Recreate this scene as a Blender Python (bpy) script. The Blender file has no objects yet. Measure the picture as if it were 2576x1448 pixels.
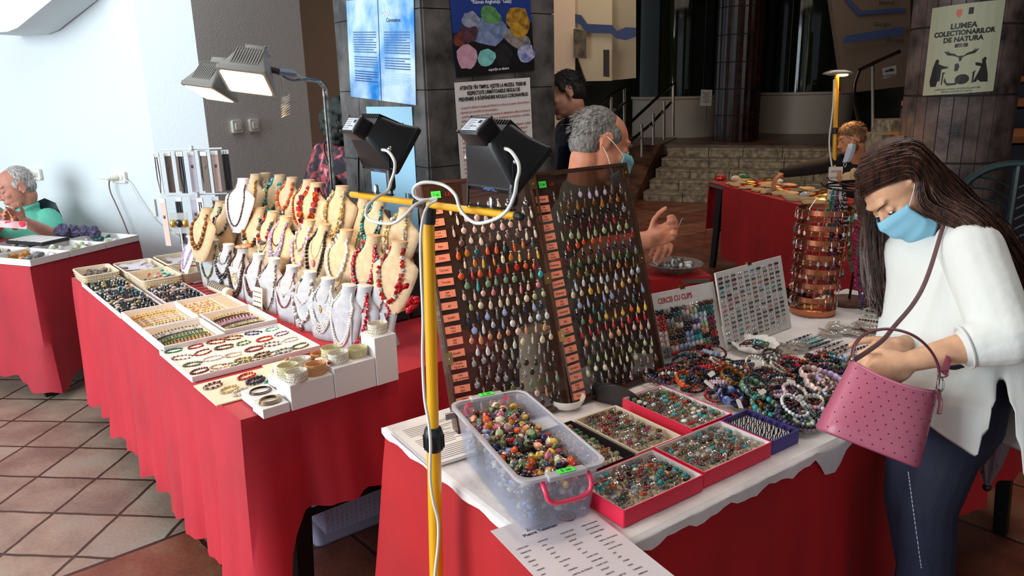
import bpy, math, random
from mathutils import Vector as V, Matrix
sc = bpy.context.scene
COL = sc.collection
R = random.Random(11)
pi = math.pi
# ---------------------------------------------------------------- camera
CH = 1.62; FPX = 1900.0
PT = math.radians(15); RL = math.radians(1.4)
_f = V((0, math.cos(PT), -math.sin(PT))); _d = V((0, -math.sin(PT), -math.cos(PT))); _r = V((1, 0, 0))
CR = math.cos(RL) * _r + math.sin(RL) * _d
CD = -math.sin(RL) * _r + math.cos(RL) * _d
CF = _f
cam_data = bpy.data.cameras.new('camera'); cam = bpy.data.objects.new('camera', cam_data); COL.objects.link(cam)
cam_data.sensor_width = 36; cam_data.lens = FPX / 2576 * 36; cam_data.clip_start = .02; cam_data.clip_end = 100
_m = Matrix((CR, -CD, -CF)).transposed().to_4x4(); _m.translation = V((0, 0, CH)); cam.matrix_world = _m
sc.camera = cam
sc.view_settings.view_transform = 'Standard'; sc.view_settings.look = 'None'; sc.view_settings.gamma = 1
sc.view_settings.use_curve_mapping = False; sc.view_settings.exposure = 0.0
# ---------------------------------------------------------------- light
w = bpy.data.worlds.new('world'); sc.world = w; w.use_nodes = True
w.node_tree.nodes['Background'].inputs[0].default_value = (.80, .90, 1.0, 1); w.node_tree.nodes['Background'].inputs[1].default_value = .55
def area(name, loc, target, sx, sy, power, col):
 l = bpy.data.lights.new(name, 'AREA'); l.shape = 'RECTANGLE'; l.size = sx; l.size_y = sy; l.energy = power; l.color = col
 o = bpy.data.objects.new(name, l); COL.objects.link(o); o.location = loc
 o.rotation_euler = (V(target) - V(loc)).to_track_quat('-Z', 'Y').to_euler(); return o
def spot(name, loc, target, power, col, ang=110, rad=.04):
 l = bpy.data.lights.new(name, 'SPOT'); l.energy = power; l.color = col; l.spot_size = math.radians(ang); l.spot_blend = .6; l.shadow_soft_size = rad
 o = bpy.data.objects.new(name, l); COL.objects.link(o); o.location = loc
 o.rotation_euler = (V(target) - V(loc)).to_track_quat('-Z', 'Y').to_euler(); return o
area('window_daylight', (-5.4, -.4, 2.1), (-.5, 3.2, .8), 4.5, 3.0, 470, (.86, .94, 1.0))
area('camera_side_fill', (.5, -3.6, 2.2), (.6, 3, 1.0), 4.0, 2.4, 12, (.92, .96, 1.0))  # weak fill lamp added behind the camera, no known source there
area('hall_ceiling_light', (2.2, 8.6, 3.5), (2.2, 9, 0), 4.0, 2.0, 48, (1.0, .86, .70))
area('stall_fill', (1.3, 2.6, 3.6), (1.2, 2.4, 0), 2.0, 1.4, 38, (1.0, .93, .86))  # unseen fill lamp added to brighten the front table tops
area('bust_wall_fill', (-2.2, 3.2, 3.45), (-2.2, 3.4, 0), 2.0, 3.0, 45, (.9, .95, 1.0))  # fill lamp added under the closed ceiling for the grey wall and busts
# ---------------------------------------------------------------- pixel and table coordinates
def ray(x, y): return (x - 1288) / FPX * CR + (y - 724) / FPX * CD + CF
def atz(x, y, z=.75):
 v = ray(x, y); return v * ((z - CH) / v.z) + V((0, 0, CH))
def aty(x, y, Y):
 v = ray(x, y); return v * (Y / v.y) + V((0, 0, CH))
def atd(x, y, d): return ray(x, y) * d + V((0, 0, CH))
def onplane(x, y, p0, n):
 v = ray(x, y); o = V((0, 0, CH)); return o + v * ((V(p0) - o).dot(n) / v.dot(n))
TZ = .75
FP = V((.095, 1.214, 0)); FU = V((.817, .576, 0)).normalized(); FV = V((-.576, .817, 0)).normalized()
LP = V((-.751, 1.906, 0)); LS = V((-.6363, .7715, 0)).normalized(); LTv = V((.7715, .6363, 0)).normalized()
UP = V((0, 0, 1))
def F3(u, v, z=TZ): return FP + FU * u + FV * v + UP * z
def L3(s, t, z=TZ): return LP + LS * s + LTv * t + UP * z
def fuv(x, y, z=TZ):
 p = atz(x, y, z) - FP; return p.dot(FU), p.dot(FV)
def lst(x, y, z=TZ):
 p = atz(x, y, z) - LP; return p.dot(LS), p.dot(LTv)
# ---------------------------------------------------------------- materials
def lin(c):
 c = c / 255.0
 return c / 12.92 if c <= .04045 else ((c + .055) / 1.055) ** 2.4
def rgb(c): return (lin(c[0]), lin(c[1]), lin(c[2]), 1)
MATS = {}
def mat(name, c, rough=.6, metal=0.0, noise=None, bump=None, emit=0, trans=0, alpha=1, coat=0, spec=.5, sheen=0, c2=None, scale3=None, sss=0):
 """noise=(scale, amount) mottles the colour; bump=(scale, strength)"""
 if name in MATS: return MATS[name]
 m = bpy.data.materials.new(name); m.use_nodes = True; nt = m.node_tree; b = nt.nodes['Principled BSDF']
 b.inputs['Base Color'].default_value = rgb(c); b.inputs['Roughness'].default_value = rough; b.inputs['Metallic'].default_value = metal
 b.inputs['Specular IOR Level'].default_value = spec
 if coat: b.inputs['Coat Weight'].default_value = coat
 if trans: b.inputs['Transmission Weight'].default_value = trans
 if alpha < 1: b.inputs['Alpha'].default_value = alpha
 if sheen: b.inputs['Sheen Weight'].default_value = sheen
 if sss: b.inputs['Subsurface Weight'].default_value = sss; b.inputs['Subsurface Radius'].default_value = (.02, .008, .004); b.inputs['Subsurface Scale'].default_value = .6
 if emit: b.inputs['Emission Color'].default_value = rgb(c); b.inputs['Emission Strength'].default_value = emit
 tc = None
 if noise or bump:
  tc = nt.nodes.new('ShaderNodeTexCoord'); src = tc.outputs['Object']
  if scale3:
   mp = nt.nodes.new('ShaderNodeMapping'); nt.links.new(src, mp.inputs[0]); mp.inputs['Scale'].default_value = scale3; src = mp.outputs[0]
 if noise:
  n = nt.nodes.new('ShaderNodeTexNoise'); n.inputs['Scale'].default_value = noise[0]; n.inputs['Detail'].default_value = 5
  nt.links.new(src, n.inputs['Vector'])
  r = nt.nodes.new('ShaderNodeValToRGB'); a = noise[1]
  cc = c2 or tuple(max(0, x * (1 - a)) for x in c); c1 = c if c2 else tuple(min(255, x * (1 + a * .5)) for x in c)
  r.color_ramp.elements[0].position = .35; r.color_ramp.elements[1].position = .65
  r.color_ramp.elements[0].color = rgb(cc); r.color_ramp.elements[1].color = rgb(c1)
  nt.links.new(n.outputs['Fac'], r.inputs[0]); nt.links.new(r.outputs[0], b.inputs['Base Color'])
 if bump:
  n = nt.nodes.new('ShaderNodeTexNoise'); n.inputs['Scale'].default_value = bump[0]; n.inputs['Detail'].default_value = 4
  nt.links.new(src, n.inputs['Vector']); bp = nt.nodes.new('ShaderNodeBump'); bp.inputs['Strength'].default_value = bump[1]; bp.inputs['Distance'].default_value = .01
  nt.links.new(n.outputs['Fac'], bp.inputs['Height']); nt.links.new(bp.outputs[0], b.inputs['Normal'])
 MATS[name] = m; return m
def glassmat(name, c, opac, rough=.05):
 """thin clear or smoked plastic sheet: tinted see-through plus gloss"""
 if name in MATS: return MATS[name]
 m = bpy.data.materials.new(name); m.use_nodes = True; nt = m.node_tree; b = nt.nodes['Principled BSDF']; out = nt.nodes['Material Output']
 b.inputs['Base Color'].default_value = rgb(c); b.inputs['Roughness'].default_value = rough
 t = nt.nodes.new('ShaderNodeBsdfTransparent'); t.inputs[0].default_value = tuple(min(1, x * .5 + .5) for x in rgb(c)[:3]) + (1,)
 mx = nt.nodes.new('ShaderNodeMixShader'); mx.inputs[0].default_value = opac
 nt.links.new(t.outputs[0], mx.inputs[1]); nt.links.new(b.outputs[0], mx.inputs[2]); nt.links.new(mx.outputs[0], out.inputs[0])
 MATS[name] = m; return m
# ---------------------------------------------------------------- mesh builder
def rotz(a): return Matrix.Rotation(a, 4, 'Z')
def frame(o, x, y, z=None):
 x = V(x).normalized(); y = V(y); y = (y - x * y.dot(x)).normalized(); z = x.cross(y)
 m = Matrix((x, y, z)).transposed().to_4x4(); m.translation = V(o); return m
WM = {}; KID = {}
class MB:
 def __init__(s): s.v = []; s.f = []; s.m = []; s.mats = []
 def mi(s, m):
  if m not in s.mats: s.mats.append(m)
  return s.mats.index(m)
 def add(s, vf, m, M=None):
  vs, fs = vf; k = len(s.v); i = s.mi(m)
  s.v += [tuple(M @ V(p)) for p in vs] if M else [tuple(p) for p in vs]
  s.f += [tuple(j + k for j in f) for f in fs]; s.m += [i] * len(fs); return s
 def build(s, name, parent=None, local=False, smooth=True, bev=0, org=None, sub=0, solid=0):
  if not s.v: return None
  vs = [V(p) for p in s.v]
  PW = WM.get(parent, Matrix.Identity(4)) if parent else Matrix.Identity(4)
  if parent and not local:
   I = PW.inverted(); vs = [I @ p for p in vs]
  lo = V([min(p[i] for p in vs) for i in range(3)]); hi = V([max(p[i] for p in vs) for i in range(3)])
  if org is None: o = V(((lo.x + hi.x) / 2, (lo.y + hi.y) / 2, lo.z if not parent else (lo.z + hi.z) / 2))
  else: o = V(org)
  me = bpy.data.meshes.new(name); me.from_pydata([tuple(p - o) for p in vs], [], s.f)
  for m in s.mats: me.materials.append(m)
  me.polygons.foreach_set('material_index', s.m)
  if smooth: me.polygons.foreach_set('use_smooth', [True] * len(s.f))
  me.update()
  ob = bpy.data.objects.new(name, me); COL.objects.link(ob); ob.location = o
  if parent: ob.parent = parent; KID.setdefault(parent, []).append(ob)
  WM[ob] = PW @ Matrix.Translation(o)
  if bev:
   b = ob.modifiers.new('bevel', 'BEVEL'); b.width = bev; b.segments = 2; b.limit_method = 'ANGLE'; b.harden_normals = False
  if solid:
   b = ob.modifiers.new('solid', 'SOLIDIFY'); b.thickness = solid; b.offset = 0
  if sub:
   b = ob.modifiers.new('sub', 'SUBSURF'); b.levels = sub; b.render_levels = sub
  if smooth and not sub:
   try: me.set_sharp_from_angle(angle=math.radians(38))
   except Exception: pass
  return ob
def tag(o, label=None, cat=None, group=None, kind=None):
 if label: o['label'] = label
 if cat: o['category'] = cat
 if group: o['group'] = group
 if kind: o['kind'] = kind
 return o
def thing(name, label, cat, M=None, group=None):
 o = bpy.data.objects.new(name, None); COL.objects.link(o); M = M if M is not None else Matrix.Identity(4)
 if isinstance(M, V): M = Matrix.Translation(M)
 o.matrix_basis = M; o.empty_display_size = .05; WM[o] = M.copy(); return tag(o, label, cat, group)
def copy_tree(o, M=None, label=None, group=None, mats=None):
 """a copy of a thing with copies of its parts and sub-parts"""
 c = o.copy(); COL.objects.link(c)
 if M is not None: c.matrix_basis = M; WM[c] = M
 if label: c['label'] = label
 if group: c['group'] = group
 for ch in KID.get(o, []):
  k = copy_tree(ch); k.parent = c; KID.setdefault(c, []).append(k)
 return c
# shapes ---------------------------------------------------------
def box(c, s):
 x, y, z = c; a, b, h = s[0] / 2, s[1] / 2, s[2] / 2
 vs = [(x + i * a, y + j * b, z + k * h) for i in (-1, 1) for j in (-1, 1) for k in (-1, 1)]
 return vs, [(0, 1, 3, 2), (4, 6, 7, 5), (0, 4, 5, 1), (2, 3, 7, 6), (0, 2, 6, 4), (1, 5, 7, 3)]
def perp(d):
 d = d.normalized(); a = V((0, 0, 1)) if abs(d.z) < .9 else V((1, 0, 0))
 x = d.cross(a).normalized(); return x, d.cross(x)
def tube(path, r, n=8, closed=False, flat=1.0, upv=None):
 P = [V(p) for p in path]; m = len(P); vs = []; fs = []; px = None
 for i, p in enumerate(P):
  if closed: d = P[(i + 1) % m] - P[i - 1]
  else: d = P[min(i + 1, m - 1)] - P[max(i - 1, 0)]
  if d.length < 1e-9: d = V((0, 0, 1))
  d.normalize()
  if upv is not None:
   y = V(upv); y = y - d * y.dot(d)
   if y.length < 1e-5: x, y = perp(d)
   else: y.normalize(); x = d.cross(y)
  elif px is None: x, y = perp(d)
  else:
   x = px - d * px.dot(d)
   if x.length < 1e-6: x, y = perp(d)
   else: x.normalize(); y = d.cross(x)
  px = x
  rr = r[i] if isinstance(r, (list, tuple)) else r
  for k in range(n):
   a = 2 * pi * k / n; vs.append(p + x * (math.cos(a) * rr) + y * (math.sin(a) * rr * flat))
 for i in range(m if closed else m - 1):
  j = (i + 1) % m
  for k in range(n):
   l = (k + 1) % n; fs.append((i * n + k, i * n + l, j * n + l, j * n + k))
 if not closed:
  fs.append(tuple(range(n - 1, -1, -1))); fs.append(tuple((m - 1) * n + k for k in range(n)))
 return vs, fs
def lathe(prof, n=20, M=None, cap=True):
 vs = []; fs = []; m = len(prof)
 for r, z in prof:
  for k in range(n):
   a = 2 * pi * k / n; vs.append(V((r * math.cos(a), r * math.sin(a), z)))
 for i in range(m - 1):
  for k in range(n):
   l = (k + 1) % n; fs.append((i * n + k, i * n + l, (i + 1) * n + l, (i + 1) * n + k))
 if cap:
  if prof[0][0] > 1e-6: fs.append(tuple(range(n - 1, -1, -1)))
  if prof[-1][0] > 1e-6: fs.append(tuple((m - 1) * n + k for k in range(n)))
 if M: vs = [M @ p for p in vs]
 return vs, fs
def ell(c, r, nu=12, nv=8, M=None):
 if not isinstance(r, (tuple, list, V)): r = (r, r, r)
 vs = [V((0, 0, -r[2]))]; fs = []
 for j in range(1, nv):
  t = -pi / 2 + pi * j / nv
  for k in range(nu):
   a = 2 * pi * k / nu; vs.append(V((r[0] * math.cos(t) * math.cos(a), r[1] * math.cos(t) * math.sin(a), r[2] * math.sin(t))))
 vs.append(V((0, 0, r[2]))); top = len(vs) - 1
 for k in range(nu): fs.append((0, 1 + (k + 1) % nu, 1 + k))
 for j in range(nv - 2):
  for k in range(nu):
   l = (k + 1) % nu; a = 1 + j * nu; b = a + nu; fs.append((a + k, a + l, b + l, b + k))
 a = 1 + (nv - 2) * nu
 for k in range(nu): fs.append((a + k, a + (k + 1) % nu, top))
 if M: vs = [M @ p for p in vs]
 c = V(c); return [p + c for p in vs], fs
def prism(out, h, M=None, z0=0):
 n = len(out); vs = [V((p[0], p[1], z0)) for p in out] + [V((p[0], p[1], z0 + h)) for p in out]
 fs = [tuple(range(n - 1, -1, -1)), tuple(range(n, 2 * n))] + [(i, (i + 1) % n, n + (i + 1) % n, n + i) for i in range(n)]
 if M: vs = [M @ p for p in vs]
 return vs, fs
def rrect(a, b, r, n=4):
 o = []
 for cx, cy, s in ((a - r, b - r, 0), (-a + r, b - r, 1), (-a + r, -b + r, 2), (a - r, -b + r, 3)):
  for k in range(n + 1):
   t = (s + k / n) * pi / 2; o.append((cx + r * math.cos(t), cy + r * math.sin(t)))
 return o
def loft(secs, cap=True, closed=True):
 n = len(secs[0]); vs = [V(p) for s in secs for p in s]; fs = []
 for i in range(len(secs) - 1):
  for k in range(n if closed else n - 1):
   l = (k + 1) % n; fs.append((i * n + k, i * n + l, (i + 1) * n + l, (i + 1) * n + k))
 if cap: fs.append(tuple(range(n - 1, -1, -1))); fs.append(tuple((len(secs) - 1) * n + k for k in range(n)))
 return vs, fs
def oval(c, x, y, rx, ry, n=16):
 return [V(c) + V(x) * (rx * math.cos(2 * pi * k / n)) + V(y) * (ry * math.sin(2 * pi * k / n)) for k in range(n)]
def grid(fn, nu, nv):
 vs = [V(fn(i / nu, j / nv)) for i in range(nu + 1) for j in range(nv + 1)]; q = nv + 1
 return vs, [(i * q + j, (i + 1) * q + j, (i + 1) * q + j + 1, i * q + j + 1) for i in range(nu) for j in range(nv)]
def crom(pts, n=6, closed=False):
 P = [V(p) for p in pts]; m = len(P); out = []
 for i in range(m if closed else m - 1):
  if closed: a, b, c, d = P[i - 1], P[i], P[(i + 1) % m], P[(i + 2) % m]
  else: a, b, c, d = P[max(i - 1, 0)], P[i], P[i + 1], P[min(i + 2, m - 1)]
  for k in range(n):
   t = k / n; out.append(.5 * ((2 * b) + (c - a) * t + (2 * a - 5 * b + 4 * c - d) * t * t + (3 * b - a - 3 * c + d) * t ** 3))
 if not closed: out.append(P[-1])
 return out
def resample(path, step, closed=False):
 P = [V(p) for p in path]
 if closed: P = P + [P[0]]
 out = [P[0].copy()]; acc = 0
 for a, b in zip(P, P[1:]):
  L = (b - a).length
  while acc + L >= step:
   t = (step - acc) / L; a = a.lerp(b, t); out.append(a.copy()); L = (b - a).length; acc = 0
   if L < 1e-9: break
  acc += L
 return out
def beads(mb, path, r, ms, closed=False, jit=0, nu=7, nv=5, gap=1.9, sx=1, pick=None):
 pts = resample(path, r * gap, closed)
 for i, p in enumerate(pts):
  m = ms[pick(i) if pick else i % len(ms)]
  q = r * (1 + R.uniform(-jit, jit)); mb.add(ell(p, (q * sx, q, q), nu, nv), m)
def text(s, size, M, m, name='lettering', parent=None, ext=.0004, align='CENTER', sx=1.0, sp=1.0, bold=0):
 c = bpy.data.curves.new('t', 'FONT'); c.body = s; c.size = size; c.extrude = ext; c.align_x = align; c.space_character = sp; c.resolution_u = 3
 c.space_line = .95
 if bold: c.offset = bold
 o = bpy.data.objects.new('t', c); COL.objects.link(o)
 dg = bpy.context.evaluated_depsgraph_get(); me = bpy.data.meshes.new_from_object(o.evaluated_get(dg)); bpy.data.objects.remove(o)
 mb = MB(); mb.add(([V((v.co.x * sx, v.co.y, v.co.z)) for v in me.vertices], [tuple(p.vertices) for p in me.polygons]), m, M)
 bpy.data.meshes.remove(me)
 if name is None: return mb
 return mb.build(name, parent, smooth=False)
def blob(prims, m, name, parent=None, voxel=.006, smooth=4, extra=None, fac=.5):
 """many closed shapes fused into one continuous skin"""
 vs = []; fs = []
 for a, b in prims:
  k = len(vs); vs += [tuple(p) for p in a]; fs += [tuple(j + k for j in f) for f in b]
 me = bpy.data.meshes.new('b'); me.from_pydata(vs, [], fs); me.update(); o = bpy.data.objects.new('b', me); COL.objects.link(o)
 r = o.modifiers.new('r', 'REMESH'); r.mode = 'VOXEL'; r.voxel_size = voxel
 if smooth: q = o.modifiers.new('s', 'SMOOTH'); q.iterations = smooth; q.factor = fac
 dg = bpy.context.evaluated_depsgraph_get(); me2 = bpy.data.meshes.new_from_object(o.evaluated_get(dg))
 bpy.data.objects.remove(o); bpy.data.meshes.remove(me)
 mb = MB(); mb.add(([v.co.copy() for v in me2.vertices], [tuple(p.vertices) for p in me2.polygons]), m)
 bpy.data.meshes.remove(me2)
 if extra: extra(mb)
 return mb.build(name, parent)
def caps(a, b, ra, rb, n=14):
 """tapered capsule"""
 a, b = V(a), V(b); d = (b - a); L = d.length or 1e-6; d = d / L; P = []; rr = []
 for k in range(5):
  t = pi / 2 * (1 - k / 5.0); P.append(a - d * ra * math.sin(t)); rr.append(max(ra * math.cos(t), ra * .05))
 P.append(a); rr.append(ra); P.append(b); rr.append(rb)
 for k in range(1, 6):
  t = pi / 2 * k / 5.0; P.append(b + d * rb * math.sin(t)); rr.append(max(rb * math.cos(t), rb * .05))
 return tube(P, rr, n)
def limb(pts, rs, n=14): return [caps(pts[i], pts[i + 1], rs[i], rs[i + 1], n) for i in range(len(pts) - 1)]
# ================================================================ setting
def floor_mat():
 m = bpy.data.materials.new('floor_tiles'); m.use_nodes = True; nt = m.node_tree; L = nt.links; b = nt.nodes['Principled BSDF']
 N = nt.nodes.new
 geo = N('ShaderNodeNewGeometry')
 def dotp(o, d, s):
  a = N('ShaderNodeVectorMath'); a.operation = 'SUBTRACT'; L.new(geo.outputs['Position'], a.inputs[0]); a.inputs[1].default_value = (o[0], o[1], 0)
  q = N('ShaderNodeVectorMath'); q.operation = 'DOT_PRODUCT'; L.new(a.outputs[0], q.inputs[0]); q.inputs[1].default_value = (d[0] / s, d[1] / s, 0); return q.outputs['Value']
 def math_(op, a, b_=None, c=None):
  n = N('ShaderNodeMath'); n.operation = op
  for i, x in enumerate((a, b_, c)):
   if x is None: continue
   if isinstance(x, (int, float)): n.inputs[i].default_value = x
   else: L.new(x, n.inputs[i])
  return n.outputs[0]
 ns = N('ShaderNodeTexNoise'); ns.inputs['Scale'].default_value = 9; L.new(geo.outputs['Position'], ns.inputs['Vector'])
 wob = math_('MULTIPLY', math_('SUBTRACT', ns.outputs['Fac'], .5), .05)
 def tiles(o, A, B, s, g):
  u = math_('ADD', dotp(o, A, s), wob); v = math_('ADD', dotp(o, B, s), wob)
  fu = math_('ABSOLUTE', math_('SUBTRACT', math_('FRACT', u), .5)); fv = math_('ABSOLUTE', math_('SUBTRACT', math_('FRACT', v), .5))
  mx = math_('MAXIMUM', fu, fv); edge = N('ShaderNodeMapRange'); L.new(mx, edge.inputs[0]); edge.inputs[1].default_value = .5 - g - .012; edge.inputs[2].default_value = .5 - g
  cb = N('ShaderNodeCombineXYZ'); L.new(math_('FLOOR', u), cb.inputs[0]); L.new(math_('FLOOR', v), cb.inputs[1])
  wn = N('ShaderNodeTexWhiteNoise'); wn.noise_dimensions = '2D'; L.new(cb.outputs[0], wn.inputs['Vector'])
  return edge.outputs[0], wn.outputs['Value']
 e1, w1 = tiles((-1.896, 2.443), (.995, -.100), (.100, .995), .277, .018)
 e2, w2 = tiles((-1.587, 2.303), (.77, .638), (-.638, .77), .44, .012)
 def ramp(x, cols):
  r = N('ShaderNodeValToRGB'); L.new(x, r.inputs[0]); el = r.color_ramp.elements
  el[0].color = rgb(cols[0][1]); el[0].position = cols[0][0]; el[1].color = rgb(cols[-1][1]); el[1].position = cols[-1][0]
  for p, c in cols[1:-1]: q = el.new(p); q.color = rgb(c)
  return r.outputs[0]
 n2 = N('ShaderNodeTexNoise'); n2.inputs['Scale'].default_value = 5; n2.inputs['Detail'].default_value = 8; L.new(geo.outputs['Position'], n2.inputs['Vector'])
 n3 = N('ShaderNodeTexNoise'); n3.inputs['Scale'].default_value = 60; n3.inputs['Detail'].default_value = 6; L.new(geo.outputs['Position'], n3.inputs['Vector'])
 x1 = math_('ADD', math_('MULTIPLY', n2.outputs['Fac'], .62), math_('ADD', math_('MULTIPLY', w1, .18), math_('MULTIPLY', n3.outputs['Fac'], .22)))
 c1 = ramp(x1, [(.36, (118, 96, 86)), (.48, (140, 118, 104)), (.58, (154, 134, 118)), (.7, (150, 144, 132))])
 x2 = math_('ADD', math_('MULTIPLY', n2.outputs['Fac'], .7), math_('ADD', math_('MULTIPLY', w2, .2), math_('MULTIPLY', n3.outputs['Fac'], .2)))
 c2 = ramp(x2, [(.38, (92, 46, 34)), (.55, (126, 68, 48)), (.72, (140, 96, 74))])
 def mix(f, a, b_):
  n = N('ShaderNodeMix'); n.data_type = 'RGBA'; L.new(f, n.inputs[0])
  for k, x in ((6, a), (7, b_)):
   if isinstance(x, tuple): n.inputs[k].default_value = rgb(x)
   else: L.new(x, n.inputs[k])
  return n.outputs[2]
 t1 = mix(e1, c1, (62, 42, 32)); t2 = mix(e2, c2, (58, 34, 24))
 side = dotp((-1.587, 2.303), (.638, -.77), 1.0); msk = math_('GREATER_THAN', side, 0)
 far = math_('GREATER_THAN', dotp((0, 5.2), (0, 1), 1.0), 0)
 msk = math_('MAXIMUM', msk, far)
 rim = math_('LESS_THAN', math_('ABSOLUTE', side), .008)
 cc = mix(rim, mix(msk, t1, t2), (60, 38, 28))
 L.new(cc, b.inputs['Base Color']); b.inputs['Roughness'].default_value = .42
 hgt = math_('SUBTRACT', math_('MULTIPLY', n3.outputs['Fac'], .35), math_('MAXIMUM', math_('MULTIPLY', e1, math_('SUBTRACT', 1, msk)), math_('MULTIPLY', e2, msk)))
 bp = N('ShaderNodeBump'); bp.inputs['Strength'].default_value = .5; bp.inputs['Distance'].default_value = .006; L.new(hgt, bp.inputs['Height']); L.new(bp.outputs[0], b.inputs['Normal'])
 return m
def struct(mb, name, parent=None, **k):
 o = mb.build(name, parent, **k)
 if not parent: o['kind'] = 'structure'
 return o
def wallseg(name, a, b, z0, z1, th, m, out=1):
 a = V((a[0], a[1], 0)); b = V((b[0], b[1], 0)); d = (b - a).normalized(); n = V((-d.y, d.x, 0)) * out
 M = frame(a, d, n, None); L = (b - a).length
 return struct(MB().add(box((L / 2, th / 2, (z0 + z1) / 2), (L, th, z1 - z0)), m, M if out > 0 else frame(a, d, V((-d.y, d.x, 0))) @ Matrix.Translation((0, -th, 0))), name, smooth=False)
plaster = mat('white_plaster', (212, 222, 226), .85, bump=(90, .25)); greyw = mat('grey_plaster', (206, 204, 200), .9, bump=(110, .35))
beige = mat('beige_wall', (216, 186, 158), .8, bump=(30, .1)); beige2 = mat('cream_wall', (190, 172, 142), .8); ceilm = mat('ceiling_paint', (150, 140, 128), .9)
struct(MB().add(box((2, 6, -.05), (22, 26, .1)), floor_mat()), 'floor', smooth=False)
struct(MB().add(box((3, 6.5, 4.05), (20, 21, .1)), ceilm), 'ceiling', smooth=False)
wallseg('wall_left', (-7.2, 6.73), (-2.28, 4.94), 0, 4, .25, plaster)
wallseg('wall_left_pier', (-2.28, 4.94), (-1.93, 4.95), 0, 4, .9, plaster)
wallseg('wall_grey_return', (-1.93, 4.95), (-1.47, 5.75), 0, 4, .5, greyw)
wallseg('wall_middle', (-4.2, 9.4), (.82, 9.4), 0, 4, .3, beige)
wallseg('wall_back', (-1, 17.2), (9, 17.2), 0, 4, .3, mat('dark_green_hall', (58, 62, 44), .6, noise=(2, .5)))
wallseg('wall_right', (9, 17), (9, -4), 0, 4, .3, mat('brown_wall', (96, 72, 56), .8))
# baseboard under the grey wall
wallseg('baseboard_left', (-7.2, 6.71), (-2.28, 4.92), 0, .08, .02, mat('baseboard_stone', (120, 96, 84), .6), out=-1)
# ---- steps and platform
SD = V((.93, -.36, 0)).normalized(); SN = V((.36, .93, 0)).normalized(); S0 = atz(1617, 505, 0)
stone = mat('step_stone', (150, 134, 110), .75, noise=(14, .3), bump=(40, .5)); stoned = mat('step_gap', (70, 54, 42), .8)
st = MB()
for k in range(5):
 a = S0 + SN * (.30 * k) + SD * (.03 * k)
 M = frame(a + UP * (.128 * k), SD, SN)
 x = 0; j = 0
 while x < 6.4:
  wd = [.55, .7, .42, .62, .5][(j + 2 * k) % 5]
  st.add(box((x + wd / 2, .02, .052), (wd - .012, .04, .1)), stone, M)
  st.add(box((x + wd / 2, .17, .114), (wd - .008, .36, .026)), stone, M); x += wd; j += 1
 st.add(box((3.2, .19, .05), (6.4, .34, .1)), stoned, M)
struct(st, 'trim_1', smooth=False)
PZ = .64
wood = mat('platform_tile', (112, 76, 58), .35, noise=(4, .4), bump=(20, .2))
pl = MB(); a = S0 + SN * 1.44
pl.add(box((2.2, 3.2, PZ - .08), (9.0, 5.6, .16)), wood, frame(a, SD, SN)); struct(pl, 'floor_platform', smooth=False)
# sloping stone cheek left of the steps
c0 = S0 - SD * .05; ck = MB()
out = [(-1.1, 0), (-1.1, .10), (-.2, .12), (1.55, PZ + .02), (3.2, PZ + .02), (3.2, 0)]
ck.add(prism(out, .75, frame(c0 - SD * .75, SN, UP, None) @ Matrix.Rotation(0, 4, 'X')), wood); struct(ck, 'trim_2', smooth=False)
# ---- showcases behind the platform: curved white plinth with dark glass above
whitep = mat('plinth_white', (196, 184, 168), .6); dglass = glassmat('dark_green_glass', (30, 40, 26), .5, .05)
gold = mat('glass_reflection_streaks', (120, 112, 70), .15, .6, noise=(6, .7), c2=(40, 44, 22), scale3=(3, 3, .3)); steel = mat('brushed_steel', (170, 160, 150), .25, 1)  # gold: streaky colour imitating reflections in the showcase glass
def drum(px, ybase, r, d, zt, lab):
 c = onplane(px, ybase, (0, d, 0), V((0, 1, 0))); c.z = 0
 t = thing('aquarium_showcase', lab, 'showcase', c + UP * PZ, 'tall curved showcases on the platform')
 MB().add(lathe([(r, 0), (r, zt - .06), (r + .03, zt - .04), (r + .03, zt)], 48, Matrix.Translation(c + UP * PZ)), whitep).build('plinth', t)
 MB().add(lathe([(r - .02, zt), (r - .02, 3.3)], 48, Matrix.Translation(c + UP * PZ), cap=False), dglass).build('glass_wall', t)
 MB().add(lathe([(.23, zt), (.20, 1.2), (.24, 2.0), (.2, 3.3)], 24, Matrix.Translation(c + UP * PZ + V((0, -.2, 0)))), gold).build('glass_reflection', t)  # added shape standing in for reflections in the curved glass
 fr = MB()
 for a in (-2.2, -1.2, -.6): fr.add(tube([c + V((math.cos(a) * r, math.sin(a) * r, PZ + zt)), c + V((math.cos(a) * r, math.sin(a) * r, PZ + 3.3))], .012, 6), mat('dark_frame', (24, 24, 20), .4))
 fr.build('glass_joint', t); return c
drum(1700, 330, .82, 14.6, .72, 'round showcase with white plinth left of the dark tiled column, under dark green glass')
drum(2010, 325, .92, 14.9, .74, 'round showcase with white plinth right of the dark tiled column, behind the yellow lamp pole')
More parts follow.
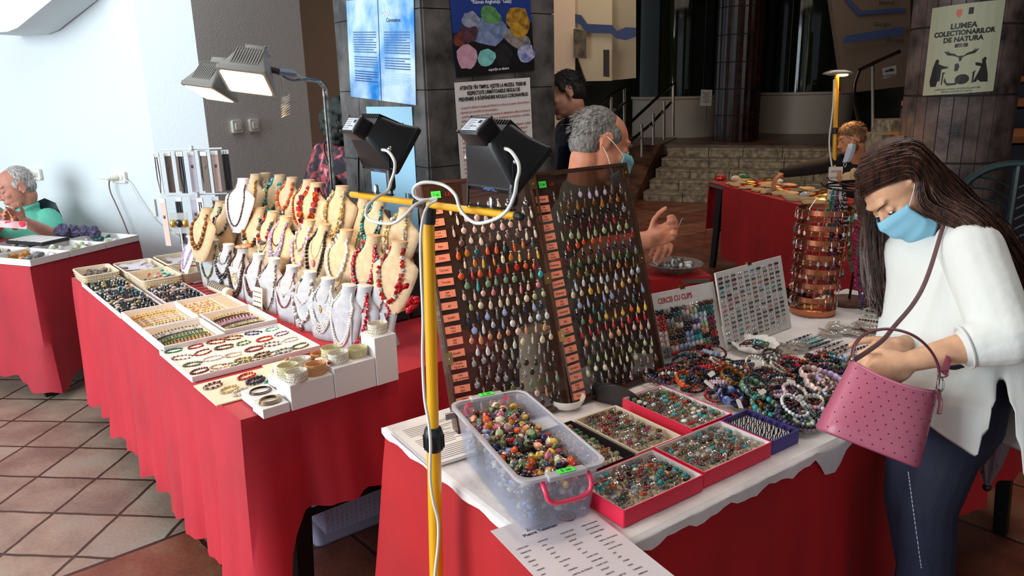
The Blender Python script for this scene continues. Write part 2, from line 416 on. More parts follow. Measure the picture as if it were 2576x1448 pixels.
# ---- dark tiled column on the platform
def tiled_column(name, c, r, z0, z1, m, mg, nt, th, lab, flute=0, rt=None):
 t = thing(name, lab, 'column', V((c.x, c.y, z0))); rt = rt or r
 core = MB().add(lathe([(r - .008, 0), (rt - .008, z1 - z0)], 48, Matrix.Translation((c.x, c.y, z0))), mg); core.build('grout_core', t)
 z = 0; mb = MB()
 while z < z1 - z0:
  z2 = min(z + th, z1 - z0)
  for k in range(nt):
   a0 = 2 * pi * k / nt + .008; a1 = 2 * pi * (k + 1) / nt - .008; am = (a0 + a1) / 2
   ra = r + (rt - r) * z / (z1 - z0); rb = r + (rt - r) * z2 / (z1 - z0)
   vs = []
   for zz, rr in ((z + .008, ra), (z2 - .008, rb)):
    for a, q in ((a0, -.01), (a0, 0), (am, flute), (a1, 0), (a1, -.01)): vs.append(V((c.x + math.cos(a) * (rr + q), c.y + math.sin(a) * (rr + q), z0 + zz)))
   fs = [(i, i + 1, 5 + i + 1, 5 + i) for i in range(4)] + [(0, 5, 9, 4), (4, 3, 2, 1, 0), (5, 6, 7, 8, 9)]
   mb.add((vs, fs), m)
  z = z2
 mb.build('tile_cladding', t, smooth=False); return t
cc = onplane(1850, 330, (0, 12.9, 0), V((0, 1, 0)))
tiled_column('tiled_column', cc, .36, PZ, 4.0, mat('dark_red_tile', (44, 24, 20), .22, noise=(8, .5)), mat('dark_grout', (22, 14, 12), .8), 22, .42, 'dark red glossy tiled column between the two round showcases', .012)
bc = atd(2402, 330, 5.9); bc.z = 0
tiled_column('tiled_column', bc, .385, 0, 4.0, mat('slate_tile', (92, 78, 74), .5, noise=(5, .5), bump=(25, .5)), mat('slate_grout', (46, 38, 36), .8), 26, .49, 'thick slate-tiled round column behind the woman with the pink bag', .0)
# ---- pillar with the posters
pc = aty(1072, 240, 3.3); pc.z = 0
RD = V((.788, .616, 0)).normalized(); LD = V((-.616, .788, 0)).normalized()
wr = .72; wl = .80
pil = thing('square_pillar', 'square pillar clad in dark stone tiles and covered with posters', 'pillar', pc)
slab = mat('pillar_tile', (80, 77, 75), .38, noise=(7, .45), bump=(20, .35)); slabl = mat('pillar_tile_left', (116, 114, 112), .42, noise=(7, .3), bump=(20, .35)); grout = mat('pillar_grout', (28, 26, 26), .8)
PM = frame(pc, RD, LD)
MB().add(box((wr / 2, wl / 2, 2), (wr - .01, wl - .01, 4)), grout, PM).build('core', pil, smooth=False)
q = MB(); z = -.02
while z < 4:
 for i in range(3): q.add(box((wr * (i + .5) / 3, 0, z + .163), (wr / 3 - .004, .014, .322)), slab, PM)
 for i in range(4): q.add(box((0, wl * (i + .5) / 4, z + .163), (.014, wl / 4 - .004, .322)), slab, PM)
 z += .326
q.build('tile_cladding', pil, smooth=False)
# ---- railings
rail = mat('dark_rail', (60, 52, 46), .25, .9)
def railing(name, lab, rails, posts, D, grp=None):
 t = thing(name, lab, 'railing', atd(posts[0][0], posts[0][2], posts[0][3]), grp)
 for pts in rails: MB().add(tube([atd(x, y, d) for x, y, d in pts], .022, 8), rail).build('handrail', t)
 for x, y0, y1, d in posts: MB().add(tube([atd(x, y0, d), atd(x, y1, d)], .018, 8), steel).build('post', t)
railing('stair_railing', 'steel stair railing with sloping handrails left of the stone steps', [[(1575, 318, 10.2), (1640, 258, 11), (1688, 214, 11.8), (1696, 213, 11.9)], [(1590, 352, 10.2), (1640, 310, 11), (1688, 258, 11.8)]],
  [(1615, 312, 395, 10.3), (1644, 285, 365, 10.9), (1671, 255, 352, 11.4), (1694, 214, 342, 11.8)], 0)
railing('stair_railing', 'second steel railing further left, above the older man\'s head', [[(1500, 268, 9.0), (1535, 240, 9.4), (1572, 218, 9.8)], [(1545, 276, 9.2), (1572, 258, 9.8)]], [(1538, 245, 440, 9.3), (1571, 218, 425, 9.8)], 0)
railing('stair_railing', 'dark railing with a bent end post behind the yellow lamp pole', [[(2262, 130, 8.2), (2205, 155, 8.6), (2162, 176, 8.9), (2150, 210, 8.9), (2147, 250, 8.9), (2160, 310, 8.9)]], [(2196, 162, 322, 8.7)], 0)
# ---- relief wall with the blue river band
band = mat('blue_band', (40, 58, 98), .6)
rw = thing('river_map_panel', 'cream wall panel with zigzag blue river band behind the standing man', 'wall panel', atd(1480, 210, 9.0))
def pslab(mb, pts, d, th, m, nrm=None):
 """flat shape seen at these outline pixels, on an upright plane at depth d"""
 n = V((0, -1, 0)) if nrm is None else V(nrm); p0 = atd(pts[0][0], pts[0][1], d)
 P = [onplane(x, y, p0, n) for x, y in pts]; k = len(P); B = [p - n * th for p in P]
 mb.add((P + B, [tuple(range(k)), tuple(range(2 * k - 1, k - 1, -1))] + [(i, k + i, k + (i + 1) % k, (i + 1) % k) for i in range(k)]), m)
def pobj(name, pts, d, th, m, parent, nrm=None):
 mb = MB(); pslab(mb, pts, d, th, m, nrm); return mb.build(name, parent, smooth=False)
pobj('panel', [(1424, -10), (1424, 60), (1475, 204), (1540, 203), (1540, -10)], 8.9, .12, beige2, rw)
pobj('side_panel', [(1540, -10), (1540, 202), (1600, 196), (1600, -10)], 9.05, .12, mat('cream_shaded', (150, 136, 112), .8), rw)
pobj('river_band', [(1424, 5), (1440, 34), (1462, 38), (1477, 60), (1540, 63), (1552, 78), (1575, 68), (1600, 70), (1600, 92), (1575, 101), (1552, 97), (1536, 84), (1475, 82), (1458, 60), (1436, 52), (1420, 14)], 8.87, .01, band, rw)
pobj('picture', [(1443, 72), (1475, 79), (1475, 147), (1443, 145)], 8.86, .015, mat('dark_picture', (84, 70, 52), .5, noise=(9, .7)), rw)
pobj('vent_box', [(1518, 125), (1533, 125), (1533, 194), (1518, 192)], 8.86, .015, mat('vent_dark', (40, 30, 24), .5), rw)
lw = thing('river_map_panel', 'dim wall panel with blue river bands and town names between lamp pole and slate column', 'wall panel', atd(2180, 160, 9.6))
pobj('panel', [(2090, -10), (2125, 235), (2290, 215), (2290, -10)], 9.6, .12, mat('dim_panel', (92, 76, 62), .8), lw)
pobj('river_band', [(2128, 90), (2275, 66), (2275, 88), (2120, 110)], 9.57, .01, band, lw)
pobj('river_band', [(2135, -5), (2162, 27), (2275, 20), (2275, 30), (2158, 38), (2122, -5)], 9.57, .01, band, lw)
tm = mat('dark_letters', (20, 14, 12), .6)
def ptext(s, x, y, d, size, m, parent, nrm=(0, -1, 0), rot=0, sx=1, right=None, ext=.0006, off=.004, align='CENTER', bold=0):
 n = V(nrm).normalized(); rt = V(right) if right else UP.cross(n); rt.normalize()
 M = frame(atd(x, y, d) + n * off, rt, n.cross(rt)) @ Matrix.Rotation(rot, 4, 'Z'); return text(s, size, M, m, parent=parent, sx=sx, ext=ext, align=align, bold=bold)
ptext('Bistreț', 2230, 12, 9.55, .075, tm, lw); ptext('Giurgiu', 2218, 66, 9.55, .075, tm, lw); ptext('Borcea', 2252, 106, 9.55, .075, tm, lw)
sg = thing('direction_sign', 'small white sign with black arrow reading INTRARE hung on the dark railing', 'sign', atd(2238, 200, 8.5))
pobj('board', [(2220, 172), (2254, 164), (2256, 190), (2223, 198)], 8.5, .004, mat('sign_grey', (150, 146, 142), .6), sg)
pobj('arrow', [(2226, 178), (2240, 174), (2240, 171), (2251, 175), (2241, 181), (2241, 178), (2227, 182)], 8.485, .001, tm, sg)
ptext('INTRARE', 2239, 193, 8.49, .042, tm, sg, rot=.12)
for x0, y0, x1, y1, d, lab, col in ((1646, 248, 1669, 286, 13.7, 'small dark poster with red rock on the left plinth', (40, 34, 32)), (2043, 234, 2068, 272, 13.9, 'small dark poster with red rock on the right plinth', (40, 34, 32))):
 t = thing('small_poster', lab, 'poster', atd((x0 + x1) / 2, y1, d), 'exhibition posters on the plinths')
 pobj('sheet', [(x0, y0), (x1, y0), (x1, y1), (x0, y1)], d, .004, mat('poster_dark', col, .5), t)
 MB().add(ell(atd((x0 + x1) / 2 + 2, y0 + 20, d - .005), (.055, .006, .05), 10, 6), mat('red_rock', (150, 62, 44), .7)).build('printed_rock', t)
 MB().add(ell(atd((x0 + x1) / 2 - 2, y0 + 30, d - .005), (.05, .006, .03), 10, 6), mat('pale_rock', (150, 142, 132), .7)).build('printed_rock', t)
t = thing('notice_stand', 'white printed notice on a thin metal stand before the left showcase', 'notice', atd(1775, 325, 12.6))
pobj('notice_sheet', [(1764, 225), (1792, 226), (1789, 266), (1761, 266)], 12.6, .006, mat('notice_white', (190, 182, 170), .5), t)
MB().add(tube([atd(1776, 266, 12.62), atd(1773, 326, 12.62)], .012, 6), steel).build('stand_pole', t)
for k in range(8): MB().add(box(tuple(atd(1777 + (k % 2), 232 + k * 3.6, 12.585)), (.14 - .03 * (k % 3), .001, .006)), tm).build('text_line', t, smooth=False)
# ---- stairs at the far right and pale step beside the slate column
riser = mat('blue_grey_riser', (58, 60, 72), .7); tread = mat('orange_tread', (176, 112, 66), .6)
rs = MB()
for k, (yy, x0) in enumerate(((352, 2497), (262, 2503), (200, 2510))):
 d = 7.2 + k * 1.1; p = atd(x0, yy, d); wdt = 2.2; h = .28
 rs.add(box((p.x + wdt / 2 - .5, p.y + .5, p.z), (wdt, 1.1, .06)), tread); rs.add(box((p.x + wdt / 2 - .5, p.y + .55, p.z / 2 - .03), (wdt, 1.0, p.z - .06)), riser)
struct(rs, 'trim_3', smooth=False)
ws = MB(); p = atd(2215, 335, 8.3); ws.add(box((p.x + .5, p.y, p.z / 2), (1.2, .5, p.z)), stone); p = atd(2240, 300, 8.8); ws.add(box((p.x + .5, p.y, p.z / 2), (1.2, .5, p.z)), stone)
struct(ws, 'trim_4', smooth=False)
# ---- sockets, switches, conduits on the left walls
socketm = mat('socket_plastic', (226, 226, 214), .4)
WN = V((-.34, -.94, 0)).normalized(); WD = V((.94, -.34, 0)).normalized(); W0 = V((-2.28, 4.94, 0))
def wobj(name, lab, cat, px, py, w_, h_, n, p0, grp=None, dbl=0):
 p = onplane(px, py, p0, n); d = UP.cross(n); d.normalize(); M = frame(p + n * .012, d, UP); t = thing(name, lab, cat, p, grp)
 MB().add(prism(rrect(w_ / 2, h_ / 2, .012), .022, M @ Matrix.Translation((0, 0, -.012))), socketm).build('plate', t, bev=.003)
 MB().add(prism(rrect(w_ / 2 - .02, h_ / 2 - .02, .008), .006, M @ Matrix.Translation((0, 0, .01))), socketm).build('rocker', t, bev=.002); return p
GN = V((.5, .87, 0)); GNn = V((GN.y, -GN.x, 0)).normalized(); G0 = V((-1.93, 4.95, 0))
wobj('light_switch', 'left one of two square switches on the grey wall', 'light switch', 593, 318, .085, .085, GNn, G0)
wobj('light_switch', 'right one of two square switches on the grey wall', 'light switch', 636, 315, .085, .085, GNn, G0)
p1 = wobj('wall_socket', 'white wall socket with plug behind the seated man in the green polo shirt', 'socket', 95, 438, .09, .075, WN, W0)
p2 = wobj('wall_socket', 'white double wall socket with two cables plugged in', 'socket', 303, 445, .12, .075, WN, W0)
def plug(p, lab):
 t = thing('plug', lab, 'plug', p + WN * .03); MB().add(caps(p + WN * .03, p + WN * .07 - WD * .03, .02, .016, 10), socketm).build('plug_body', t)
 MB().add(caps(p + WN * .07 - WD * .03, p + WN * .08 - WD * .09, .01, .006, 8), socketm).build('strain_relief', t)
plug(p1, 'white plug in the socket behind the seated man'); plug(p2, 'white plug in the double socket')
cabr = mat('brown_cable', (120, 84, 84), .5); cabw = mat('white_cable', (214, 214, 210), .5)
tag(MB().add(tube(crom([onplane(x, y, W0 + WN * .05, WN) for x, y in ((285, 446), (275, 456), (277, 480), (290, 510), (308, 550), (322, 585), (335, 610))]), .0045, 6), cabr).build('power_cable'), 'thin brown power cable hanging from the double socket', 'cable')
tag(MB().add(tube(crom([onplane(x, y, W0 + WN * .02, WN) for x, y in ((310, 448), (325, 460), (350, 500), (390, 555), (430, 585), (465, 608))]), .0035, 6), cabw).build('power_cable'), 'thin white power cable running down the wall to the right', 'cable')
tag(MB().add(tube(crom([onplane(x, y, W0 + WN * .02, WN) for x, y in ((62, 430), (72, 450), (76, 470), (80, 520), (84, 560))]), .006, 6), cabw).build('power_cable'), 'white cable hanging behind the seated man in green', 'cable')
tag(MB().add(box(tuple(onplane(388, 522, W0 + WN * .01, WN)), (.02, .02, .11)), socketm).build('cable_clip'), 'small white clip on the pier beside the thin white cable', 'clip')
bm = MB(); P_ = [onplane(x, y, W0 + WN * .30, WN) for x, y in ((-60, -40), (-60, 84), (18, 80), (44, 70), (140, -8), (160, -40))]; k = len(P_); B_ = [p - WN * .28 for p in P_]
bm.add((P_ + B_, [tuple(range(k)), tuple(range(2 * k - 1, k - 1, -1))] + [(i, k + i, k + (i + 1) % k, (i + 1) % k) for i in range(k)]), plaster); struct(bm, 'trim_5', smooth=False)
# ================================================================ posters
class Poster:
 def __init__(s, name, lab, mp, w_, h_, m, cat='poster', sub=1):
  s.mp = mp; s.w = w_; s.h = h_; s.t = thing(name, lab, cat, mp(V((w_ / 2, -h_, 0)))); s.k = 1
  s.grid('sheet', 0, 0, w_, h_, m, 0, .002)
 def put(s, mb, name):
  mb.v = [tuple(s.mp(V(p))) for p in mb.v]; return mb.build(name, s.t, smooth=False)
 def grid(s, name, x, y, w_, h_, m, z=.0025, th=.0008, n=8):
  mb = MB(); v, f = grid(lambda a, b: (x + a * w_, -y - h_ + b * h_, z + th), n, 1)
  mb.add((v, f), m); v2 = [p - V((0, 0, th)) for p in v]; mb.add((v2, [tuple(reversed(q)) for q in f]), m); return s.put(mb, name)
 def poly(s, name, pts, m, z=.003, th=.0008):
  mb = MB().add(prism([(a, -b) for a, b in pts][::-1], th, z0=z), m); return s.put(mb, name)
 def oval(s, name, x, y, rx, ry, m, z=.003, wob=0, n=18, rot=0, seed=0):
  rr = random.Random(seed); P = []
  for k in range(n):
   a = 2 * pi * k / n; q = 1 + rr.uniform(-wob, wob); px, py = rx * q * math.cos(a), ry * q * math.sin(a)
   P.append((x + px * math.cos(rot) - py * math.sin(rot), y + px * math.sin(rot) + py * math.cos(rot)))
  return s.poly(name, P, m, z)
 def stone(s, x, y, rx, ry, m, rot=0, seed=0, z=.003):
  """printed stone: a faceted patch, drawn with slightly raised facets"""
  return s.oval('printed_stone', x, y, rx, ry, m, z, .14, 14, rot, seed)
 def text(s, st, x, y, size, m, sx=1, bold=0, align='CENTER', rot=0, name='lettering', z=.0042, fit=0):
  mb = text(st, size, Matrix.Translation((x, -y, z)) @ Matrix.Rotation(rot, 4, 'Z'), m, name=None, sx=sx, ext=.0002, align=align, bold=bold)
  if fit: w0 = max(p[0] for p in mb.v) - min(p[0] for p in mb.v); mb.v = [(x + (p[0] - x) * fit / w0, p[1], p[2]) for p in mb.v]
  return s.put(mb, name)
def hgt(p0, n, x0, y0, x1, y1): return abs(onplane(x0, y0, p0, n).z - onplane(x1, y1, p0, n).z)
def flatmap(p0, n, x0, y0, x1, y1):
 """poster origin at the pixel (x0,y0) on the plane, its top edge towards (x1,y1)"""
 n = V(n).normalized(); a = onplane(x0, y0, p0, n) + n * .009; b = onplane(x1, y1, p0, n) + n * .009; X = (b - a).normalized(); Y = n.cross(X).normalized()
 return (lambda q: a + X * q.x + Y * q.y + n * q.z), (b - a).length
NL = -RD; NR = -LD; pcz = V((pc.x, pc.y, 0))
# blue laminated sheets on the left face
mp, w_ = flatmap(pcz, NL, 876, 2, 1046, -10); hgt_ = .66
bl1 = mat('blue_laminate', (22, 132, 214), .07, coat=1, noise=(5.5, .5), c2=(206, 232, 250), bump=(6, .55)); blk = mat('print_black', (18, 18, 20), .5); wht = mat('print_white', (240, 240, 236), .5); cyl = mat('print_pale_blue', (176, 214, 236), .3)  # pale noise patches paint white reflections into the blue laminate
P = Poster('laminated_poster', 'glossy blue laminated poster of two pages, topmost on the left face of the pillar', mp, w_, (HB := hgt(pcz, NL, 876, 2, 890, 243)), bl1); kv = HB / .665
P.grid('page_fold', w_ * .5, 0, .004, HB, mat('fold_dark', (10, 50, 90), .3))
P.text('Q&A', w_ * .62, .11 * kv, .05 * kv, wht); P.text('Coronavirus', w_ * .72, .15 * kv, .036 * kv, blk)
for c in (.08, .56):
 for k in range(21):
  if k in (9, 15): continue
  P.grid('text_line', w_ * c + .01, .21 * kv + k * .0165 * kv, w_ * .36 * (1 - .25 * R.random() * (k % 4 == 3)), .005, mat('line_blue', (30, 84, 140), .4) if k > 15 and c < .3 else (cyl if k > 14 else mat('line_grey', (70, 110, 150), .4)), n=2)
mp, w_ = flatmap(pcz, NL, 926, 268, 1041, 268)
P = Poster('event_poster', 'pale blue poster with logos and brown egg, low on the left pillar face', mp, w_, .80, mat('poster_blue', (150, 196, 220), .45))
P.poly('printed_logo', [(w_ * .24, .05), (w_ * .30, .05), (w_ * .30, .11), (w_ * .27, .125), (w_ * .24, .11)], mat('logo_red', (226, 100, 76), .5)); P.oval('printed_logo', w_ * .45, .085, .018, .042, mat('logo_green', (40, 120, 80), .5)); P.oval('printed_logo', w_ * .45, .085, .009, .026, wht, .004)
P.text('TCM', w_ * .70, .11, .06, blk, sx=.8); P.text('UN', w_ * .86, .42, .055, blk); P.text('TATE', w_ * .76, .50, .035, mat('teal_print', (60, 140, 160), .5)); P.text('IT CARE SE POATE', w_ * .66, .58, .022, mat('teal_print', (60, 140, 160), .5), sx=.8)
P.poly('printed_strip', [(.0, .48), (w_ * .16, .48), (w_ * .16, .95), (0, .95)], mat('print_teal', (96, 178, 168), .5)); P.poly('printed_strip', [(w_ * .18, .48), (w_ * .40, .48), (w_ * .44, .95), (w_ * .18, .95)], mat('print_brown', (120, 88, 74), .5, noise=(20, .4)))
P.oval('printed_egg', w_ * .70, .77, .10, .145, mat('egg_brown', (112, 84, 72), .5, noise=(15, .3)))
for k in range(6): P.oval('printed_petal', w_ * .70 + .04 * math.cos(k * 1.05), .77 + .05 * math.sin(k * 1.05), .045, .013, wht, .005, rot=k * 1.05)
# mineral poster on the right face
mp, w_ = flatmap(pcz, NR, 1125, -30, 1328, -32)
h1 = hgt(pcz, NR, 1128, -30, 1136, 195)
P = Poster('mineral_poster', 'dark blue poster of coloured mineral stones, topmost on the right face of the pillar', mp, w_, h1, mat('poster_navy', (26, 52, 124), .4))
P.poly('black_area', [(0, h1 * .5), (w_, h1 * .42), (w_, h1), (0, h1)], mat('poster_black', (16, 15, 20), .4), .0028)
sm = lambda n, c, c2: mat(n, c, .5, noise=(28, .5), c2=c2)
u_ = w_ / 200.0; v_ = h1 / 227.0
def SX(x, y): return ((x - 1127) * u_, (y + 32) * v_)
for x, y, rx, ry, m, ro in ((1310 - 18, 60, 30, 42, sm('st_gold', (196, 150, 40), (110, 70, 16)), 0), (1222, 40, 28, 22, sm('st_green', (96, 150, 90), (52, 104, 56)), .3), (1172, 48, 22, 20, sm('st_grey', (150, 158, 176), (96, 100, 120)), 0), (1165, 80, 22, 28, sm('st_plum', (92, 52, 66), (40, 24, 32)), 0),
 (1140, 98, 14, 18, sm('st_rust', (120, 52, 34), (60, 26, 20)), 0), (1216, 82, 48, 40, sm('st_celestine', (126, 146, 184), (84, 96, 130)), 0), (1285, 108, 40, 24, sm('st_smoky', (150, 140, 134), (96, 90, 88)), .35), (1156, 144, 24, 34, sm('st_rose', (204, 158, 176), (176, 130, 150)), 0),
 (1203, 150, 22, 24, sm('st_turq', (136, 204, 200), (90, 160, 160)), 0), (1247, 148, 22, 30, sm('st_onyx', (34, 30, 34), (12, 12, 14)), 0), (1306, 148, 24, 26, sm('st_blue', (52, 76, 170), (190, 190, 200)), 0)):
 a, b = SX(x, y); P.stone(a, b, rx * u_, ry * v_, m, ro, int(x), .003 + R.random() * .0006)
P.text('“Răsvan Angheluța” Galați', *SX(1226, 9), 14 * v_, wht, fit=100 * u_); P.text('expoziție cu vânzare', *SX(1232, 186), 11 * v_, wht, fit=52 * u_)
mp, w_ = flatmap(pcz, NR, 1139, 208, 1329, 195)
P = Poster('rules_poster', 'white visitor rules poster with black heading and red text on the pillar', mp, w_, hgt(pcz, NR, 1139, 208, 1165, 690), mat('poster_white', (222, 216, 214), .55))
k2 = hgt(pcz, NR, 1139, 208, 1165, 690) / 482
for i, s_ in enumerate(('ATENȚIE ! ÎN TIMPUL VIZITEI LA MUZEU, TREBUIE', 'RESPECTATE URMĂTOARELE REGULI DE', 'PREVENIRE A RĂSPÂNDIRII NOULUI CORONAVIRUS:')):
 P.text(s_, w_ * .5, k2 * (18 + i * 13.5), k2 * 12.5, blk, fit=w_ * (.88, .70, .92)[i], bold=.0006)
body = ['- accesul în clădirea Complexului Muzeal se va face pe la parter, folosind fluxuri', 'separate pe sensurile de intrare/ieșire;', '- accesul persoanelor se va face prin zonele de dezinfectare aflate la intrarea în', 'clădirea muzeului, unde există covoare cu dezinfectant și recipiente cu dezinfec-', 'tant pentru mâini;', '- se permite accesul vizitatorilor numai în condițiile purtării obligatorii a măștii', 'individuale și după verificarea temperaturii corporale, care nu trebuie să', 'depășească 37,3 grade Celsius, nerespectarea acestor prevederi conduce la',
 'refuzul accesului în muzeu. Persoanele care prezintă', 'simptome ale', 'la expoziție', '- accesul', 'liile cu', '- în timpul', 'plexului', 'vizitatori și fac', '- numai', 'Muzeal', '- durata', 'recomandată', 'expozițiilor din clădirea Complexului Muzeal', 'de informare interactive de tip multi-touch', '', '', '', 'EVITĂ', 'AGLOMERAȚIA']
rdm = mat('print_red', (168, 74, 66), .5)
for i, s_ in enumerate(body):
 if s_: P.text(s_, .02, k2 * (64 + i * 10.6 + (60 if i > 22 else 0)), k2 * 8.6, rdm if i < 20 else mat('print_grey', (90, 80, 84), .5), align='LEFT', fit=w_ * min(.93, len(s_) / 82 * .95 + .02))
P.oval('printed_ring', w_ * .82, .74, .05, .05, mat('print_grey', (90, 80, 84), .5)); P.oval('printed_ring', w_ * .82, .74, .038, .038, mat('poster_white', (0, 0, 0)), .004)
P.oval('printed_disc', w_ * .42, .80, .07, .07, mat('print_navy', (36, 50, 96), .5))
# collector show poster bent round the slate column
an = math.atan2(-bc.y, -bc.x) - .05
pw = .475; ph = .62; RR = .392
top = onplane(2372, 8, (0, (bc.y - .38), 0), (0, 1, 0)).z
def bent(q):
 a = an + (q.x - pw / 2) / RR; return V((bc.x + math.cos(a) * (RR + q.z), bc.y + math.sin(a) * (RR + q.z), top + q.y - (q.x - pw / 2) * -.06))
pg = mat('poster_cream', (188, 190, 158), .6); dk = mat('print_dark', (30, 26, 22), .5)
P = Poster('collector_poster', 'cream poster reading LUMEA COLECTIONARILOR DE NATURA on the slate column', bent, pw, ph, pg)
P.poly('printed_crest', [(.175, .035), (.21, .035), (.21, .07), (.192, .09), (.175, .07)], mat('logo_red', (0, 0, 0))); P.poly('printed_logo', [(.25, .03), (.28, .03), (.28, .075), (.25, .075)], dk)
P.text('LUMEA', .23, .165, .052, dk, bold=.002); P.text('COLECTIONARILOR', .235, .21, .047, dk, bold=.002, sx=.9); P.text('DE NATURA', .235, .255, .047, dk, bold=.002, sx=.95)
P.poly('year_badge', [(.19, .27), (.27, .27), (.27, .295), (.19, .295)], dk); P.text('2020', .23, .292, .022, pg, z=.0052)
for sgn in (-1, 1):
 P.poly('printed_antler', [(.235, .37), (.235 + sgn * .045, .352), (.235 + sgn * .085, .345), (.235 + sgn * .11, .315), (.235 + sgn * .095, .318), (.235 + sgn * .082, .33), (.235 + sgn * .09, .308), (.235 + sgn * .07, .33), (.235 + sgn * .04, .338)][::sgn], dk)
P.poly('printed_skull', [(.22, .355), (.25, .355), (.24, .39), (.23, .395)], dk)
P.poly('printed_man', [(.075, .37), (.09, .365), (.098, .38), (.095, .40), (.14, .42), (.165, .425), (.16, .435), (.12, .44), (.118, .52), (.10, .525), (.095, .56), (.055, .56), (.045, .52), (.06, .42), (.07, .39)], dk)
P.poly('printed_woman', [(.385, .375), (.40, .385), (.395, .405), (.405, .44), (.42, .50), (.425, .55), (.33, .545), (.36, .47), (.37, .44), (.335, .43), (.33, .41), (.345, .41), (.375, .42), (.37, .395)], dk)
P.poly('printed_table', [(.13, .462), (.34, .466), (.34, .474), (.335, .474), (.33, .55), (.322, .55), (.322, .476), (.14, .472), (.135, .55), (.128, .55)], dk); P.poly('printed_bird', [(.205, .41), (.225, .405), (.235, .43), (.225, .46), (.205, .46)], dk)
P.oval('printed_mammoth', .26, .52, .045, .035, dk); P.poly('printed_tusk', [(.15, .50), (.165, .54), (.21, .545), (.23, .53), (.23, .555), (.17, .56), (.145, .53)], dk)
P.text('COMPLEXUL MUZEAL DE ȘTIINȚELE NATURII', .235, .59, .016, dk, sx=.9); P.text('RĂSVAN ANGHELUȚA GALAȚI', .235, .608, .016, dk, sx=.9)
# ================================================================ tables and cloths
def cloth(name, lab, P, U, Vv, L, W, drops, m, z=TZ + .004, amp=.022, wl=.19, seed=1, corners=(0, 0, 0, 0), cw=(.12, .12), base=.006, wr=0, gap=None, thick=0):
 """table cloth: flat top plus a folded skirt; drops = hem drop of the front, right, back and left sides"""
 rr = random.Random(seed); ph = [rr.uniform(0, 6.28) for _ in range(8)]
 U = V(U).normalized(); Vv = V(Vv).normalized(); up = 1 if U.cross(Vv).z > 0 else -1
 cs = [(0, 0), (L, 0), (L, W), (0, W)]; nr = [(0, -1), (1, 0), (0, 1), (-1, 0)]; per = []; s = 0
 for i in range(4):
  a = cs[i]; b = cs[(i + 1) % 4]; d = math.hypot(b[0] - a[0], b[1] - a[1]); n = max(6, int(d / .022))
  for k in range(n):
   t = k / n; x = a[0] + (b[0] - a[0]) * t; y = a[1] + (b[1] - a[1]) * t; da = t * d; db = (1 - t) * d
   nx, ny = nr[i]
   pv = nr[i - 1]; nx2, ny2 = nr[(i + 1) % 4]; r = .05
   if da < r: f = .5 - .5 * da / r; nx, ny = nx * (1 - f) + pv[0] * f, ny * (1 - f) + pv[1] * f
   if db < r: f = .5 - .5 * db / r; nx, ny = nx * (1 - f) + nx2 * f, ny * (1 - f) + ny2 * f
   q = math.hypot(nx, ny); dr = drops[i]; dr = dr(da) if callable(dr) else dr
   e = 0
   for cdist, cv, cw_ in ((da, corners[i], cw[0]), (db, corners[(i + 1) % 4], cw[1])):
    g = math.exp(-(cdist / cw_) ** 2); e = max(e, g * (1 if cv else 0)); dr += cv * g
   per.append((x, y, nx / q, ny / q, dr, s + da, e))
  s += d
 N = 14; vs = []; fs = []; n = len(per)
 for j in range(N + 1):
  t = j / N
  for (x, y, nx, ny, dr, sp, e) in per:
   f = math.sin(sp * 6.283 / wl + ph[0] + 1.3 * math.sin(sp * 3.1 + ph[1])) * .6 + math.sin(sp * 6.283 / (wl * .43) + ph[2] + math.sin(sp * 7)) * .28 + .4 * math.sin(sp * 6.283 / (wl * 2.3) + ph[3])
   tt = t ** 1.2; o = base * min(1, t * 6) + amp * (f + .8) * tt * min(1, dr / .25) + e * .05 * tt
   zz = -dr * t * (1 + .02 * f * t) - .0005
   if j == 0: o = 0; zz = 0
   p = P + U * (x + nx * o) + Vv * (y + ny * o); vs.append(V((p.x, p.y, max(.006, z + zz))))
 for j in range(N):
  for k in range(n):
   l = (k + 1) % n
   if gap and gap[0] < per[k][5] < gap[1]: continue
   q = (j * n + k, j * n + l, (j + 1) * n + l, (j + 1) * n + k); fs.append(q if up < 0 else q[::-1])
 nu, nv = max(4, int(L / .03)), max(4, int(W / .03)); k0 = len(vs)
 for i in range(nu + 1):
  for j in range(nv + 1):
   x, y = L * i / nu, W * j / nv; edge = min(x, L - x, y, W - y)
   h = wr * min(1, edge / .04) * (math.sin(x * 23 + 2 * math.sin(y * 9)) * math.sin(y * 31 + x * 11) * .6 + .5 * math.sin(x * 61 + y * 17) + .4 * math.sin(y * 53 - x * 29)) if wr else 0
   p = P + U * x + Vv * y; vs.append(V((p.x, p.y, z + h + (.0002 if edge < 1e-6 else 0))))
 q = nv + 1
 for i in range(nu):
  for j in range(nv):
   f_ = (k0 + i * q + j, k0 + (i + 1) * q + j, k0 + (i + 1) * q + j + 1, k0 + i * q + j + 1); fs.append(f_ if up > 0 else f_[::-1])
 o = MB().add((vs, fs), m).build(name, org=(P.x + U.x * L / 2 + Vv.x * W / 2, P.y + U.y * L / 2 + Vv.y * W / 2, 0))
 return tag(o, lab, 'tablecloth')
legm = mat('dark_metal_leg', (34, 32, 34), .45, .6); topm = mat('table_board', (96, 90, 84), .6)
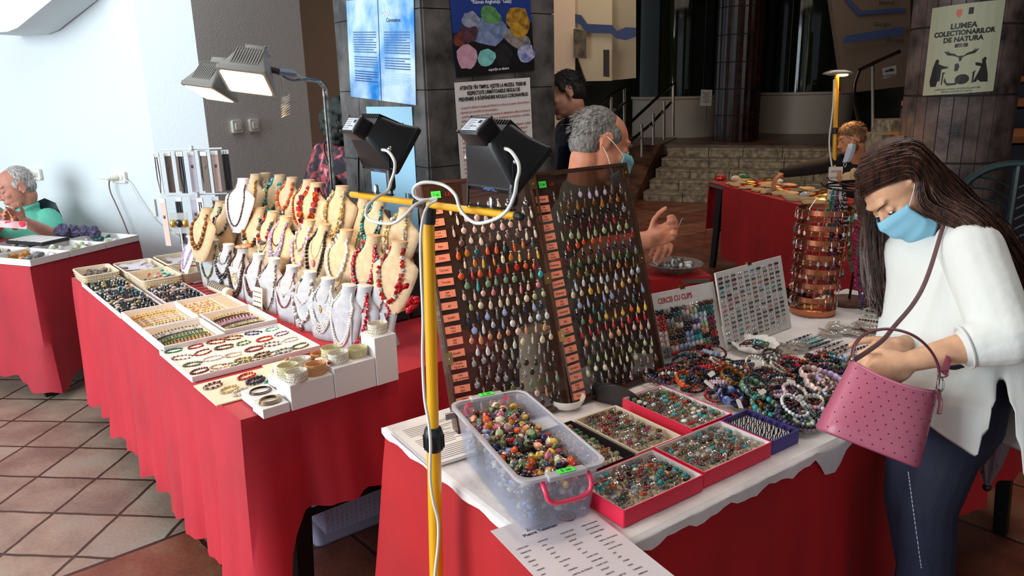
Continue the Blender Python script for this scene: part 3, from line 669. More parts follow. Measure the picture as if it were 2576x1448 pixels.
def table(lab, P, U, Vv, L, W, h=TZ, splay=.05, lw=.05, ins=.07):
 M = frame(P, U, Vv) if U.cross(Vv).z > 0 else frame(P, U, Vv)
 t = thing('folding_table', lab, 'table', Matrix.Translation(P + U * L / 2 + Vv * W / 2))
 def pt(u, v, z): return P + U * u + Vv * v + UP * z
 mb = MB(); mb.add(prism([(.0, .0), (L, 0), (L, W), (0, W)], .03, frame(P + UP * (h - .032), U, Vv)) if U.cross(Vv).z > 0 else ([pt(u, v, z) for z in (h - .032, h - .002) for u, v in ((0, 0), (L, 0), (L, W), (0, W))], [(3, 2, 1, 0), (4, 5, 6, 7), (0, 1, 5, 4), (1, 2, 6, 5), (2, 3, 7, 6), (3, 0, 4, 7)]), topm); mb.build('tabletop', t, smooth=False)
 for u in (.1, L - .1):
  for v in (ins, W - ins):
   a = pt(u, v, h - .035); b = pt(u + (splay if u > L / 2 else -splay) * .3, v + (splay if v > W / 2 else -splay) * .8, 0)
   MB().add(tube([a, b], [lw * .72, lw * .6], 4), legm).build('leg', t, smooth=False)
  MB().add(tube([pt(u, .07, h * .45), pt(u, W - .07, h * .45)], .012, 6), legm).build('crossbar', t)
 return t
red = mat('red_cloth', (184, 22, 42), .62, sheen=.06, noise=(3, .08)); redd = mat('red_cloth_far', (170, 16, 22), .75, noise=(3, .08))
whitec = mat('white_tablecloth', (224, 218, 216), .8, noise=(9, .06), bump=(60, .15))
LW = .92
table('folding table with dark legs under the red cloth of the necklace stall', LP, LS, LTv, 2.24, LW, ins=.19, lw=.062)
cloth('tablecloth', 'red tablecloth on the necklace stall, its corner hanging in a point', LP, LS, LTv, 2.24, LW,
  [lambda s: .60, .55, .5, lambda s: .335 if s > .3 else .34], red, seed=5, amp=.026, wl=.21, corners=(.33, .0, 0, 0), cw=(.13, .085))
table('folding table under the white cloth with the pendant showcase', FP, FU, FV, 2.15, .76)
cloth('tablecloth', 'red tablecloth under the white cloth of the front stall', FP, FU, FV, 2.15, .76,
  [lambda s: .66 if s < 1.22 else max(.47, .66 - (s - 1.22) * 1.2), .5, .5, .64], mat('red_cloth_front', (178, 8, 18), .7, sheen=.03, noise=(3, .08)), seed=9, amp=.02, wl=.30, corners=(.03, 0, 0, .02))
def wd(s):
 q = .030 + .006 * math.sin(s * 40) + .004 * math.sin(s * 97)
 if .76 < s < .90: q += .05 * math.sin((s - .76) / .14 * pi)
 return q
wc = cloth('white_cloth', 'crumpled white cloth spread over the top of the front stall', FP, FU, FV, 2.15, .76, [wd, .03, .04, lambda s: .018 + .004 * math.sin(s * 50)], whitec, z=TZ + .0075, amp=.003, wl=.06, seed=3, wr=.0012, base=.012)
K3 = V((-2.546, 3.902, 0)); U3 = V((-.93, .367, 0)).normalized(); V3 = V((.367, .93, 0)).normalized()
table('folding table of the stone stall at the left edge', K3, U3, V3, 1.7, .72)
cloth('tablecloth', 'red tablecloth of the stone stall where the man in the green polo sits', K3, U3, V3, 1.7, .72, [.64, .5, .5, lambda s: .64 if s > .2 else .55], mat('red_cloth_left', (166, 24, 42), .7, sheen=.06, noise=(3, .08)), seed=14, amp=.02, wl=.3, corners=(.06, 0, 0, 0))
A4 = atz(1783, 459); A4.z = 0; e_ = atz(2085, 535); U4 = (V((e_.x, e_.y, 0)) - A4).normalized(); V4 = V((-U4.y, U4.x, 0)).normalized()
if V4.x < 0: V4 = -V4
table('folding table of the far stall near the steps', A4, U4, V4, 2.3, .52)
cloth('tablecloth', 'dark red tablecloth of the far stall with an opening at its far end', A4, U4, V4, 2.3, .52, [.6, .6, .6, .42], redd, seed=21, amp=.02, wl=.33, corners=(.0, 0, 0, .05), gap=(.0, .26))
# clear storage box with basket under the necklace stall
clearb = glassmat('clear_box', (226, 226, 244), .26, .12); lilac = mat('white_basket', (238, 236, 240), .5)
def bin_(name, lab, c, X, Y, a, b, h, m, taper=.9, rim=.01, rib=0, cat='box', hollow=1):
 X = V(X).normalized(); Y = UP.cross(X); M = frame(c, X, Y); t = thing(name, lab, cat, M)
 o1 = rrect(a / 2, b / 2, .03); o0 = rrect(a / 2 * taper, b / 2 * taper, .025); th = .004
 i1 = rrect(a / 2 - th, b / 2 - th, .027); i0 = rrect(a / 2 * taper - th, b / 2 * taper - th, .022); n = len(o1)
 rings = [[(x, y, 0) for x, y in o0], [(x, y, h) for x, y in o1], [(x, y, h) for x, y in i1], [(x, y, th) for x, y in i0]]
 vs, fs = loft(rings, cap=True); MB().add((vs, fs), m, M).build('body', t)
 if rim: MB().add(tube([M @ V((x, y, h)) for x, y in o1], rim, 6, closed=True, flat=.6), m).build('rim', t)
 return t, M
bc0 = atz(905, 1325, 0.0); d0 = (atz(960, 1320, 0) - atz(800, 1385, 0)).normalized()
bc0 = atz(800, 1385, 0) + d0 * .28 + UP.cross(d0) * .2
t, M = bin_('storage_box', 'large clear plastic storage box on the floor under the necklace stall', bc0 + UP * .002, d0, None, .60, .40, .28, clearb, .92)
MB().add(prism(rrect(.305, .205, .03), .014, M @ Matrix.Translation((0, 0, .282))), clearb).build('lid', t, bev=.003)
MB().add(tube([M @ V(p) for p in ((-.31, -.06, .22), (-.335, -.05, .2), (-.335, .05, .2), (-.31, .06, .22))], .008, 8), mat('blue_handle', (70, 80, 160), .4)).build('latch_handle', t)
bt = thing('basket', 'white perforated basket inside the clear storage box under the stall', 'basket', M @ Matrix.Translation((0, -.02, .03)))
bm = MB(); BM = M @ Matrix.Translation((.02, -.03, .03)); Lb, Wb, Hb = .50, .28, .13
for k in range(27):
 x = -Lb / 2 + Lb * k / 26
 for y in (-Wb / 2, Wb / 2): bm.add(box((x, y, Hb / 2), (.008, .004, Hb)), lilac, BM)
for k in range(15):
 y = -Wb / 2 + Wb * k / 14
 for x in (-Lb / 2, Lb / 2): bm.add(box((x, y, Hb / 2), (.004, .008, Hb)), lilac, BM)
for k in range(7):
 z = .02 + k * (Hb - .02) / 6
 bm.add(tube([BM @ V((x, y, z)) for x, y in rrect(Lb / 2, Wb / 2, .01, 1)], .004, 4, closed=True), lilac)
bm.add(box((0, 0, .004), (Lb, Wb, .006)), lilac, BM); bm.build('lattice_body', bt, smooth=False)
MB().add(tube([BM @ V((x, y, Hb)) for x, y in rrect(Lb / 2 + .006, Wb / 2 + .006, .02)], .008, 6, closed=True), lilac).build('rim', bt)
# floodlight stand --------------------------------------------------------
yel = mat('yellow_paint', (236, 172, 20), .32, coat=.3); blkp = mat('black_plastic', (22, 22, 24), .45); whc = mat('white_cable_sheath', (222, 222, 214), .45); tape = mat('black_tape', (20, 20, 26), .3, bump=(60, .3))
ptop = aty(1077, 548, 1.49); plow = aty(1099, 1448, 1.49); pbot = ptop + (plow - ptop) * (ptop.z / (ptop.z - plow.z))
stnd = thing('floodlight_stand', 'yellow floodlight stand with a crossbar, its pole in front of the stalls', 'lamp stand', V((pbot.x, pbot.y, 0)))
cl = aty(1091, 1102, 1.49)
MB().add(tube([cl + UP * .02, ptop], .0125, 20), yel).build('upper_tube', stnd)
MB().add(tube([pbot + UP * .12, cl], .0155, 20), yel).build('lower_tube', stnd)
cm = MB().add(lathe([(.017, -.028), (.021, -.022), (.021, .012), (.018, .024), (.014, .028)], 16, Matrix.Translation(cl)), blkp)
for k in range(12):
 a = 2 * pi * k / 12; cm.add(box((cl.x + .021 * math.cos(a), cl.y + .021 * math.sin(a), cl.z - .006), (.004, .004, .03)), blkp)
cm.build('clamp_collar', stnd)
for k in range(3):
 a = pi / 2 + .2 + k * 2 * pi / 3; f_ = V((pbot.x + .33 * math.cos(a), pbot.y + .33 * math.sin(a), .02))
 MB().add(tube([V((pbot.x, pbot.y, .33)), f_], .011, 10), yel).build('leg', stnd)
 MB().add(caps(f_, f_ + V((0, 0, -.005)), .015, .015, 10), blkp).build('rubber_foot', stnd)
c_r = atd(1306, 544, 1.30); c_l = atd(880, 488, 1.74)
MB().add(tube([c_l, c_r], .0070, 20), yel).build('crossbar', stnd); cd_ = (c_r - c_l).normalized()
MB().add(caps(c_r - cd_ * .006, c_r + cd_ * .004, .0078, .0076, 14), blkp).build('end_cap', stnd); MB().add(caps(c_l - cd_ * .004, c_l + cd_ * .006, .0076, .0078, 14), blkp).build('end_cap', stnd)
jm = atd(1080, 520, 1.50)
MB().add(tube([ptop + UP * -.012, V((jm.x, jm.y, jm.z - .004))], .014, 16), blkp).build('tube_socket', stnd)
jt = c_l.lerp(c_r, .50); MB().add(tube([jt - cd_ * .022, jt + cd_ * .022], .0095, 14), tape).build('tape_wrap', stnd)
# ================================================================ shared small goods
def gem(n, c, rough=.18, c2=None, sc_=60): return mat('gem_' + n, c, rough, noise=(sc_, .35), c2=c2, coat=.3)
G = dict(turq=gem('turquoise', (40, 170, 176)), teal=gem('teal', (24, 96, 96)), orange=gem('carnelian', (214, 84, 30)), red=gem('red_jasper', (176, 30, 28)), coral=gem('coral', (196, 22, 40)), black=gem('onyx', (20, 18, 22)), brown=gem('brown', (84, 46, 30)),
 dbrown=gem('dark_brown', (46, 30, 30)), amber=gem('amber', (206, 136, 40), c2=(140, 76, 20)), yellow=gem('citrine', (222, 178, 70)), cream=gem('cream', (226, 210, 180)), white=gem('white', (236, 232, 226)), pearl=mat('pearl', (228, 222, 214), .2, .15, coat=.5), silver=mat('silver', (206, 204, 200), .22, 1),
 gold=mat('gold', (222, 176, 84), .25, 1), lilac=gem('amethyst', (170, 140, 190), c2=(210, 190, 215)), purple=gem('purple', (82, 52, 96)), plum=gem('plum', (120, 30, 56)), navy=gem('lapis', (34, 42, 84), c2=(22, 26, 52)), blue=gem('blue', (70, 96, 160), c2=(150, 170, 200)), pink=gem('pink', (220, 120, 140)),
 rose=gem('rose_quartz', (232, 186, 176), .15), green=gem('green', (40, 110, 70)), lgreen=gem('prehnite', (176, 190, 140)), olive=gem('olive', (100, 100, 50)), grey=gem('grey', (130, 128, 126), c2=(60, 60, 62)), peach=gem('peach', (226, 150, 110)), clear=mat('clear_quartz', (214, 206, 190), .1, coat=.5, alpha=.75),
 smoky=gem('smoky', (110, 86, 76)), tiger=gem('tiger_eye', (150, 92, 24), c2=(70, 40, 12)), moss=gem('speckled_green', (120, 160, 130), c2=(50, 60, 44), sc_=160), pale=gem('pale_blue', (190, 206, 222)), magenta=gem('magenta', (180, 30, 110)), obs=gem('snowflake', (50, 48, 50), c2=(170, 170, 168), sc_=220))
wbox = mat('white_card', (226, 222, 220), .7, bump=(120, .06)); cream = mat('cream_card', (232, 216, 190), .7); creamp = mat('cream_plastic', (226, 214, 188), .5); velvet = mat('black_velvet', (18, 16, 20), .95); beigef = mat('beige_lining', (222, 200, 172), .9, bump=(200, .1)); paper = mat('paper', (226, 220, 214), .75)
def inst(name, src, M, label, cat, group=None):
 o = bpy.data.objects.new(name, src.data); COL.objects.link(o); o.matrix_basis = M; return tag(o, label, cat, group)
def proto(mb, name):
 """mesh only, for copies that share it"""
 o = mb.build(name, org=(0, 0, 0)); COL.objects.unlink(o); return o
LM = frame(LP + UP * (TZ + .006), LS, -LTv)  # x along the table, y towards its front edge
def LMt(s, t, z=0, rot=0): return Matrix.Translation(L3(s, t, TZ + .006 + z)) @ frame((0, 0, 0), LTv, LS) @ rotz(rot)   # x = t, y = s
def FMt(u, v, z=0, rot=0): return Matrix.Translation(F3(u, v, TZ + .0095 + z)) @ frame((0, 0, 0), FU, FV) @ rotz(rot)   # x = u, y = v
def tray(name, lab, M, a, b, h, m, inner=None, th=.004, cat='tray', group=None, z=.002):
 """open tray, a along x, b along y"""
 t = thing(name, lab, cat, M, group); rings = [[(x, y, 0) for x, y in rrect(a / 2, b / 2, .002, 1)], [(x, y, h) for x, y in rrect(a / 2, b / 2, .002, 1)], [(x, y, h) for x, y in rrect(a / 2 - th, b / 2 - th, .0015, 1)], [(x, y, z) for x, y in rrect(a / 2 - th, b / 2 - th, .0015, 1)]]
 MB().add(loft(rings), m, M).build('tray_body', t, smooth=False)
 if inner: MB().add(box((0, 0, z + .0015), (a - 2 * th - .001, b - 2 * th - .001, .003)), inner, M).build('lining', t, smooth=False)
 return t
# ---------------------------------------------------------------- bust displays
tan = mat('tan_linen', (212, 184, 146), .9, bump=(260, .25), noise=(40, .06)); tanc = mat('tan_cap', (198, 164, 122), .9); greyv = mat('grey_velvet', (186, 188, 192), .95, sheen=.4, noise=(30, .08)); greyc = mat('grey_cap', (214, 208, 200), .9); whitev = mat('white_leatherette', (232, 226, 228), .5)
TANP = [(0, .026, .010), (.012, .040, .014), (.045, .060, .017), (.09, .078, .021), (.13, .089, .024), (.152, .089, .025), (.165, .076, .026), (.178, .050, .0265), (.192, .033, .0265), (.21, .0295, .0265), (.226, .031, .0275), (.232, .0325, .0285)]
GRYP = [(0, .050, .020), (.02, .053, .021), (.06, .061, .022), (.10, .069, .024), (.13, .073, .026), (.147, .071, .027), (.16, .058, .027), (.172, .040, .0265), (.185, .031, .0265), (.20, .028, .026), (.214, .030, .027), (.219, .0315, .0275)]
TANP = [(a, b * 1.12, c) for a, b, c in TANP[:8]] + TANP[8:]; GRYP = [(a, b * 1.14, c) for a, b, c in GRYP[:8]] + GRYP[8:]
def bsurf(P, x, z, lean):
 for (z0, w0, d0), (z1, w1, d1) in zip(P, P[1:]):
  if z0 <= z <= z1: f = (z - z0) / (z1 - z0); w_ = w0 + (w1 - w0) * f; d_ = d0 + (d1 - d0) * f; break
 else: w_, d_ = (P[-1][1:] if z > P[-1][0] else P[0][1:])
 q = max(0, 1 - (x / w_) ** 2); return yc(z, lean) - d_ * math.sqrt(q), w_
def yc(z, lean): return lean * z + .9 * (z - .12) ** 2
def bust_proto(P, lean, m, mc, back):
 M = None; t = thing('necklace_bust', None, 'bust', Matrix.Identity(4)); n = 24
 secs = [[(w_ * math.cos(2 * pi * k / n), yc(z, lean) + d_ * math.sin(2 * pi * k / n) * (1 if math.sin(2 * pi * k / n) < 0 else .35), z) for k in range(n)] for z, w_, d_ in P]
 MB().add(loft(secs), m).build('chest_form', t)
 z, w_, d_ = P[-1]; y = yc(z, lean)
 MB().add(lathe([(0.0, .0), (.99, .0), (1, .12), (.93, .22), (0, .26)], 24, Matrix.Translation((0, y - d_ * .28, z)) @ Matrix.Diagonal((w_, d_ * .72, .012, 1))), mc).build('neck_cap', t)
 if back == 'foot':
  MB().add(prism([(.0, 0), (.075, 0), (.08, .02), (.052, .12), (.045, .12), (.035, .05)], .05, frame((-.025, 0, 0), (0, 1, 0), (0, 0, 1)) @ Matrix.Translation((0, 0, 0))), m).build('easel_leg', t, smooth=False)
 else:
  MB().add(loft([[(sx_ * w2, y0, z_) for sx_, y0 in ((-1, .0), (1, .0), (.8, q), (-.8, q))] for z_, w2, q in ((0, .05, .085), (.05, .054, .062), (.11, .06, .05), (.14, .05, .045))]), m).build('easel_leg', t, smooth=False)
 return t
BT = bust_proto(TANP, .30, tan, tanc, 'foot'); BG = bust_proto(GRYP, .22, greyv, greyc, 'block'); BW = bust_proto(TANP, .30, whitev, whitev, 'foot')
protos = [BT, BG, BW]; used = {}
def face(yaw): return rotz(yaw)
YAW = math.atan2(-.60, -.80)  # direction the busts look at, seen as -Y of the bust
def bustM(px, py, ztop, kind, yaw=0, sc_=1):
 yaw += .12
 P, lean = (GRYP, .22) if kind == 'g' else (TANP, .30); h = P[-1][0] * sc_; p = atz(px, py, ztop)
 d = V((-.70, -.71, 0)); M = rotz(math.atan2(d.x, -d.y) + yaw) @ Matrix.Scale(sc_, 4)   # -Y axis -> d
 off = M @ V((0, yc(P[-1][0], lean) - .01, 0)); return Matrix.Translation(V((p.x, p.y, ztop - h)) - V((off.x, off.y, 0))) @ M
def place_bust(px, py, ztop, kind, lab, grp, yaw=0, sc_=1):
 pr = {'t': BT, 'g': BG, 'w': BW}[kind]; M = bustM(px, py, ztop, kind, yaw, sc_)
 return (copy_tree(pr, M, lab, grp) if kind in used or True else pr), M
def neckpath(P, lean, zb, wid=.04, zt=None, r=.004, pw=1.7, n=26, side=.0):
 zt = zt or P[-1][0] - .022; out = []; wn = bsurf(P, 0, zt, lean)[1]
 for i in range(n + 1):
  t = -1 + 2 * i / n; z = zb + (zt - zb) * abs(t) ** pw; q = abs(t)
  x = math.copysign(min(wid * (1 - (1 - q) ** 2.0), bsurf(P, 0, z, lean)[1] * .97), t) + side * (1 - q)
  if abs(x) > wn and z > .16: x = math.copysign(max(wn, abs(x) * .9), t)
  y, _ = bsurf(P, x, z, lean); out.append(V((x, y - r * .9, z)))
 zz = zt + .002; yb = yc(zz, lean)
 back = [V((wn * math.cos(a) * 1.04, yb + .028 * math.sin(a) * .4 + .006, zz)) for a in (.0 + .3, .9, 1.6, 2.3, pi - .3)]
 return out, back
def necklace(M, kind, lab, cols, r, zb, wid=.04, style='bead', strands=1, pend=None, pw=1.7, grp='necklaces on display busts', side=0, gap=1.9):
 P, lean = (GRYP, .22) if kind == 'g' else (TANP, .30); ms = [G[c] for c in cols]; wid *= 1.15; r *= 1.08
 t = thing('necklace', lab, 'necklace', M @ Matrix.Translation((0, 0, zb)), grp); I = M
 mb = MB(); back = None
 for s_ in range(strands):
  zz = zb + s_ * r * 2.3; f, back = neckpath(P, lean, zz, wid + (0 if strands == 1 else -.004 * s_), r=r, pw=pw, side=side)
  if style == 'bead': beads(mb, f, r, ms, jit=.12, gap=gap)
  elif style == 'grad':
   pts = f; acc = resample(f, r * 1.5)
   for i, p in enumerate(acc):
    q = 1 - abs(i / (len(acc) - 1) * 2 - 1) * .55; mb.add(ell(p, r * q, 7, 5), ms[i % len(ms)])
  elif style == 'chip':
   for p in resample(f, r * .8):
    for _ in range(2):
     a = V([R.uniform(-1, 1) for _ in range(3)]); mb.add(ell(p + a * r * .45 + V((0, -r * .3, 0)), (r * R.uniform(.3, .8), r * R.uniform(.3, .6), r * R.uniform(.4, .95)), 5, 4, Matrix.Rotation(R.uniform(0, 3), 4, a)), R.choice(ms))
  elif style == 'cord': mb.add(tube(f, r * .55, 6), ms[0])
  elif style == 'coin':
   for i, p in enumerate(resample(f, r * 1.9)): mb.add(ell(p, (r * R.uniform(.8, 1.1), r * .4, r * R.uniform(.8, 1.15)), 10, 6), ms[i % len(ms)])
  elif style == 'cube':
   for i, p in enumerate(resample(f, r * 2.1)): mb.add(box((0, 0, 0), (r * 1.5, r * 1.4, r * 1.5)), ms[i % len(ms)], Matrix.Translation(p) @ Matrix.Rotation(R.uniform(0, 1.5), 4, V((R.random(), 1, R.random()))))
 mb.v = [tuple(I @ V(p)) for p in mb.v]; mb.build('strand', t)
 if back:
  b = MB().add(tube([I @ p for p in back], .0012, 5), G['silver']); b.build('clasp_cord', t)
 if pend:
  k, c, sz = pend; f, _ = neckpath(P, lean, zb, wid, r=r, pw=pw, side=side); p = min(f, key=lambda q: q.z); y, _w = bsurf(P, p.x, p.z - sz, lean); c0 = V((p.x, min(p.y, y) - .003, p.z - sz * .9)); mb = MB()
  if k == 'drop': mb.add(ell(c0, (sz * .45, sz * .25, sz * .75), 10, 8), G[c])
  elif k == 'disc':
   mb.add(ell(c0, (sz, sz * .16, sz), 16, 6), G[c])
   for i in range(8): mb.add(ell(c0 + V((sz * .8 * math.cos(i * .785), -sz * .12, sz * .8 * math.sin(i * .785))), sz * .18, 6, 4), G[c])
  elif k == 'flower':
   for i in range(7): mb.add(tube([c0 + V((0, -.001, 0)) + V((math.cos(i * .9 + q) * sz * d_, 0, math.sin(i * .9 + q) * sz * d_)) for q, d_ in ((0, .25), (.35, .8), (.1, 1.1), (-.25, .8))], sz * .11, 5, closed=True), G[c])
   mb.add(ell(c0, sz * .25, 8, 6), G[c])
  elif k == 'moon': mb.add(tube([c0 + V((sz * math.cos(a), -.002, sz * math.sin(a) + sz)) for a in [pi * 1.1 + i * .8 * pi / 10 for i in range(11)]], [sz * .05 + sz * .17 * math.sin(pi * i / 10) for i in range(11)], 6), G[c])
  elif k == 'diamond': mb.add(tube([c0 + V(q) * sz for q in ((0, 0, 1.1), (.75, 0, 0), (0, 0, -1.1), (-.75, 0, 0))], sz * .14, 4, closed=True), G[c])
  elif k == 'leaf': mb.add(loft([oval(c0 + V((sz * .3 * math.sin(q), 0, sz - 2 * sz * q / 2.6)), (1, 0, 0), (0, 1, 0), .002 + sz * .26 * math.sin(q * pi / 2.6), sz * .12, 6) for q in (0, .5, 1, 1.5, 2, 2.6)]), G[c])
  elif k == 'block': mb.add(prism(rrect(sz * .4, sz * .8, sz * .15, 2), sz * .3, frame(c0, (1, 0, 0), (0, 0, 1))), G[c])
  mb.v = [tuple(I @ V(p)) for p in mb.v]; mb.build('pendant', t)
 return t
zz = lambda x, y: (440 + x / 3.217, 400 + y / 3.217)
ROWA = [ # px, py (zoom), kind, necklaces
 (310, 655, 'g', [('green and amber bead necklace', ['green', 'amber', 'green', 'olive'], .0048, .055, .042, 'bead', 1, ('block', 'clear', .014))]),
 (430, 690, 'g', [('black bead necklace of three knotted strands', ['black', 'dbrown', 'grey'], .006, .075, .045, 'bead', 2, ('drop', 'black', .02)), ('plain silver collar', ['silver'], .006, .14, .030, 'cord', 1, None)]),
 (545, 720, 'g', [('twisted dark brown bead rope', ['dbrown', 'brown'], .006, .02, .052, 'bead', 2, None), ('yellow chain with cream openwork flower pendant', ['gold'], .002, .115, .03, 'cord', 1, ('flower', 'cream', .024))]),
 (675, 770, 'g', [('dark garnet seed-bead rope', ['dbrown', 'plum', 'brown'], .0038, .05, .045, 'bead', 3, None)]),
 (800, 805, 'g', [('long chain of brown and cream chips', ['cream', 'dbrown', 'smoky', 'black'], .0045, .02, .05, 'chip', 1, None)]),
 (945, 865, 'g', [('thin plum-red cord necklace', ['plum'], .0045, .065, .05, 'cord', 1, None), ('fine chain with small grey bead', ['gold'], .0016, .115, .036, 'cord', 1, ('drop', 'grey', .007))]),
 (1090, 910, 'g', [('grey and white pearl strand with silver heart', ['pearl', 'grey', 'pearl', 'silver'], .0065, .035, .052, 'bead', 1, ('drop', 'silver', .02)), ('short blush pearl strand', ['rose', 'pearl'], .0035, .105, .038, 'bead', 1, None)]),
 (1235, 965, 'g', [('four strands of small white freshwater pearls', ['pearl', 'white'], .0042, .03, .05, 'bead', 4, None), ('thin grey cord with golden leaf', ['grey'], .0016, .13, .032, 'cord', 1, ('leaf', 'gold', .014))]),
 (1405, 1020, 'g', [('long double strand of cream pearls', ['pearl'], .0045, .012, .052, 'bead', 2, None)]),
 (1530, 1025, 'g', [('spiky red coral chip necklace', ['coral'], .007, .03, .048, 'chip', 1, None), ('short red coral collar with silver twig pendant', ['coral'], .004, .115, .034, 'chip', 1, ('leaf', 'silver', .02))]),
 (1660, 1025, 'g', [('long red coral barrel-bead necklace', ['coral', 'coral', 'plum'], .0055, .015, .055, 'bead', 1, None), ('red coral and black choker with twisted silver pendant', ['coral', 'coral', 'black'], .0036, .125, .032, 'chip', 1, ('leaf', 'silver', .016))]),
]
ROWB = [
 (250, 400, 't', [('amber brown bead necklace', ['amber', 'brown'], .006, .06, .05, 'bead', 2, None)]),
 (365, 345, 't', [('green and black shard necklace', ['lgreen', 'moss', 'black'], .009, .09, .05, 'chip', 1, None)]),
 (430, 365, 't', [('black chip necklace with pearl centre', ['black', 'obs'], .008, .10, .048, 'chip', 1, None)]),
 (530, 360, 't', [('chunky dark blue lapis bead necklace', ['navy'], .0085, .075, .05, 'bead', 1, None), ('thin slate blue bead strand', ['navy', 'grey'], .0035, .05, .054, 'bead', 1, None)]),
 (680, 395, 't', [('chunky amber, black and cream bead necklace', ['amber', 'tiger', 'black', 'cream', 'amber'], .0095, .075, .052, 'bead', 1, None)]),
 (790, 425, 't', [('multicoloured stone necklace', ['plum', 'orange', 'purple', 'grey', 'smoky', 'cream'], .008, .105, .045, 'bead', 1, None), ('white crescent collar with teal crystal', ['cream'], .002, .085, .05, 'cord', 1, ('moon', 'white', .03)), ('fine cord with teal crystal block', ['gold'], .0015, .075, .04, 'cord', 1, ('block', 'teal', .02))]),
 (895, 465, 't', [('many-stranded lilac chip necklace', ['lilac', 'lilac', 'pale'], .006, .055, .045, 'chip', 3, None), ('fine plum bead strand', ['plum'], .0025, .12, .04, 'bead', 1, None)]),
 (1085, 495, 't', [('lilac disc bead necklace', ['lilac', 'rose'], .0095, .05, .048, 'coin', 1, None), ('short chain of pearls and petals', ['pearl', 'silver', 'rose'], .005, .12, .036, 'bead', 1, None)]),
 (1210, 530, 't', [('faceted black bead necklace with pink agate slices', ['black', 'dbrown'], .007, .04, .05, 'bead', 1, ('drop', 'magenta', .022)), ('fine necklace with pink stone slice', ['rose'], .0016, .11, .03, 'cord', 1, ('drop', 'pink', .02))]),
 (1385, 575, 't', [('white mother-of-pearl coin necklace', ['white', 'pearl'], .0085, .06, .052, 'coin', 1, None), ('cream cord with small gold knot', ['cream'], .002, .03, .05, 'cord', 1, ('disc', 'gold', .007))]),
 (1605, 620, 't', [('lapis, turquoise and red bead necklace with silver diamond', ['navy', 'navy', 'turq', 'red', 'navy'], .006, .06, .055, 'bead', 1, ('diamond', 'silver', .02)), ('fringed red coral necklace', ['coral'], .009, .03, .05, 'coin', 1, None)]),
 (1815, 670, 't', [('red cube-bead necklace', ['red', 'white', 'red'], .0068, .04, .048, 'cube', 1, None)]),
]
ROWC = [
 (550, 160, 'w', [('thin brown bead strand', ['dbrown', 'smoky'], .0035, .03, .052, 'bead', 1, None)]),
 (650, 125, 't', [('golden stick-bead necklace', ['gold', 'amber'], .006, .06, .05, 'chip', 1, None)]),
 (730, 115, 't', [('pale crystal chip necklace', ['clear', 'lgreen', 'cream'], .008, .07, .05, 'chip', 1, None)]),
 (845, 130, 't', [('turquoise nugget necklace with teal beads', ['turq', 'turq', 'teal', 'lgreen'], .0105, .075, .05, 'bead', 1, None)]),
 (945, 150, 't', [('orange carnelian bead necklace with silver medallion', ['orange', 'peach'], .0075, .10, .05, 'bead', 1, ('disc', 'silver', .02))]),
 (1080, 170, 't', [('red garnet strand with golden beads', ['orange', 'red', 'gold'], .005, .05, .05, 'bead', 1, None)]),
 (1140, 195, 't', [('red jasper cube necklace on orange cord', ['red', 'orange', 'plum', 'red'], .011, .075, .045, 'cube', 1, None)]),
 (1350, 220, 't', [('clear and yellow crystal chip necklace', ['clear', 'yellow', 'cream'], .0085, .03, .045, 'chip', 2, None)]),
 (1530, 318, 't', [('golden knot necklace with pale blue drop', ['gold', 'gold', 'turq'], .006, .04, .045, 'chip', 1, None)]),
 (1655, 335, 't', [('turquoise disc-bead necklace with lapis', ['turq', 'teal', 'navy', 'turq'], .0062, .09, .05, 'bead', 1, ('block', 'silver', .02)), ('long teal bead strand', ['teal', 'turq', 'cream'], .0045, .05, .055, 'bead', 1, None)]),
 (1865, 400, 't', [('pale yellow citrine chip necklace', ['yellow', 'cream', 'clear'], .009, .03, .048, 'chip', 1, None)]),
]
for rows, zt, rn, sc_ in ((ROWA, .969, 'front', 1.0), (ROWB, 1.12, 'middle', 1.0), (ROWC, 1.245, 'back', 1.0)):
 for i, (x, y, k, nk) in enumerate(rows):
  z_ = 1.2 if (rn == 'back' and i in (8, 9, 10)) else zt
  cl_ = {'g': 'grey velvet', 't': 'tan linen', 'w': 'white'}[k]
  b, M = place_bust(*zz(x, y), z_, k, '%s bust in the %s row under the %s' % (cl_, rn, ' '.join(nk[0][0].split()[:7])), 'necklace busts in three rows', R.uniform(-.12, .12), sc_)
  if rn == 'front' and i == 2:
   fl = thing('cloth_flower', 'orange fabric flower lying on a grey bust neck in the front row', 'flower', M @ Matrix.Translation((0, -.01, .224)), None)
   for q in range(5): MB().add(ell((.018 * math.cos(q * 1.26), .018 * math.sin(q * 1.26), .004), (.019, .019, .006), 10, 6), G['peach'], M @ Matrix.Translation((0, yc(.22, .22) - .008, .222))).build('petal', fl)
  for nn in nk: necklace(M, 't' if k == 'w' else k, '%s on a bust in the %s row' % (nn[0], rn), nn[1], nn[2], nn[3], nn[4], nn[5], nn[6], nn[7])
for b in protos:
 for c in list(KID.get(b, [])): bpy.data.objects.remove(c)
 bpy.data.objects.remove(b)
# bust with red flower clusters at the right end
def simple_bust(px, py, zt, kind, lab): return place_bust(px, py, zt, kind, lab, 'necklace busts in three rows')[1]
# riser steps under the two back rows
rism = mat('riser_cloth', (44, 40, 42), .9)
tag(MB().add(box((0, 0, 0), (1.36, .20, .132)), rism, frame(L3(1.14, .74, TZ + .075), LS, LTv)).build('display_riser', bev=.004), 'dark lower riser step carrying the middle row of busts', 'riser')
tag(MB().add(box((0, 0, 0), (1.36, .14, .255)), rism, frame(L3(1.14, .92, TZ + .137), LS, LTv)).build('display_riser', bev=.004), 'dark high riser carrying the back row of busts', 'riser')
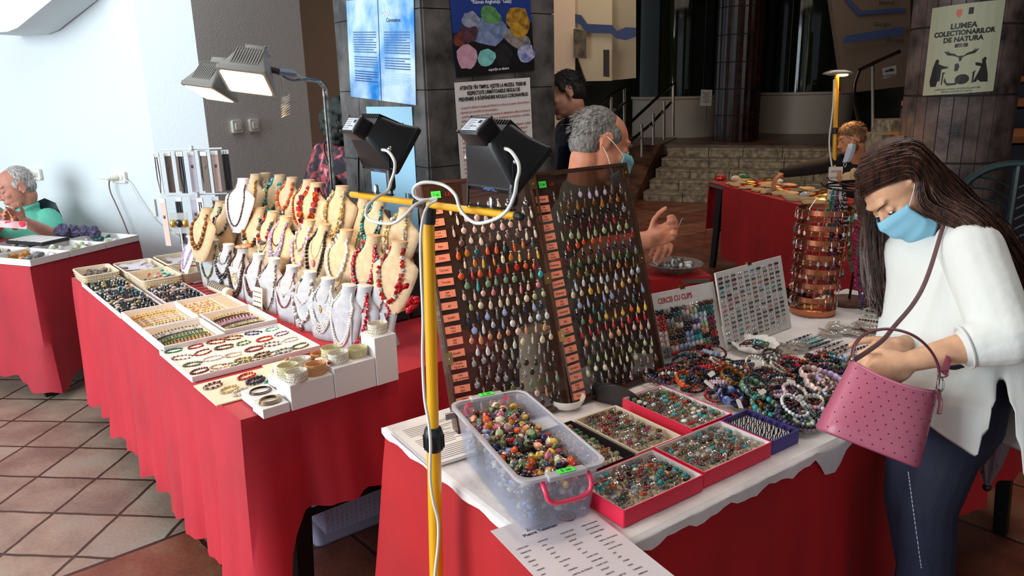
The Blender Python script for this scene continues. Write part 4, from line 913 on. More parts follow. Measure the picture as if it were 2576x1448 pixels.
# red flower necklace on the last tan bust
def at_m(px, py, z): return atz(px, py, z)
fb = atz(1035, 700, 1.0)
flw = thing('flower_necklace', 'necklace of big red fabric flower clusters at the right end of the busts', 'necklace', fb)
for (px, py, z_) in ((1012, 722, 1.0), (1030, 775, .95), (1038, 760, .96)):
 c = atz(px, py, z_); mb = MB()
 for q in range(9):
  a = V([R.uniform(-1, 1) for _ in range(3)]) * .014; mb.add(ell(c + a, (R.uniform(.008, .013), R.uniform(.004, .007), R.uniform(.008, .012)), 8, 6, Matrix.Rotation(R.uniform(0, 3), 4, V((R.random(), R.random(), 1)))), G['coral'])
 mb.build('flower_cluster', flw)
MB().add(tube(crom([atz(1012, 715, 1.0), atz(1028, 670, 1.04), atz(1042, 640, 1.08)]), .0014, 5), G['red']).build('cord', flw)
# ---------------------------------------------------------------- white bust stand with lilac strand
wbp = L3(1.70, .415, TZ + .006); yawW = math.atan2(-.70, .71)
t = thing('curved_bust_stand', 'white curved necklace stand holding a lilac strand, far left of the busts', 'bust', Matrix.Translation(wbp) @ rotz(yawW)); WMx = WM[t]
sec = lambda x0, y, z, w_: [(-w_, y, z), (w_, y, z), (w_, y + .006, z), (-w_, y + .006, z)]
secs = []
for z, w_, y in ((.02, .012, -.03), (.035, .028, -.034), (.07, .042, -.03), (.12, .058, -.012), (.15, .066, .002), (.165, .056, .012), (.175, .036, .02), (.20, .033, .028), (.212, .036, .024)): secs.append(oval((0, y, z), (1, 0, 0), (0, 1, 0), w_, .006 + .012 * (z > .16), 20))
MB().add(loft(secs), whitev, WMx).build('chest_form', t); MB().add(ell((0, .022, .215), (.04, .024, .005), 20, 6), whitev, WMx).build('neck_cap', t)
MB().add(box((0, .035, .003), (.085, .10, .006)), whitev, WMx).add(box((0, .045, .075), (.05, .006, .145)), whitev, WMx @ Matrix.Rotation(.12, 4, 'X')).build('foot', t, bev=.001)
mb = MB(); beads(mb, [WMx @ V(p) for p in crom([(-.036, -.0, .168), (-.03, -.02, .13), (-.012, -.034, .085), (0, -.04, .07), (.012, -.034, .085), (.03, -.02, .13), (.036, -.0, .168)])], .0045, [G['lilac']], jit=.2)
o = mb.add(box((0, -.044, .045), (.008, .004, .03)), G['grey'], WMx).build('necklace'); tag(o, 'lilac amethyst strand with silver bar on the white curved stand', 'necklace', 'necklaces on display busts')
# ---------------------------------------------------------------- trays on the left stall
# woven plastic baskets
wov = mat('cream_basket', (222, 206, 176), .55, bump=(90, .5))
def wbasket(s0, s1, t0, t1, h, lab, contents, z=0):
 a = t1 - t0 - .006; b = s1 - s0 - .006; M = LMt((s0 + s1) / 2, (t0 + t1) / 2, z); t = thing('woven_basket', lab, 'basket', M, 'cream woven baskets')
 o1 = rrect(a / 2, b / 2, .02); o0 = rrect(a / 2 - .010, b / 2 - .010, .016); k = len(o1)
 rings = [[(x, y, 0) for x, y in o0], [(x, y, h) for x, y in o1], [(x * .975, y * .975, h) for x, y in o1], [(x * .96, y * .96, .004) for x, y in o0]]
 MB().add(loft(rings), wov, M).build('body', t); MB().add(tube([M @ V((x, y, h)) for x, y in o1], .0035, 6, closed=True), creamp).build('rim', t)
 dm = MB()
 for side in (0, 1):
  for i in range(14):
   for j in range(4):
    if side: x, y = -a / 2 + a * (i + .5) / 14, -b / 2 - .001 + .008 * (1 - (j + .5) / 4)
    else: x, y = -a / 2 - .001 + .008 * (1 - (j + .5) / 4), -b / 2 + b * (i + .5) / 14
    dm.add(box((x, y, .008 + j * .0115), (.006, .003, .003) if side else (.003, .006, .003)), creamp, M)
 dm.build('weave_knots', t, smooth=False)
 return M, a, b
def scatter(M, a, b, z, n, fn):
 for i in range(n): fn(M @ Matrix.Translation((R.uniform(-a / 2, a / 2), R.uniform(-b / 2, b / 2), z + R.uniform(0, .012))) @ rotz(R.uniform(0, 6.28)), i)
peb = {}
def pebble(c, k=0):
 if (c, k) not in peb:
  vf = ell((0, 0, 0), (1, .75, .6), 10, 7); rr = random.Random(k + len(c)); vf = ([p * (1 + rr.uniform(-.12, .12)) for p in vf[0]], vf[1]); peb[(c, k)] = proto(MB().add(vf, G[c]), 'stone')
 return peb[(c, k)]
M, a, b = wbasket(1.955, 2.19, 0, .165, .05, 'cream woven basket of brown sunstone chips, at the far left corner', 0)
scatter(M, a * .7, b * .75, .028, 26, lambda m, i: inst('raw_stone', pebble(['smoky', 'brown'][i % 2], i % 3), m @ Matrix.Scale(R.uniform(.012, .02), 4), 'brown raw stone in the far left cream basket', 'stone', 'brown stones in the far left basket'))
M, a, b = wbasket(1.90, 2.17, .175, .355, .05, 'cream woven basket of paper packets, behind the bead basket', 0)
packm = mat('packet_plastic', (206, 196, 206), .25)
pk = proto(MB().add(prism(rrect(.055, .016, .004, 2), .003), packm), 'packet')
scatter(M, a * .5, b * .6, .038, 14, lambda m, i: inst('jewelry_packet', pk, m @ Matrix.Rotation(R.uniform(-.2, .2), 4, 'X'), 'slim pale packet lying in the second cream basket', 'packet', 'pale packets in the second basket'))
M, a, b = wbasket(1.63, 1.885, .175, .355, .055, 'cream woven basket of mixed coloured beads, nearest the ring trays', 0)
scatter(M, a * .75, b * .75, .036, 24, lambda m, i: inst('loose_bead', pebble(['pink', 'red', 'grey', 'turq', 'cream', 'orange'][i % 6], 0), m @ Matrix.Scale(R.uniform(.008, .013), 4), '%s loose bead in the cream basket nearest the ring trays' % ['pink', 'red', 'grey', 'turquoise', 'cream', 'orange'][i % 6], 'bead', 'beads in the near basket'))
M, a, b = wbasket(1.90, 2.17, .365, .55, .055, 'cream woven basket farthest back beside the white wall', 0)
scatter(M, a * .5, b * .6, .03, 10, lambda m, i: inst('jewelry_packet', pk, m, 'slim pale packet lying in the farthest cream basket', 'packet', 'pale packets in the farthest basket'))
M, a, b = wbasket(1.66, 1.885, .365, .50, .05, 'cream woven basket with a red strand, next to the white curved stand', 0)
mb = MB(); beads(mb, [M @ V(p) for p in crom([(-.05, 0, .045), (-.02, .04, .05), (.03, .05, .05), (.05, 0, .05)])], .004, [G['red']]); tag(mb.build('bead_strand'), 'red bead strand lying in the cream basket next to the white stand', 'bead strand')
# black ring trays
def ring_mesh(c, r=.0085, st=.0065, band='silver'):
 return MB().add(tube([V((r * math.cos(a_), 0, r + r * math.sin(a_))) for a_ in [2 * pi * i / 14 for i in range(14)]], .0012, 5, closed=True), G[band]).add(ell((0, 0, r * 2 + st * .35), (st, st * .85, st * .6), 9, 6), G[c]).add(lathe([(st * .9, 0), (st * .95, .0015)], 10, Matrix.Translation((0, 0, r * 2 - .0006))), G[band])
ringp = {}
def ringo(c, big=0, band='silver'):
 if (c, big, band) not in ringp: ringp[(c, big, band)] = proto(ring_mesh(c, .0085, .0065 + .004 * big, band), 'ring')
 return ringp[(c, big, band)]
bt_names = [('leftmost', 1.755, 2.0, .0, .168, ['cream', 'white', 'moss', 'navy', 'gold']), ('second', 1.51, 1.752, .0, .168, ['peach', 'smoky', 'teal', 'pale', 'turq']), ('third', 1.28, 1.505, .0, .168, ['cream', 'clear', 'white', 'yellow', 'black']), ('rear left', 1.545, 1.76, .185, .355, ['pale', 'cream', 'amber', 'white', 'yellow']), ('rear right', 1.325, 1.54, .185, .355, ['rose', 'peach', 'navy', 'white', 'lilac'])]
cn = dict(cream='cream', white='white', moss='speckled green', navy='dark blue', gold='golden', peach='peach', smoky='smoky brown', teal='teal', pale='pale blue', turq='turquoise', clear='clear', yellow='yellow', black='black', amber='amber', rose='rose pink', lilac='lilac', red='red', orange='orange', green='green', grey='grey', brown='brown', pink='pink', purple='purple', magenta='magenta', lgreen='pale green', olive='olive', tiger='tiger-brown', dbrown='dark brown', blue='blue', plum='plum', coral='coral red', obs='speckled black', silver='silver', pearl='pearly')
for nm, s0, s1, t0, t1, cs in bt_names:
 M = LMt((s0 + s1) / 2, (t0 + t1) / 2); tray('ring_tray', 'white tray lined with black velvet, %s of the five black ring trays' % nm, M, t1 - t0, s1 - s0, .020, wbox, velvet, group='black velvet ring trays', z=.010)
 for i in range(4):
  for j in range(5):
   if R.random() < .1: continue
   c = R.choice(cs); m = M @ Matrix.Translation((-(t1 - t0) / 2 + .022 + i * .040 + R.uniform(-.006, .006), -(s1 - s0) / 2 + .025 + j * .044 + R.uniform(-.006, .006), .009)) @ rotz(R.uniform(-.6, .6)) @ Matrix.Rotation(-.7, 4, 'X') @ Matrix.Scale(1.05, 4)
   inst('statement_ring', ringo(c, 1), m, '%s stone statement ring in the %s black velvet tray' % (cn[c], nm), 'ring', 'statement rings in the %s black tray' % nm)
# chain and bracelet trays
def strand_obj(name, pts, r, ms, lab, grp, cat='bead strand', chain=0, closed=False):
 mb = MB();
 if chain: mb.add(tube(pts, r, 6), ms[0])
 else: beads(mb, pts, r, ms, jit=.1, nu=6, nv=4, closed=closed)
 return tag(mb.build(name), lab, cat, grp)
def chain_tray(nm, lab, s0, s1, t0, t1, cols, where):
 M = LMt((s0 + s1) / 2, (t0 + t1) / 2); a, b = t1 - t0 - .004, s1 - s0 - .004; tray('jewelry_tray', lab, M, a, b, .030, wbox, beigef, th=.006, cat='tray')
 n = len(cols)
 for i, (c, lb) in enumerate(cols):
  y = b / 2 - .045 - i * (b - .07) / n; pts = crom([M @ V((x, y + dy - .012 * 0, .012)) for x, dy in ((-a / 2 + .02, -.02), (-a * .2, .0), (a * .15, .008), (a / 2 - .03, -.004))], 7)
  for q in range(2):
   o = V((0, 0, .004 * q)) + LS * (.006 * q - .003); strand_obj('bead_strand', [p + o for p in pts], .0034, [G[k] for k in c], '%s bead strands laid across the %s' % (lb, where), lb + ' strands in the ' + where)
 mb = MB()
chain_tray('w1', 'white tray of beige and gold chains beside the black ring trays', .975, 1.275, .0, .215, [(['gold', 'cream'], 'golden spiky'), (['amber', 'gold'], 'amber'), (['yellow', 'cream'], 'straw yellow'), (['cream', 'rose'], 'cream'), (['rose', 'cream'], 'blush'), (['cream', 'gold'], 'ivory'), (['smoky', 'cream'], 'sand brown')], 'gold chain tray')
chain_tray('w2', 'white tray of green, navy and copper strands at the front edge', .70, .970, .0, .215, [(['olive', 'clear'], 'olive wire'), (['pale', 'white'], 'pale silver'), (['navy', 'black'], 'navy'), (['lgreen', 'olive'], 'lime green'), (['green', 'green'], 'bright green'), (['brown', 'gold'], 'copper brown'), (['peach', 'smoky'], 'salmon')], 'green strand tray')
chain_tray('w4', 'white tray of dark and lilac strands, right of the earring tray', .735, 1.02, .222, .425, [(['cream', 'gold'], 'ivory wire'), (['dbrown', 'black'], 'black-brown'), (['plum', 'rose'], 'rose plum'), (['lilac', 'lilac'], 'lilac'), (['brown', 'smoky'], 'smoky brown'), (['lgreen', 'cream'], 'sage'), (['dbrown', 'brown'], 'dark brown')], 'dark strand tray')
# earring tray
M = LMt(1.17, .32); tray('jewelry_tray', 'white tray of golden earrings with a striped card insert', M, .205, .285, .024, wbox, beigef, th=.005)
earp = {}
def earring(c, c2='gold'):
 if (c, c2) not in earp: earp[(c, c2)] = proto(MB().add(tube([(0, 0, .004), (.003, .002, .006), (.006, 0, .004)], .0006, 4), G[c2]).add(ell((0, -.004, .003), (.004, .006, .003), 8, 5), G[c]).add(ell((0, -.013, .003), (.003, .004, .003), 8, 5), G[c2]), 'earring')
 return earp[(c, c2)]
for i in range(8):
 for j in range(7):
  c = ['cream', 'gold', 'clear', 'pink', 'pearl', 'rose'][(i * 3 + j * 5) % 6]; inst('earring', earring(c), M @ Matrix.Translation((-.085 + i * .015 + R.uniform(-.003, .003), -.12 + j * .037 + R.uniform(-.006, .006), .006)) @ rotz(R.uniform(-.7, .7)), '%s and gold earring in the white earring tray' % cn[c], 'earring', 'earrings in the white tray')
cd2 = thing('striped_card', 'cream card with embossed rows in the back half of the earring tray', 'card', M @ Matrix.Translation((.07, 0, .008))); MB().add(box((.066, 0, .010), (.06, .26, .004)), cream, M).build('card', cd2, smooth=False)
mb = MB()
for j in range(12): mb.add(box((.066, -.12 + j * .022, .0135), (.055, .010, .003)), mat('emboss', (222, 200, 180), .7), M)
mb.build('embossed_row', cd2, smooth=False)
# long flat tray covered with bracelets
M = LMt(.545, .205); tray('bracelet_tray', 'long low white tray covered with bracelets, in the middle of the front edge', M, .43, .345, .018, wbox, paper, th=.003, z=.010)
def bracelet(M, r, br, cols, lab, grp, squash=1, ang=6.28, z=None, name='bracelet', cat='bracelet', jit=.12, gap=1.9, strands=1):
 mb = MB()
 for s_ in range(strands):
  pts = [M @ V(((r + s_ * br * 1.2) * math.cos(a_), (r + s_ * br * 1.2) * squash * math.sin(a_) + (R.uniform(-1, 1) * .001), br + s_ * br * 1.2)) for a_ in [ang * i / 30 + .3 for i in range(30 if ang > 6 else 31)]]
  beads(mb, pts, br, [G[c] for c in cols], closed=ang > 6, jit=jit, nu=7, nv=5, gap=gap)
 return tag(mb.build(name), lab, cat, grp)
flat = [('green', 'teal'), ('coral', 'plum'), ('orange', 'brown'), ('amber', 'brown'), ('navy', 'blue'), ('turq', 'pale'), ('smoky', 'rose'), ('brown', 'orange'), ('tiger', 'brown'), ('lgreen', 'green'), ('orange', 'red'), ('purple', 'lilac'), ('olive', 'grey'), ('pearl', 'silver'), ('cream', 'rose'), ('smoky', 'red'), ('pearl', 'grey'), ('silver', 'pearl'), ('brown', 'plum'), ('peach', 'cream'), ('yellow', 'olive'), ('black', 'amber'), ('grey', 'silver'), ('olive', 'olive')]
k = 0
for i in range(4):
 for j in range(6):
  c = flat[(i * 6 + j) % 24]; m = M @ Matrix.Translation((-.175 + j * .069 + R.uniform(-.006, .006), .13 - i * .085 + R.uniform(-.01, .01), .011)) @ rotz(R.uniform(-.5, .5))
  bracelet(m, R.uniform(.027, .033), R.uniform(.0034, .0045), c, '%s and %s bracelet, %s in %s row of the flat tray' % (cn[c[0]], cn[c[1]], ('far left', 'second', 'third', 'fourth', 'fifth', 'far right')[j], ('back', 'second', 'third', 'front')[i]), 'bracelets on the long flat tray', squash=.62, ang=5.4)
for q, (x, y, ln) in enumerate(((.0, -.12, .2), (.03, -.145, .22), (-.1, -.155, .1))):
 pts = crom([M @ V((x - ln / 2, y, .014)), M @ V((x, y - .008, .014)), M @ V((x + ln / 2, y + .012, .014))]); strand_obj('bead_strand', pts, .0036, [G['olive'], G['grey'], G['silver']], ('long', 'longest', 'short')[q] + ' olive grey strand along the front of the flat tray', 'grey strands on the flat tray')
# front panel with bracelets
M = LMt(.235, .10); pan = thing('display_board', 'thin cream board with six bracelets at the near corner of the stall', 'board', M); MB().add(box((0, 0, .002), (.235, .20, .004)), cream, M).build('board', pan, smooth=False)
for i, (x, y, c, ln) in enumerate(((-.075, .05, ('plum', 'silver'), 'plum and silver'), (-.05, -.015, ('yellow', 'clear'), 'yellow glass'), (-.03, -.06, ('silver', 'pearl'), 'silver'), (.03, .055, ('orange', 'red'), 'orange coral'), (.035, -.005, ('black', 'navy'), 'chunky black'), (.075, -.045, ('turq', 'turq'), 'turquoise blue'))):
 bracelet(M @ Matrix.Translation((x, y, .004)) @ rotz(.4), .03, .006 if i == 4 else .0042, c, ln + ' bead bracelet on the thin cream board', 'bracelets on the cream board', squash=.6, ang=5.6)
M2 = LMt(.285, .262, .0048); pn2 = tag(MB().add(box((0, 0, .002), (.12, .12, .004)), cream, M2).build('display_board', smooth=False), 'second cream board with pearl knot bracelets behind the white blocks', 'board')
for i in range(3): bracelet(M2 @ Matrix.Translation((-.03 + i * .03, -.02 + i * .025, .004)), .026, .005, ('pearl', 'peach', 'gold'), ('left', 'middle', 'right')[i] + ' peach pearl knot bracelet on the second cream board', 'pearl bracelets', squash=.6, ang=5.8)
# display blocks
def block(s0, s1, t0, t1, h, lab):
 M = LMt((s0 + s1) / 2, (t0 + t1) / 2); return tag(MB().add(box((0, 0, h / 2), (t1 - t0, s1 - s0, h)), wbox, M).build('display_block', bev=.0015), lab, 'block', 'white display blocks'), M, h
b1 = block(.035, .135, .055, .135, .028, 'low white block with dark bangles, left of the two small blocks')
b2 = block(-.043, .032, .048, .125, .028, 'low white block with brass bangles at the very corner')
b3 = block(-.045, .055, .130, .262, .075, 'mid-height white block carrying lace cuffs, left of the wide one')
b4 = block(-.046, .075, .264, .398, .090, 'wide white block carrying three pale lace cuffs')
b5 = block(-.048, .035, .400, .475, .150, 'tall narrow white block with a single white lace cuff')
b6 = block(.145, .245, .20, .30, .04, 'low white block with a silver nugget bracelet behind the cuffs')
b7 = block(.06, .14, .14, .20, .055, 'small pale block behind the two low corner blocks')
lacew = mat('white_lace', (222, 214, 196), .9, bump=(150, .6)); laceo = mat('peach_lace', (214, 160, 110), .9, bump=(150, .6)); laceg = mat('ivory_lace', (212, 204, 160), .9, bump=(150, .6)); lacep = mat('pink_lace', (222, 190, 176), .9, bump=(150, .6))
lhole = mat('lace_hole', (104, 92, 76), .9)
def cuff(M, z, m, lab, r=.030, h=.030):
 t = thing('lace_cuff', lab, 'cuff bracelet', M @ Matrix.Translation((0, 0, z)), 'lace cuffs on white blocks'); T = WM[t]; n = 40; vs = []; fs = []
 for j in range(5):
  for k in range(n):
   a_ = 2 * pi * k / n; rr = r * (1 + .03 * math.sin(a_ * 3 + j)); zz_ = h * j / 4 + (.0014 * math.sin(a_ * 20) if j in (0, 4) else 0); vs.append(T @ V((rr * math.cos(a_), rr * .82 * math.sin(a_), max(0, zz_))))
 fs = [(j * n + k, j * n + (k + 1) % n, (j + 1) * n + (k + 1) % n, (j + 1) * n + k) for j in range(4) for k in range(n)]
 MB().add((vs, fs), m).build('lace_band', t, solid=.002)
 hb = MB()
 for k in range(26):
  for j in range(3):
   a_ = 2 * pi * (k + .5 * (j % 2)) / 26; hb.add(ell(T @ V((r * 1.035 * math.cos(a_), r * .855 * math.sin(a_), h * (.22 + .28 * j))), (.0011, .0011, .0014), 5, 4), lhole)
 hb.build('lace_pattern', t)
 hb = MB()
 for zz_ in (.0, h): hb.add(tube([T @ V((r * 1.01 * math.cos(a_), r * .835 * math.sin(a_), zz_ + .001)) for a_ in [2 * pi * k / 30 for k in range(30)]], .0014, 5, closed=True), m)
 hb.build('edging', t)
for (blk_, x, y, m, lb, dz) in ((b3, -.035, -.03, lacew, 'white speckled lace cuff at the front left of the blocks', 0), (b3, .032, -.012, laceo, 'peach orange lace cuff in front of the ivory cuffs', 0), (b3, -.03, .04, laceg, 'straw coloured wide cuff standing behind the speckled cuff', 0),
 (b4, -.03, -.02, lacew, 'white lace cuff with a red bead at its side', 0), (b4, .038, -.012, laceg, 'ivory lace cuff at the right of the wide block', 0), (b4, -.02, .045, laceg, 'ivory lace cuff at the back left of the wide block', 0), (b5, 0, 0, lacew, 'crinkled white lace cuff alone on the tall block', 0)):
 cuff(blk_[1] @ Matrix.Translation((x, y, 0)), blk_[2], m, lb, .030, .030 if m is not laceg else .027)
for s_, t_, z_, m, lb in ((.16, .33, 0, laceg, 'ivory lace cuff with button behind the wide block'), (.20, .375, .0, lacep, 'pink beige lace cuff beside the busts'), (.13, .405, .02, lacep, 'tall sand coloured lace cuff behind the tall block'), (.27, .37, .0, laceo, 'peach lace cuff farthest back near the silver bracelet'), (.26, .30, .0, lacew, 'white lace cuff lying behind the silver nugget bracelet'), (.15, .245, .04, lacew, 'off-white lace cuff between the blocks')):
 cuff(LMt(s_, t_), z_, m, lb)
MB_ = MB().add(ell((b4[1] @ V((-.065, -.03, .10))), .0055, 10, 8), G['red']); tag(MB_.build('bead'), 'single red bead at the edge of the wide white block', 'bead')
for M_, cc_, lb, n_ in ((b2[1], 'gold', 'brass', 3), (b1[1], 'black', 'dark metal', 2)):
 for q in range(n_): tag(MB().add(tube([M_ @ V(((.031 - q * .002) * math.cos(a_), (.025 - q * .001) * math.sin(a_) + q * .002, .0305 + q * .003)) for a_ in [2 * pi * i / 30 for i in range(30)]], .0016, 6, closed=True), mat('aged_brass', (128, 104, 72), .35, 1) if cc_ == 'gold' else mat('gunmetal', (70, 62, 58), .3, 1)).build('bangle'), '%s bangle, %s of the stack on its low white block' % (lb, ('lowest', 'next', 'topmost')[q]), 'bangle', lb + ' bangles')
mb = MB();
for i in range(26): a_ = R.uniform(0, 6.28); mb.add(ell(b6[1] @ V((.022 * math.cos(a_), .018 * math.sin(a_), .046 + R.uniform(0, .008))), (.006, .004, .004), 6, 4), G['silver'])
tag(mb.build('bracelet'), 'chunky silver nugget bracelet on a low white block', 'bracelet')
# earring card leaning and ring roll
M = Matrix.Translation(L3(.975, .44, TZ + .006)) @ frame((0, 0, 0), V((.75, -.66, 0)), UP) @ Matrix.Rotation(-.12, 4, 'X'); ec = thing('earring_card', 'small white card of stud earrings standing before the grey busts', 'card', M)
MB().add(prism(rrect(.035, .052, .003, 2), .002, M @ Matrix.Translation((0, .052, 0))), cream).build('card', ec, smooth=False)
for i in range(4):
 for j in range(5): inst('stud_earring', pebble(['smoky', 'grey', 'navy', 'dbrown'][i], 0), M @ Matrix.Translation((-.024 + j * .012, .085 - i * .02, .004)) @ Matrix.Scale(.0034, 4), '%s stud earring, row %s of the standing white card' % (['smoky brown', 'grey', 'dark blue', 'dark brown'][i], ['one', 'two', 'three', 'four'][i]), 'earring', 'studs on the standing card')
a_ = L3(1.46, .425, TZ + .03); b_ = L3(1.26, .435, TZ + .03); rl = thing('ring_roll', 'cream cylindrical ring holder roll lying before the busts', 'ring holder', a_)
MB().add(tube([a_, b_], .022, 20), creamp).build('roll', rl)
mb = MB()
for q in range(22): p = a_.lerp(b_, (q + .5) / 22 * .8); mb.add(tube([p + V((.0, 0, 0)) + (UP * math.cos(c_) + LTv * math.sin(c_)) * .0235 for c_ in [-1.3 + i * .2 for i in range(12)]], .0012, 4), G['silver' if q % 3 else 'black'])
tag(mb.build('slim_ring'), 'row of slim silver rings pushed onto the cream roll', 'rings', None, 'stuff')
# thin red and silver chains on the red cloth
for i in range(9): strand_obj('thin_chain', crom([L3(1.62 - i * .03, .36 + .02 * (i % 2), TZ + .008), L3(1.60 - i * .03, .41, TZ + .010), L3(1.585 - i * .03, .45, TZ + .008)]), .0012, [G['silver'], G['brown']][i % 2:], 'fine chain bracelet on the red cloth near the cream roll', 'fine chains on the red cloth', 'chain', chain=1)
for i in range(7): strand_obj('thin_chain', crom([L3(.82 - i * .035, .435, TZ + .008), L3(.79 - i * .035, .46, TZ + .012), L3(.76 - i * .035, .475, TZ + .008)]), .0013, [G['red']], 'fine red and gold chain on the cloth below the grey busts', 'fine red chains below the grey busts', 'chain', chain=1)
# hanging packets stand
hk = thing('packet_rack', 'white rack of hanging jewelry packets at the far end of the busts', 'rack', L3(1.86, .53)); hb = L3(1.86, .50, TZ)
base = L3(1.84, .53, TZ + .006); topz = aty(530, 365, base.y).z
MB().add(tube([base, V((base.x, base.y, topz))], .009, 10), mat('white_metal', (220, 224, 226), .4)).build('pole', hk); MB().add(lathe([(.09, 0), (.09, .008), (.02, .014)], 24, Matrix.Translation(base)), MATS['white_metal']).build('base', hk)
pcm = [mat('pack_clear', (206, 214, 220), .15), mat('pack_pink', (206, 180, 170), .5), mat('pack_lilac', (214, 208, 224), .5), mat('pack_brown', (96, 76, 66), .6), mat('pack_black', (36, 36, 40), .5)]
for lev, (y0, y1, n) in enumerate(((374, 480, 9), (488, 610, 6))):
 zt_ = aty(530, y0, base.y).z; zb_ = aty(530, y1, base.y).z
 for d_ in (V((1, .1, 0)), V((.35, -.94, 0))): MB().add(tube([V((base.x, base.y, zt_)) - d_ * .14, V((base.x, base.y, zt_)) + d_ * .14], .0045, 6), MATS['white_metal']).build('hook_arm', hk)
 for i in range(n):
  u = -.15 + .30 * i / (n - 1); kk = (i * 3 + lev) % 5; c = V((base.x + u, base.y - .05 + .035 * (i % 3), (zt_ + zb_) / 2 - .01)); M = Matrix.Translation(c) @ rotz(-.3 + .25 * (i % 3))
  t = thing('hanging_packet', '%s packet hanging on the %s tier of the white rack' % (['clear cord', 'pink card', 'lilac card', 'brown card', 'black cord'][kk], ['upper', 'lower'][lev]), 'packet', M, 'packets on the white rack')
  MB().add(box((0, 0, 0), (.032, .004, (zt_ - zb_) * .92)), pcm[kk], M).build('card', t, smooth=False)
  MB().add(box((0, -.002, (zt_ - zb_) * .46), (.034, .006, .02)), MATS['white_metal'], M).build('header', t, smooth=False)
  if kk in (0, 4): MB().add(tube([M @ V((-.006, -.004, .1)), M @ V((-.008, -.005, -.02)), M @ V((0, -.005, -.09)), M @ V((.008, -.005, -.02)), M @ V((.004, -.004, .1))], .0018, 5), pcm[4]).build('cord', t)
  else: MB().add(tube([M @ V((-.006, -.003, .04)), M @ V((0, -.004, .025)), M @ V((.006, -.003, .04))], .001, 5, ), G['silver']).add(ell(M @ V((0, -.004, .03)), (.006, .001, .008), 8, 5), pcm[3]).build('charm', t)
# gold knot card holder left of the white stand
p = L3(1.84, .43, TZ + .006); p = V((p.x, p.y, p.z)); hc = thing('hair_tie_card', 'clear card with gold and black cloth flowers beside the hanging packets', 'card', p)
zt_ = aty(492, 560, p.y).z; MB().add(box((p.x, p.y, zt_), (.085, .004, .10)), glassmat('clear_card', (216, 220, 220), .45)).build('card', hc); MB().add(tube([p, V((p.x, p.y, zt_))], .004, 6), MATS['white_metal']).build('post', hc)
for dx, m in ((-.03, G['gold']), (0, G['black']), (.03, G['gold'])): MB().add(ell((p.x + dx, p.y - .01, zt_ - .0), (.015, .008, .02), 10, 6), m).build('cloth_flower', hc)
# ================================================================ front stall goods
smoke = glassmat('smoked_plexiglass', (96, 68, 54), .30, .06); edge = mat('smoked_edge', (74, 52, 40), .2, coat=.6); hinge = mat('brass_hinge', (176, 140, 90), .3, 1)
slip = mat('salmon_paper', (238, 142, 112), .7); neon = mat('neon_green_label', (70, 236, 80), .6); inkb = mat('ink', (60, 26, 20), .6); inkr = mat('ink_red', (170, 30, 30), .6)
TH = math.radians(16); SUP = (FV * math.sin(TH) + UP * math.cos(TH)).normalized(); SN_ = (-FV * math.cos(TH) + UP * math.sin(TH)).normalized()   # towards the camera
def lean_frame(px, py, z=.768): return atz(px, py, z)
def showcase(o, X, W, H, lab, names, rows, seed, latch):
 M = frame(o, X, SUP); t = thing('pendant_showcase', lab, 'display case', M)    # z of M = X x SUP, towards the camera or away
 s = 1 if (M.to_3x3() @ V((0, 0, 1))).dot(SN_) > 0 else -1
 MB().add(box((W / 2, H / 2, -s * .004), (W, H, .003)), smoke, M).build('smoked_sheet', t, smooth=False)
 fr = MB()
 for c, sz in (((W / 2, .004, -s * .012), (W, .008, .034)), ((W / 2, H - .004, -s * .012), (W, .008, .034)), ((.003, H / 2, -s * .012), (.006, H, .034)), ((W - .003, H / 2, -s * .012), (.006, H, .034))): fr.add(box(c, sz), edge, M)
 fr.build('edge_frame', t, smooth=False)
 for (x, y) in ((W - .012, H - .03), (W - .012, H * .55), (.006, H * .3)): MB().add(box((x, y, s * .004), (.02, .03, .003)), hinge, M).add(ell(M @ V((x, y, s * .007)), .003, 6, 4), G['silver']).build('hinge', t)
 if latch: MB().add(box((-.014, .05, 0), (.03, .018, .008)), G['silver'], M).build('latch', t, bev=.002)
 tg = thing('price_label', 'neon green price label reading 5 lei on the top of the %s' % seed, 'label', M @ Matrix.Translation((.04, H - .035, s * .004)))
 T = WM[tg]; MB().add(box((0, 0, 0), (.026, .018, .0008)), neon, T).build('sticker', tg, smooth=False)
 text('5 lei', .010, T @ Matrix.Translation((0, -.003, s * .0006)) @ (Matrix.Identity(4) if s > 0 else rotz(0)), blk, parent=tg, ext=.0002)
 text('LEI', .014, M @ Matrix.Translation((.075, H - .04, s * .002)), inkr, parent=t, ext=.0002)
 n = len(names); top_ = H - .075; pitch = (top_ - .02) / (n - 1)
 for i, nm in enumerate(names):
  y = top_ - i * pitch; T = M @ Matrix.Translation((.030, y, s * .003)) @ rotz(R.uniform(-.04, .04)); tt = thing('paper_slip', 'salmon paper slip handwritten "%s" on the %s' % (nm, seed), 'label', T, None)
  MB().add(box((0, 0, 0), (.044, .0185, .0006)), slip, T).build('slip', tt, smooth=False)
  ws = nm.split(' ', 1)
  for k, w_ in enumerate(ws): text(w_, .0095 if len(ws) == 1 else .0078, T @ Matrix.Translation((0, (-.003 if len(ws) == 1 else .0015 - .008 * k), s * .0005)), inkb, parent=tt, ext=.0001, sx=.8)
 return M, s, top_, pitch
pendp = {}
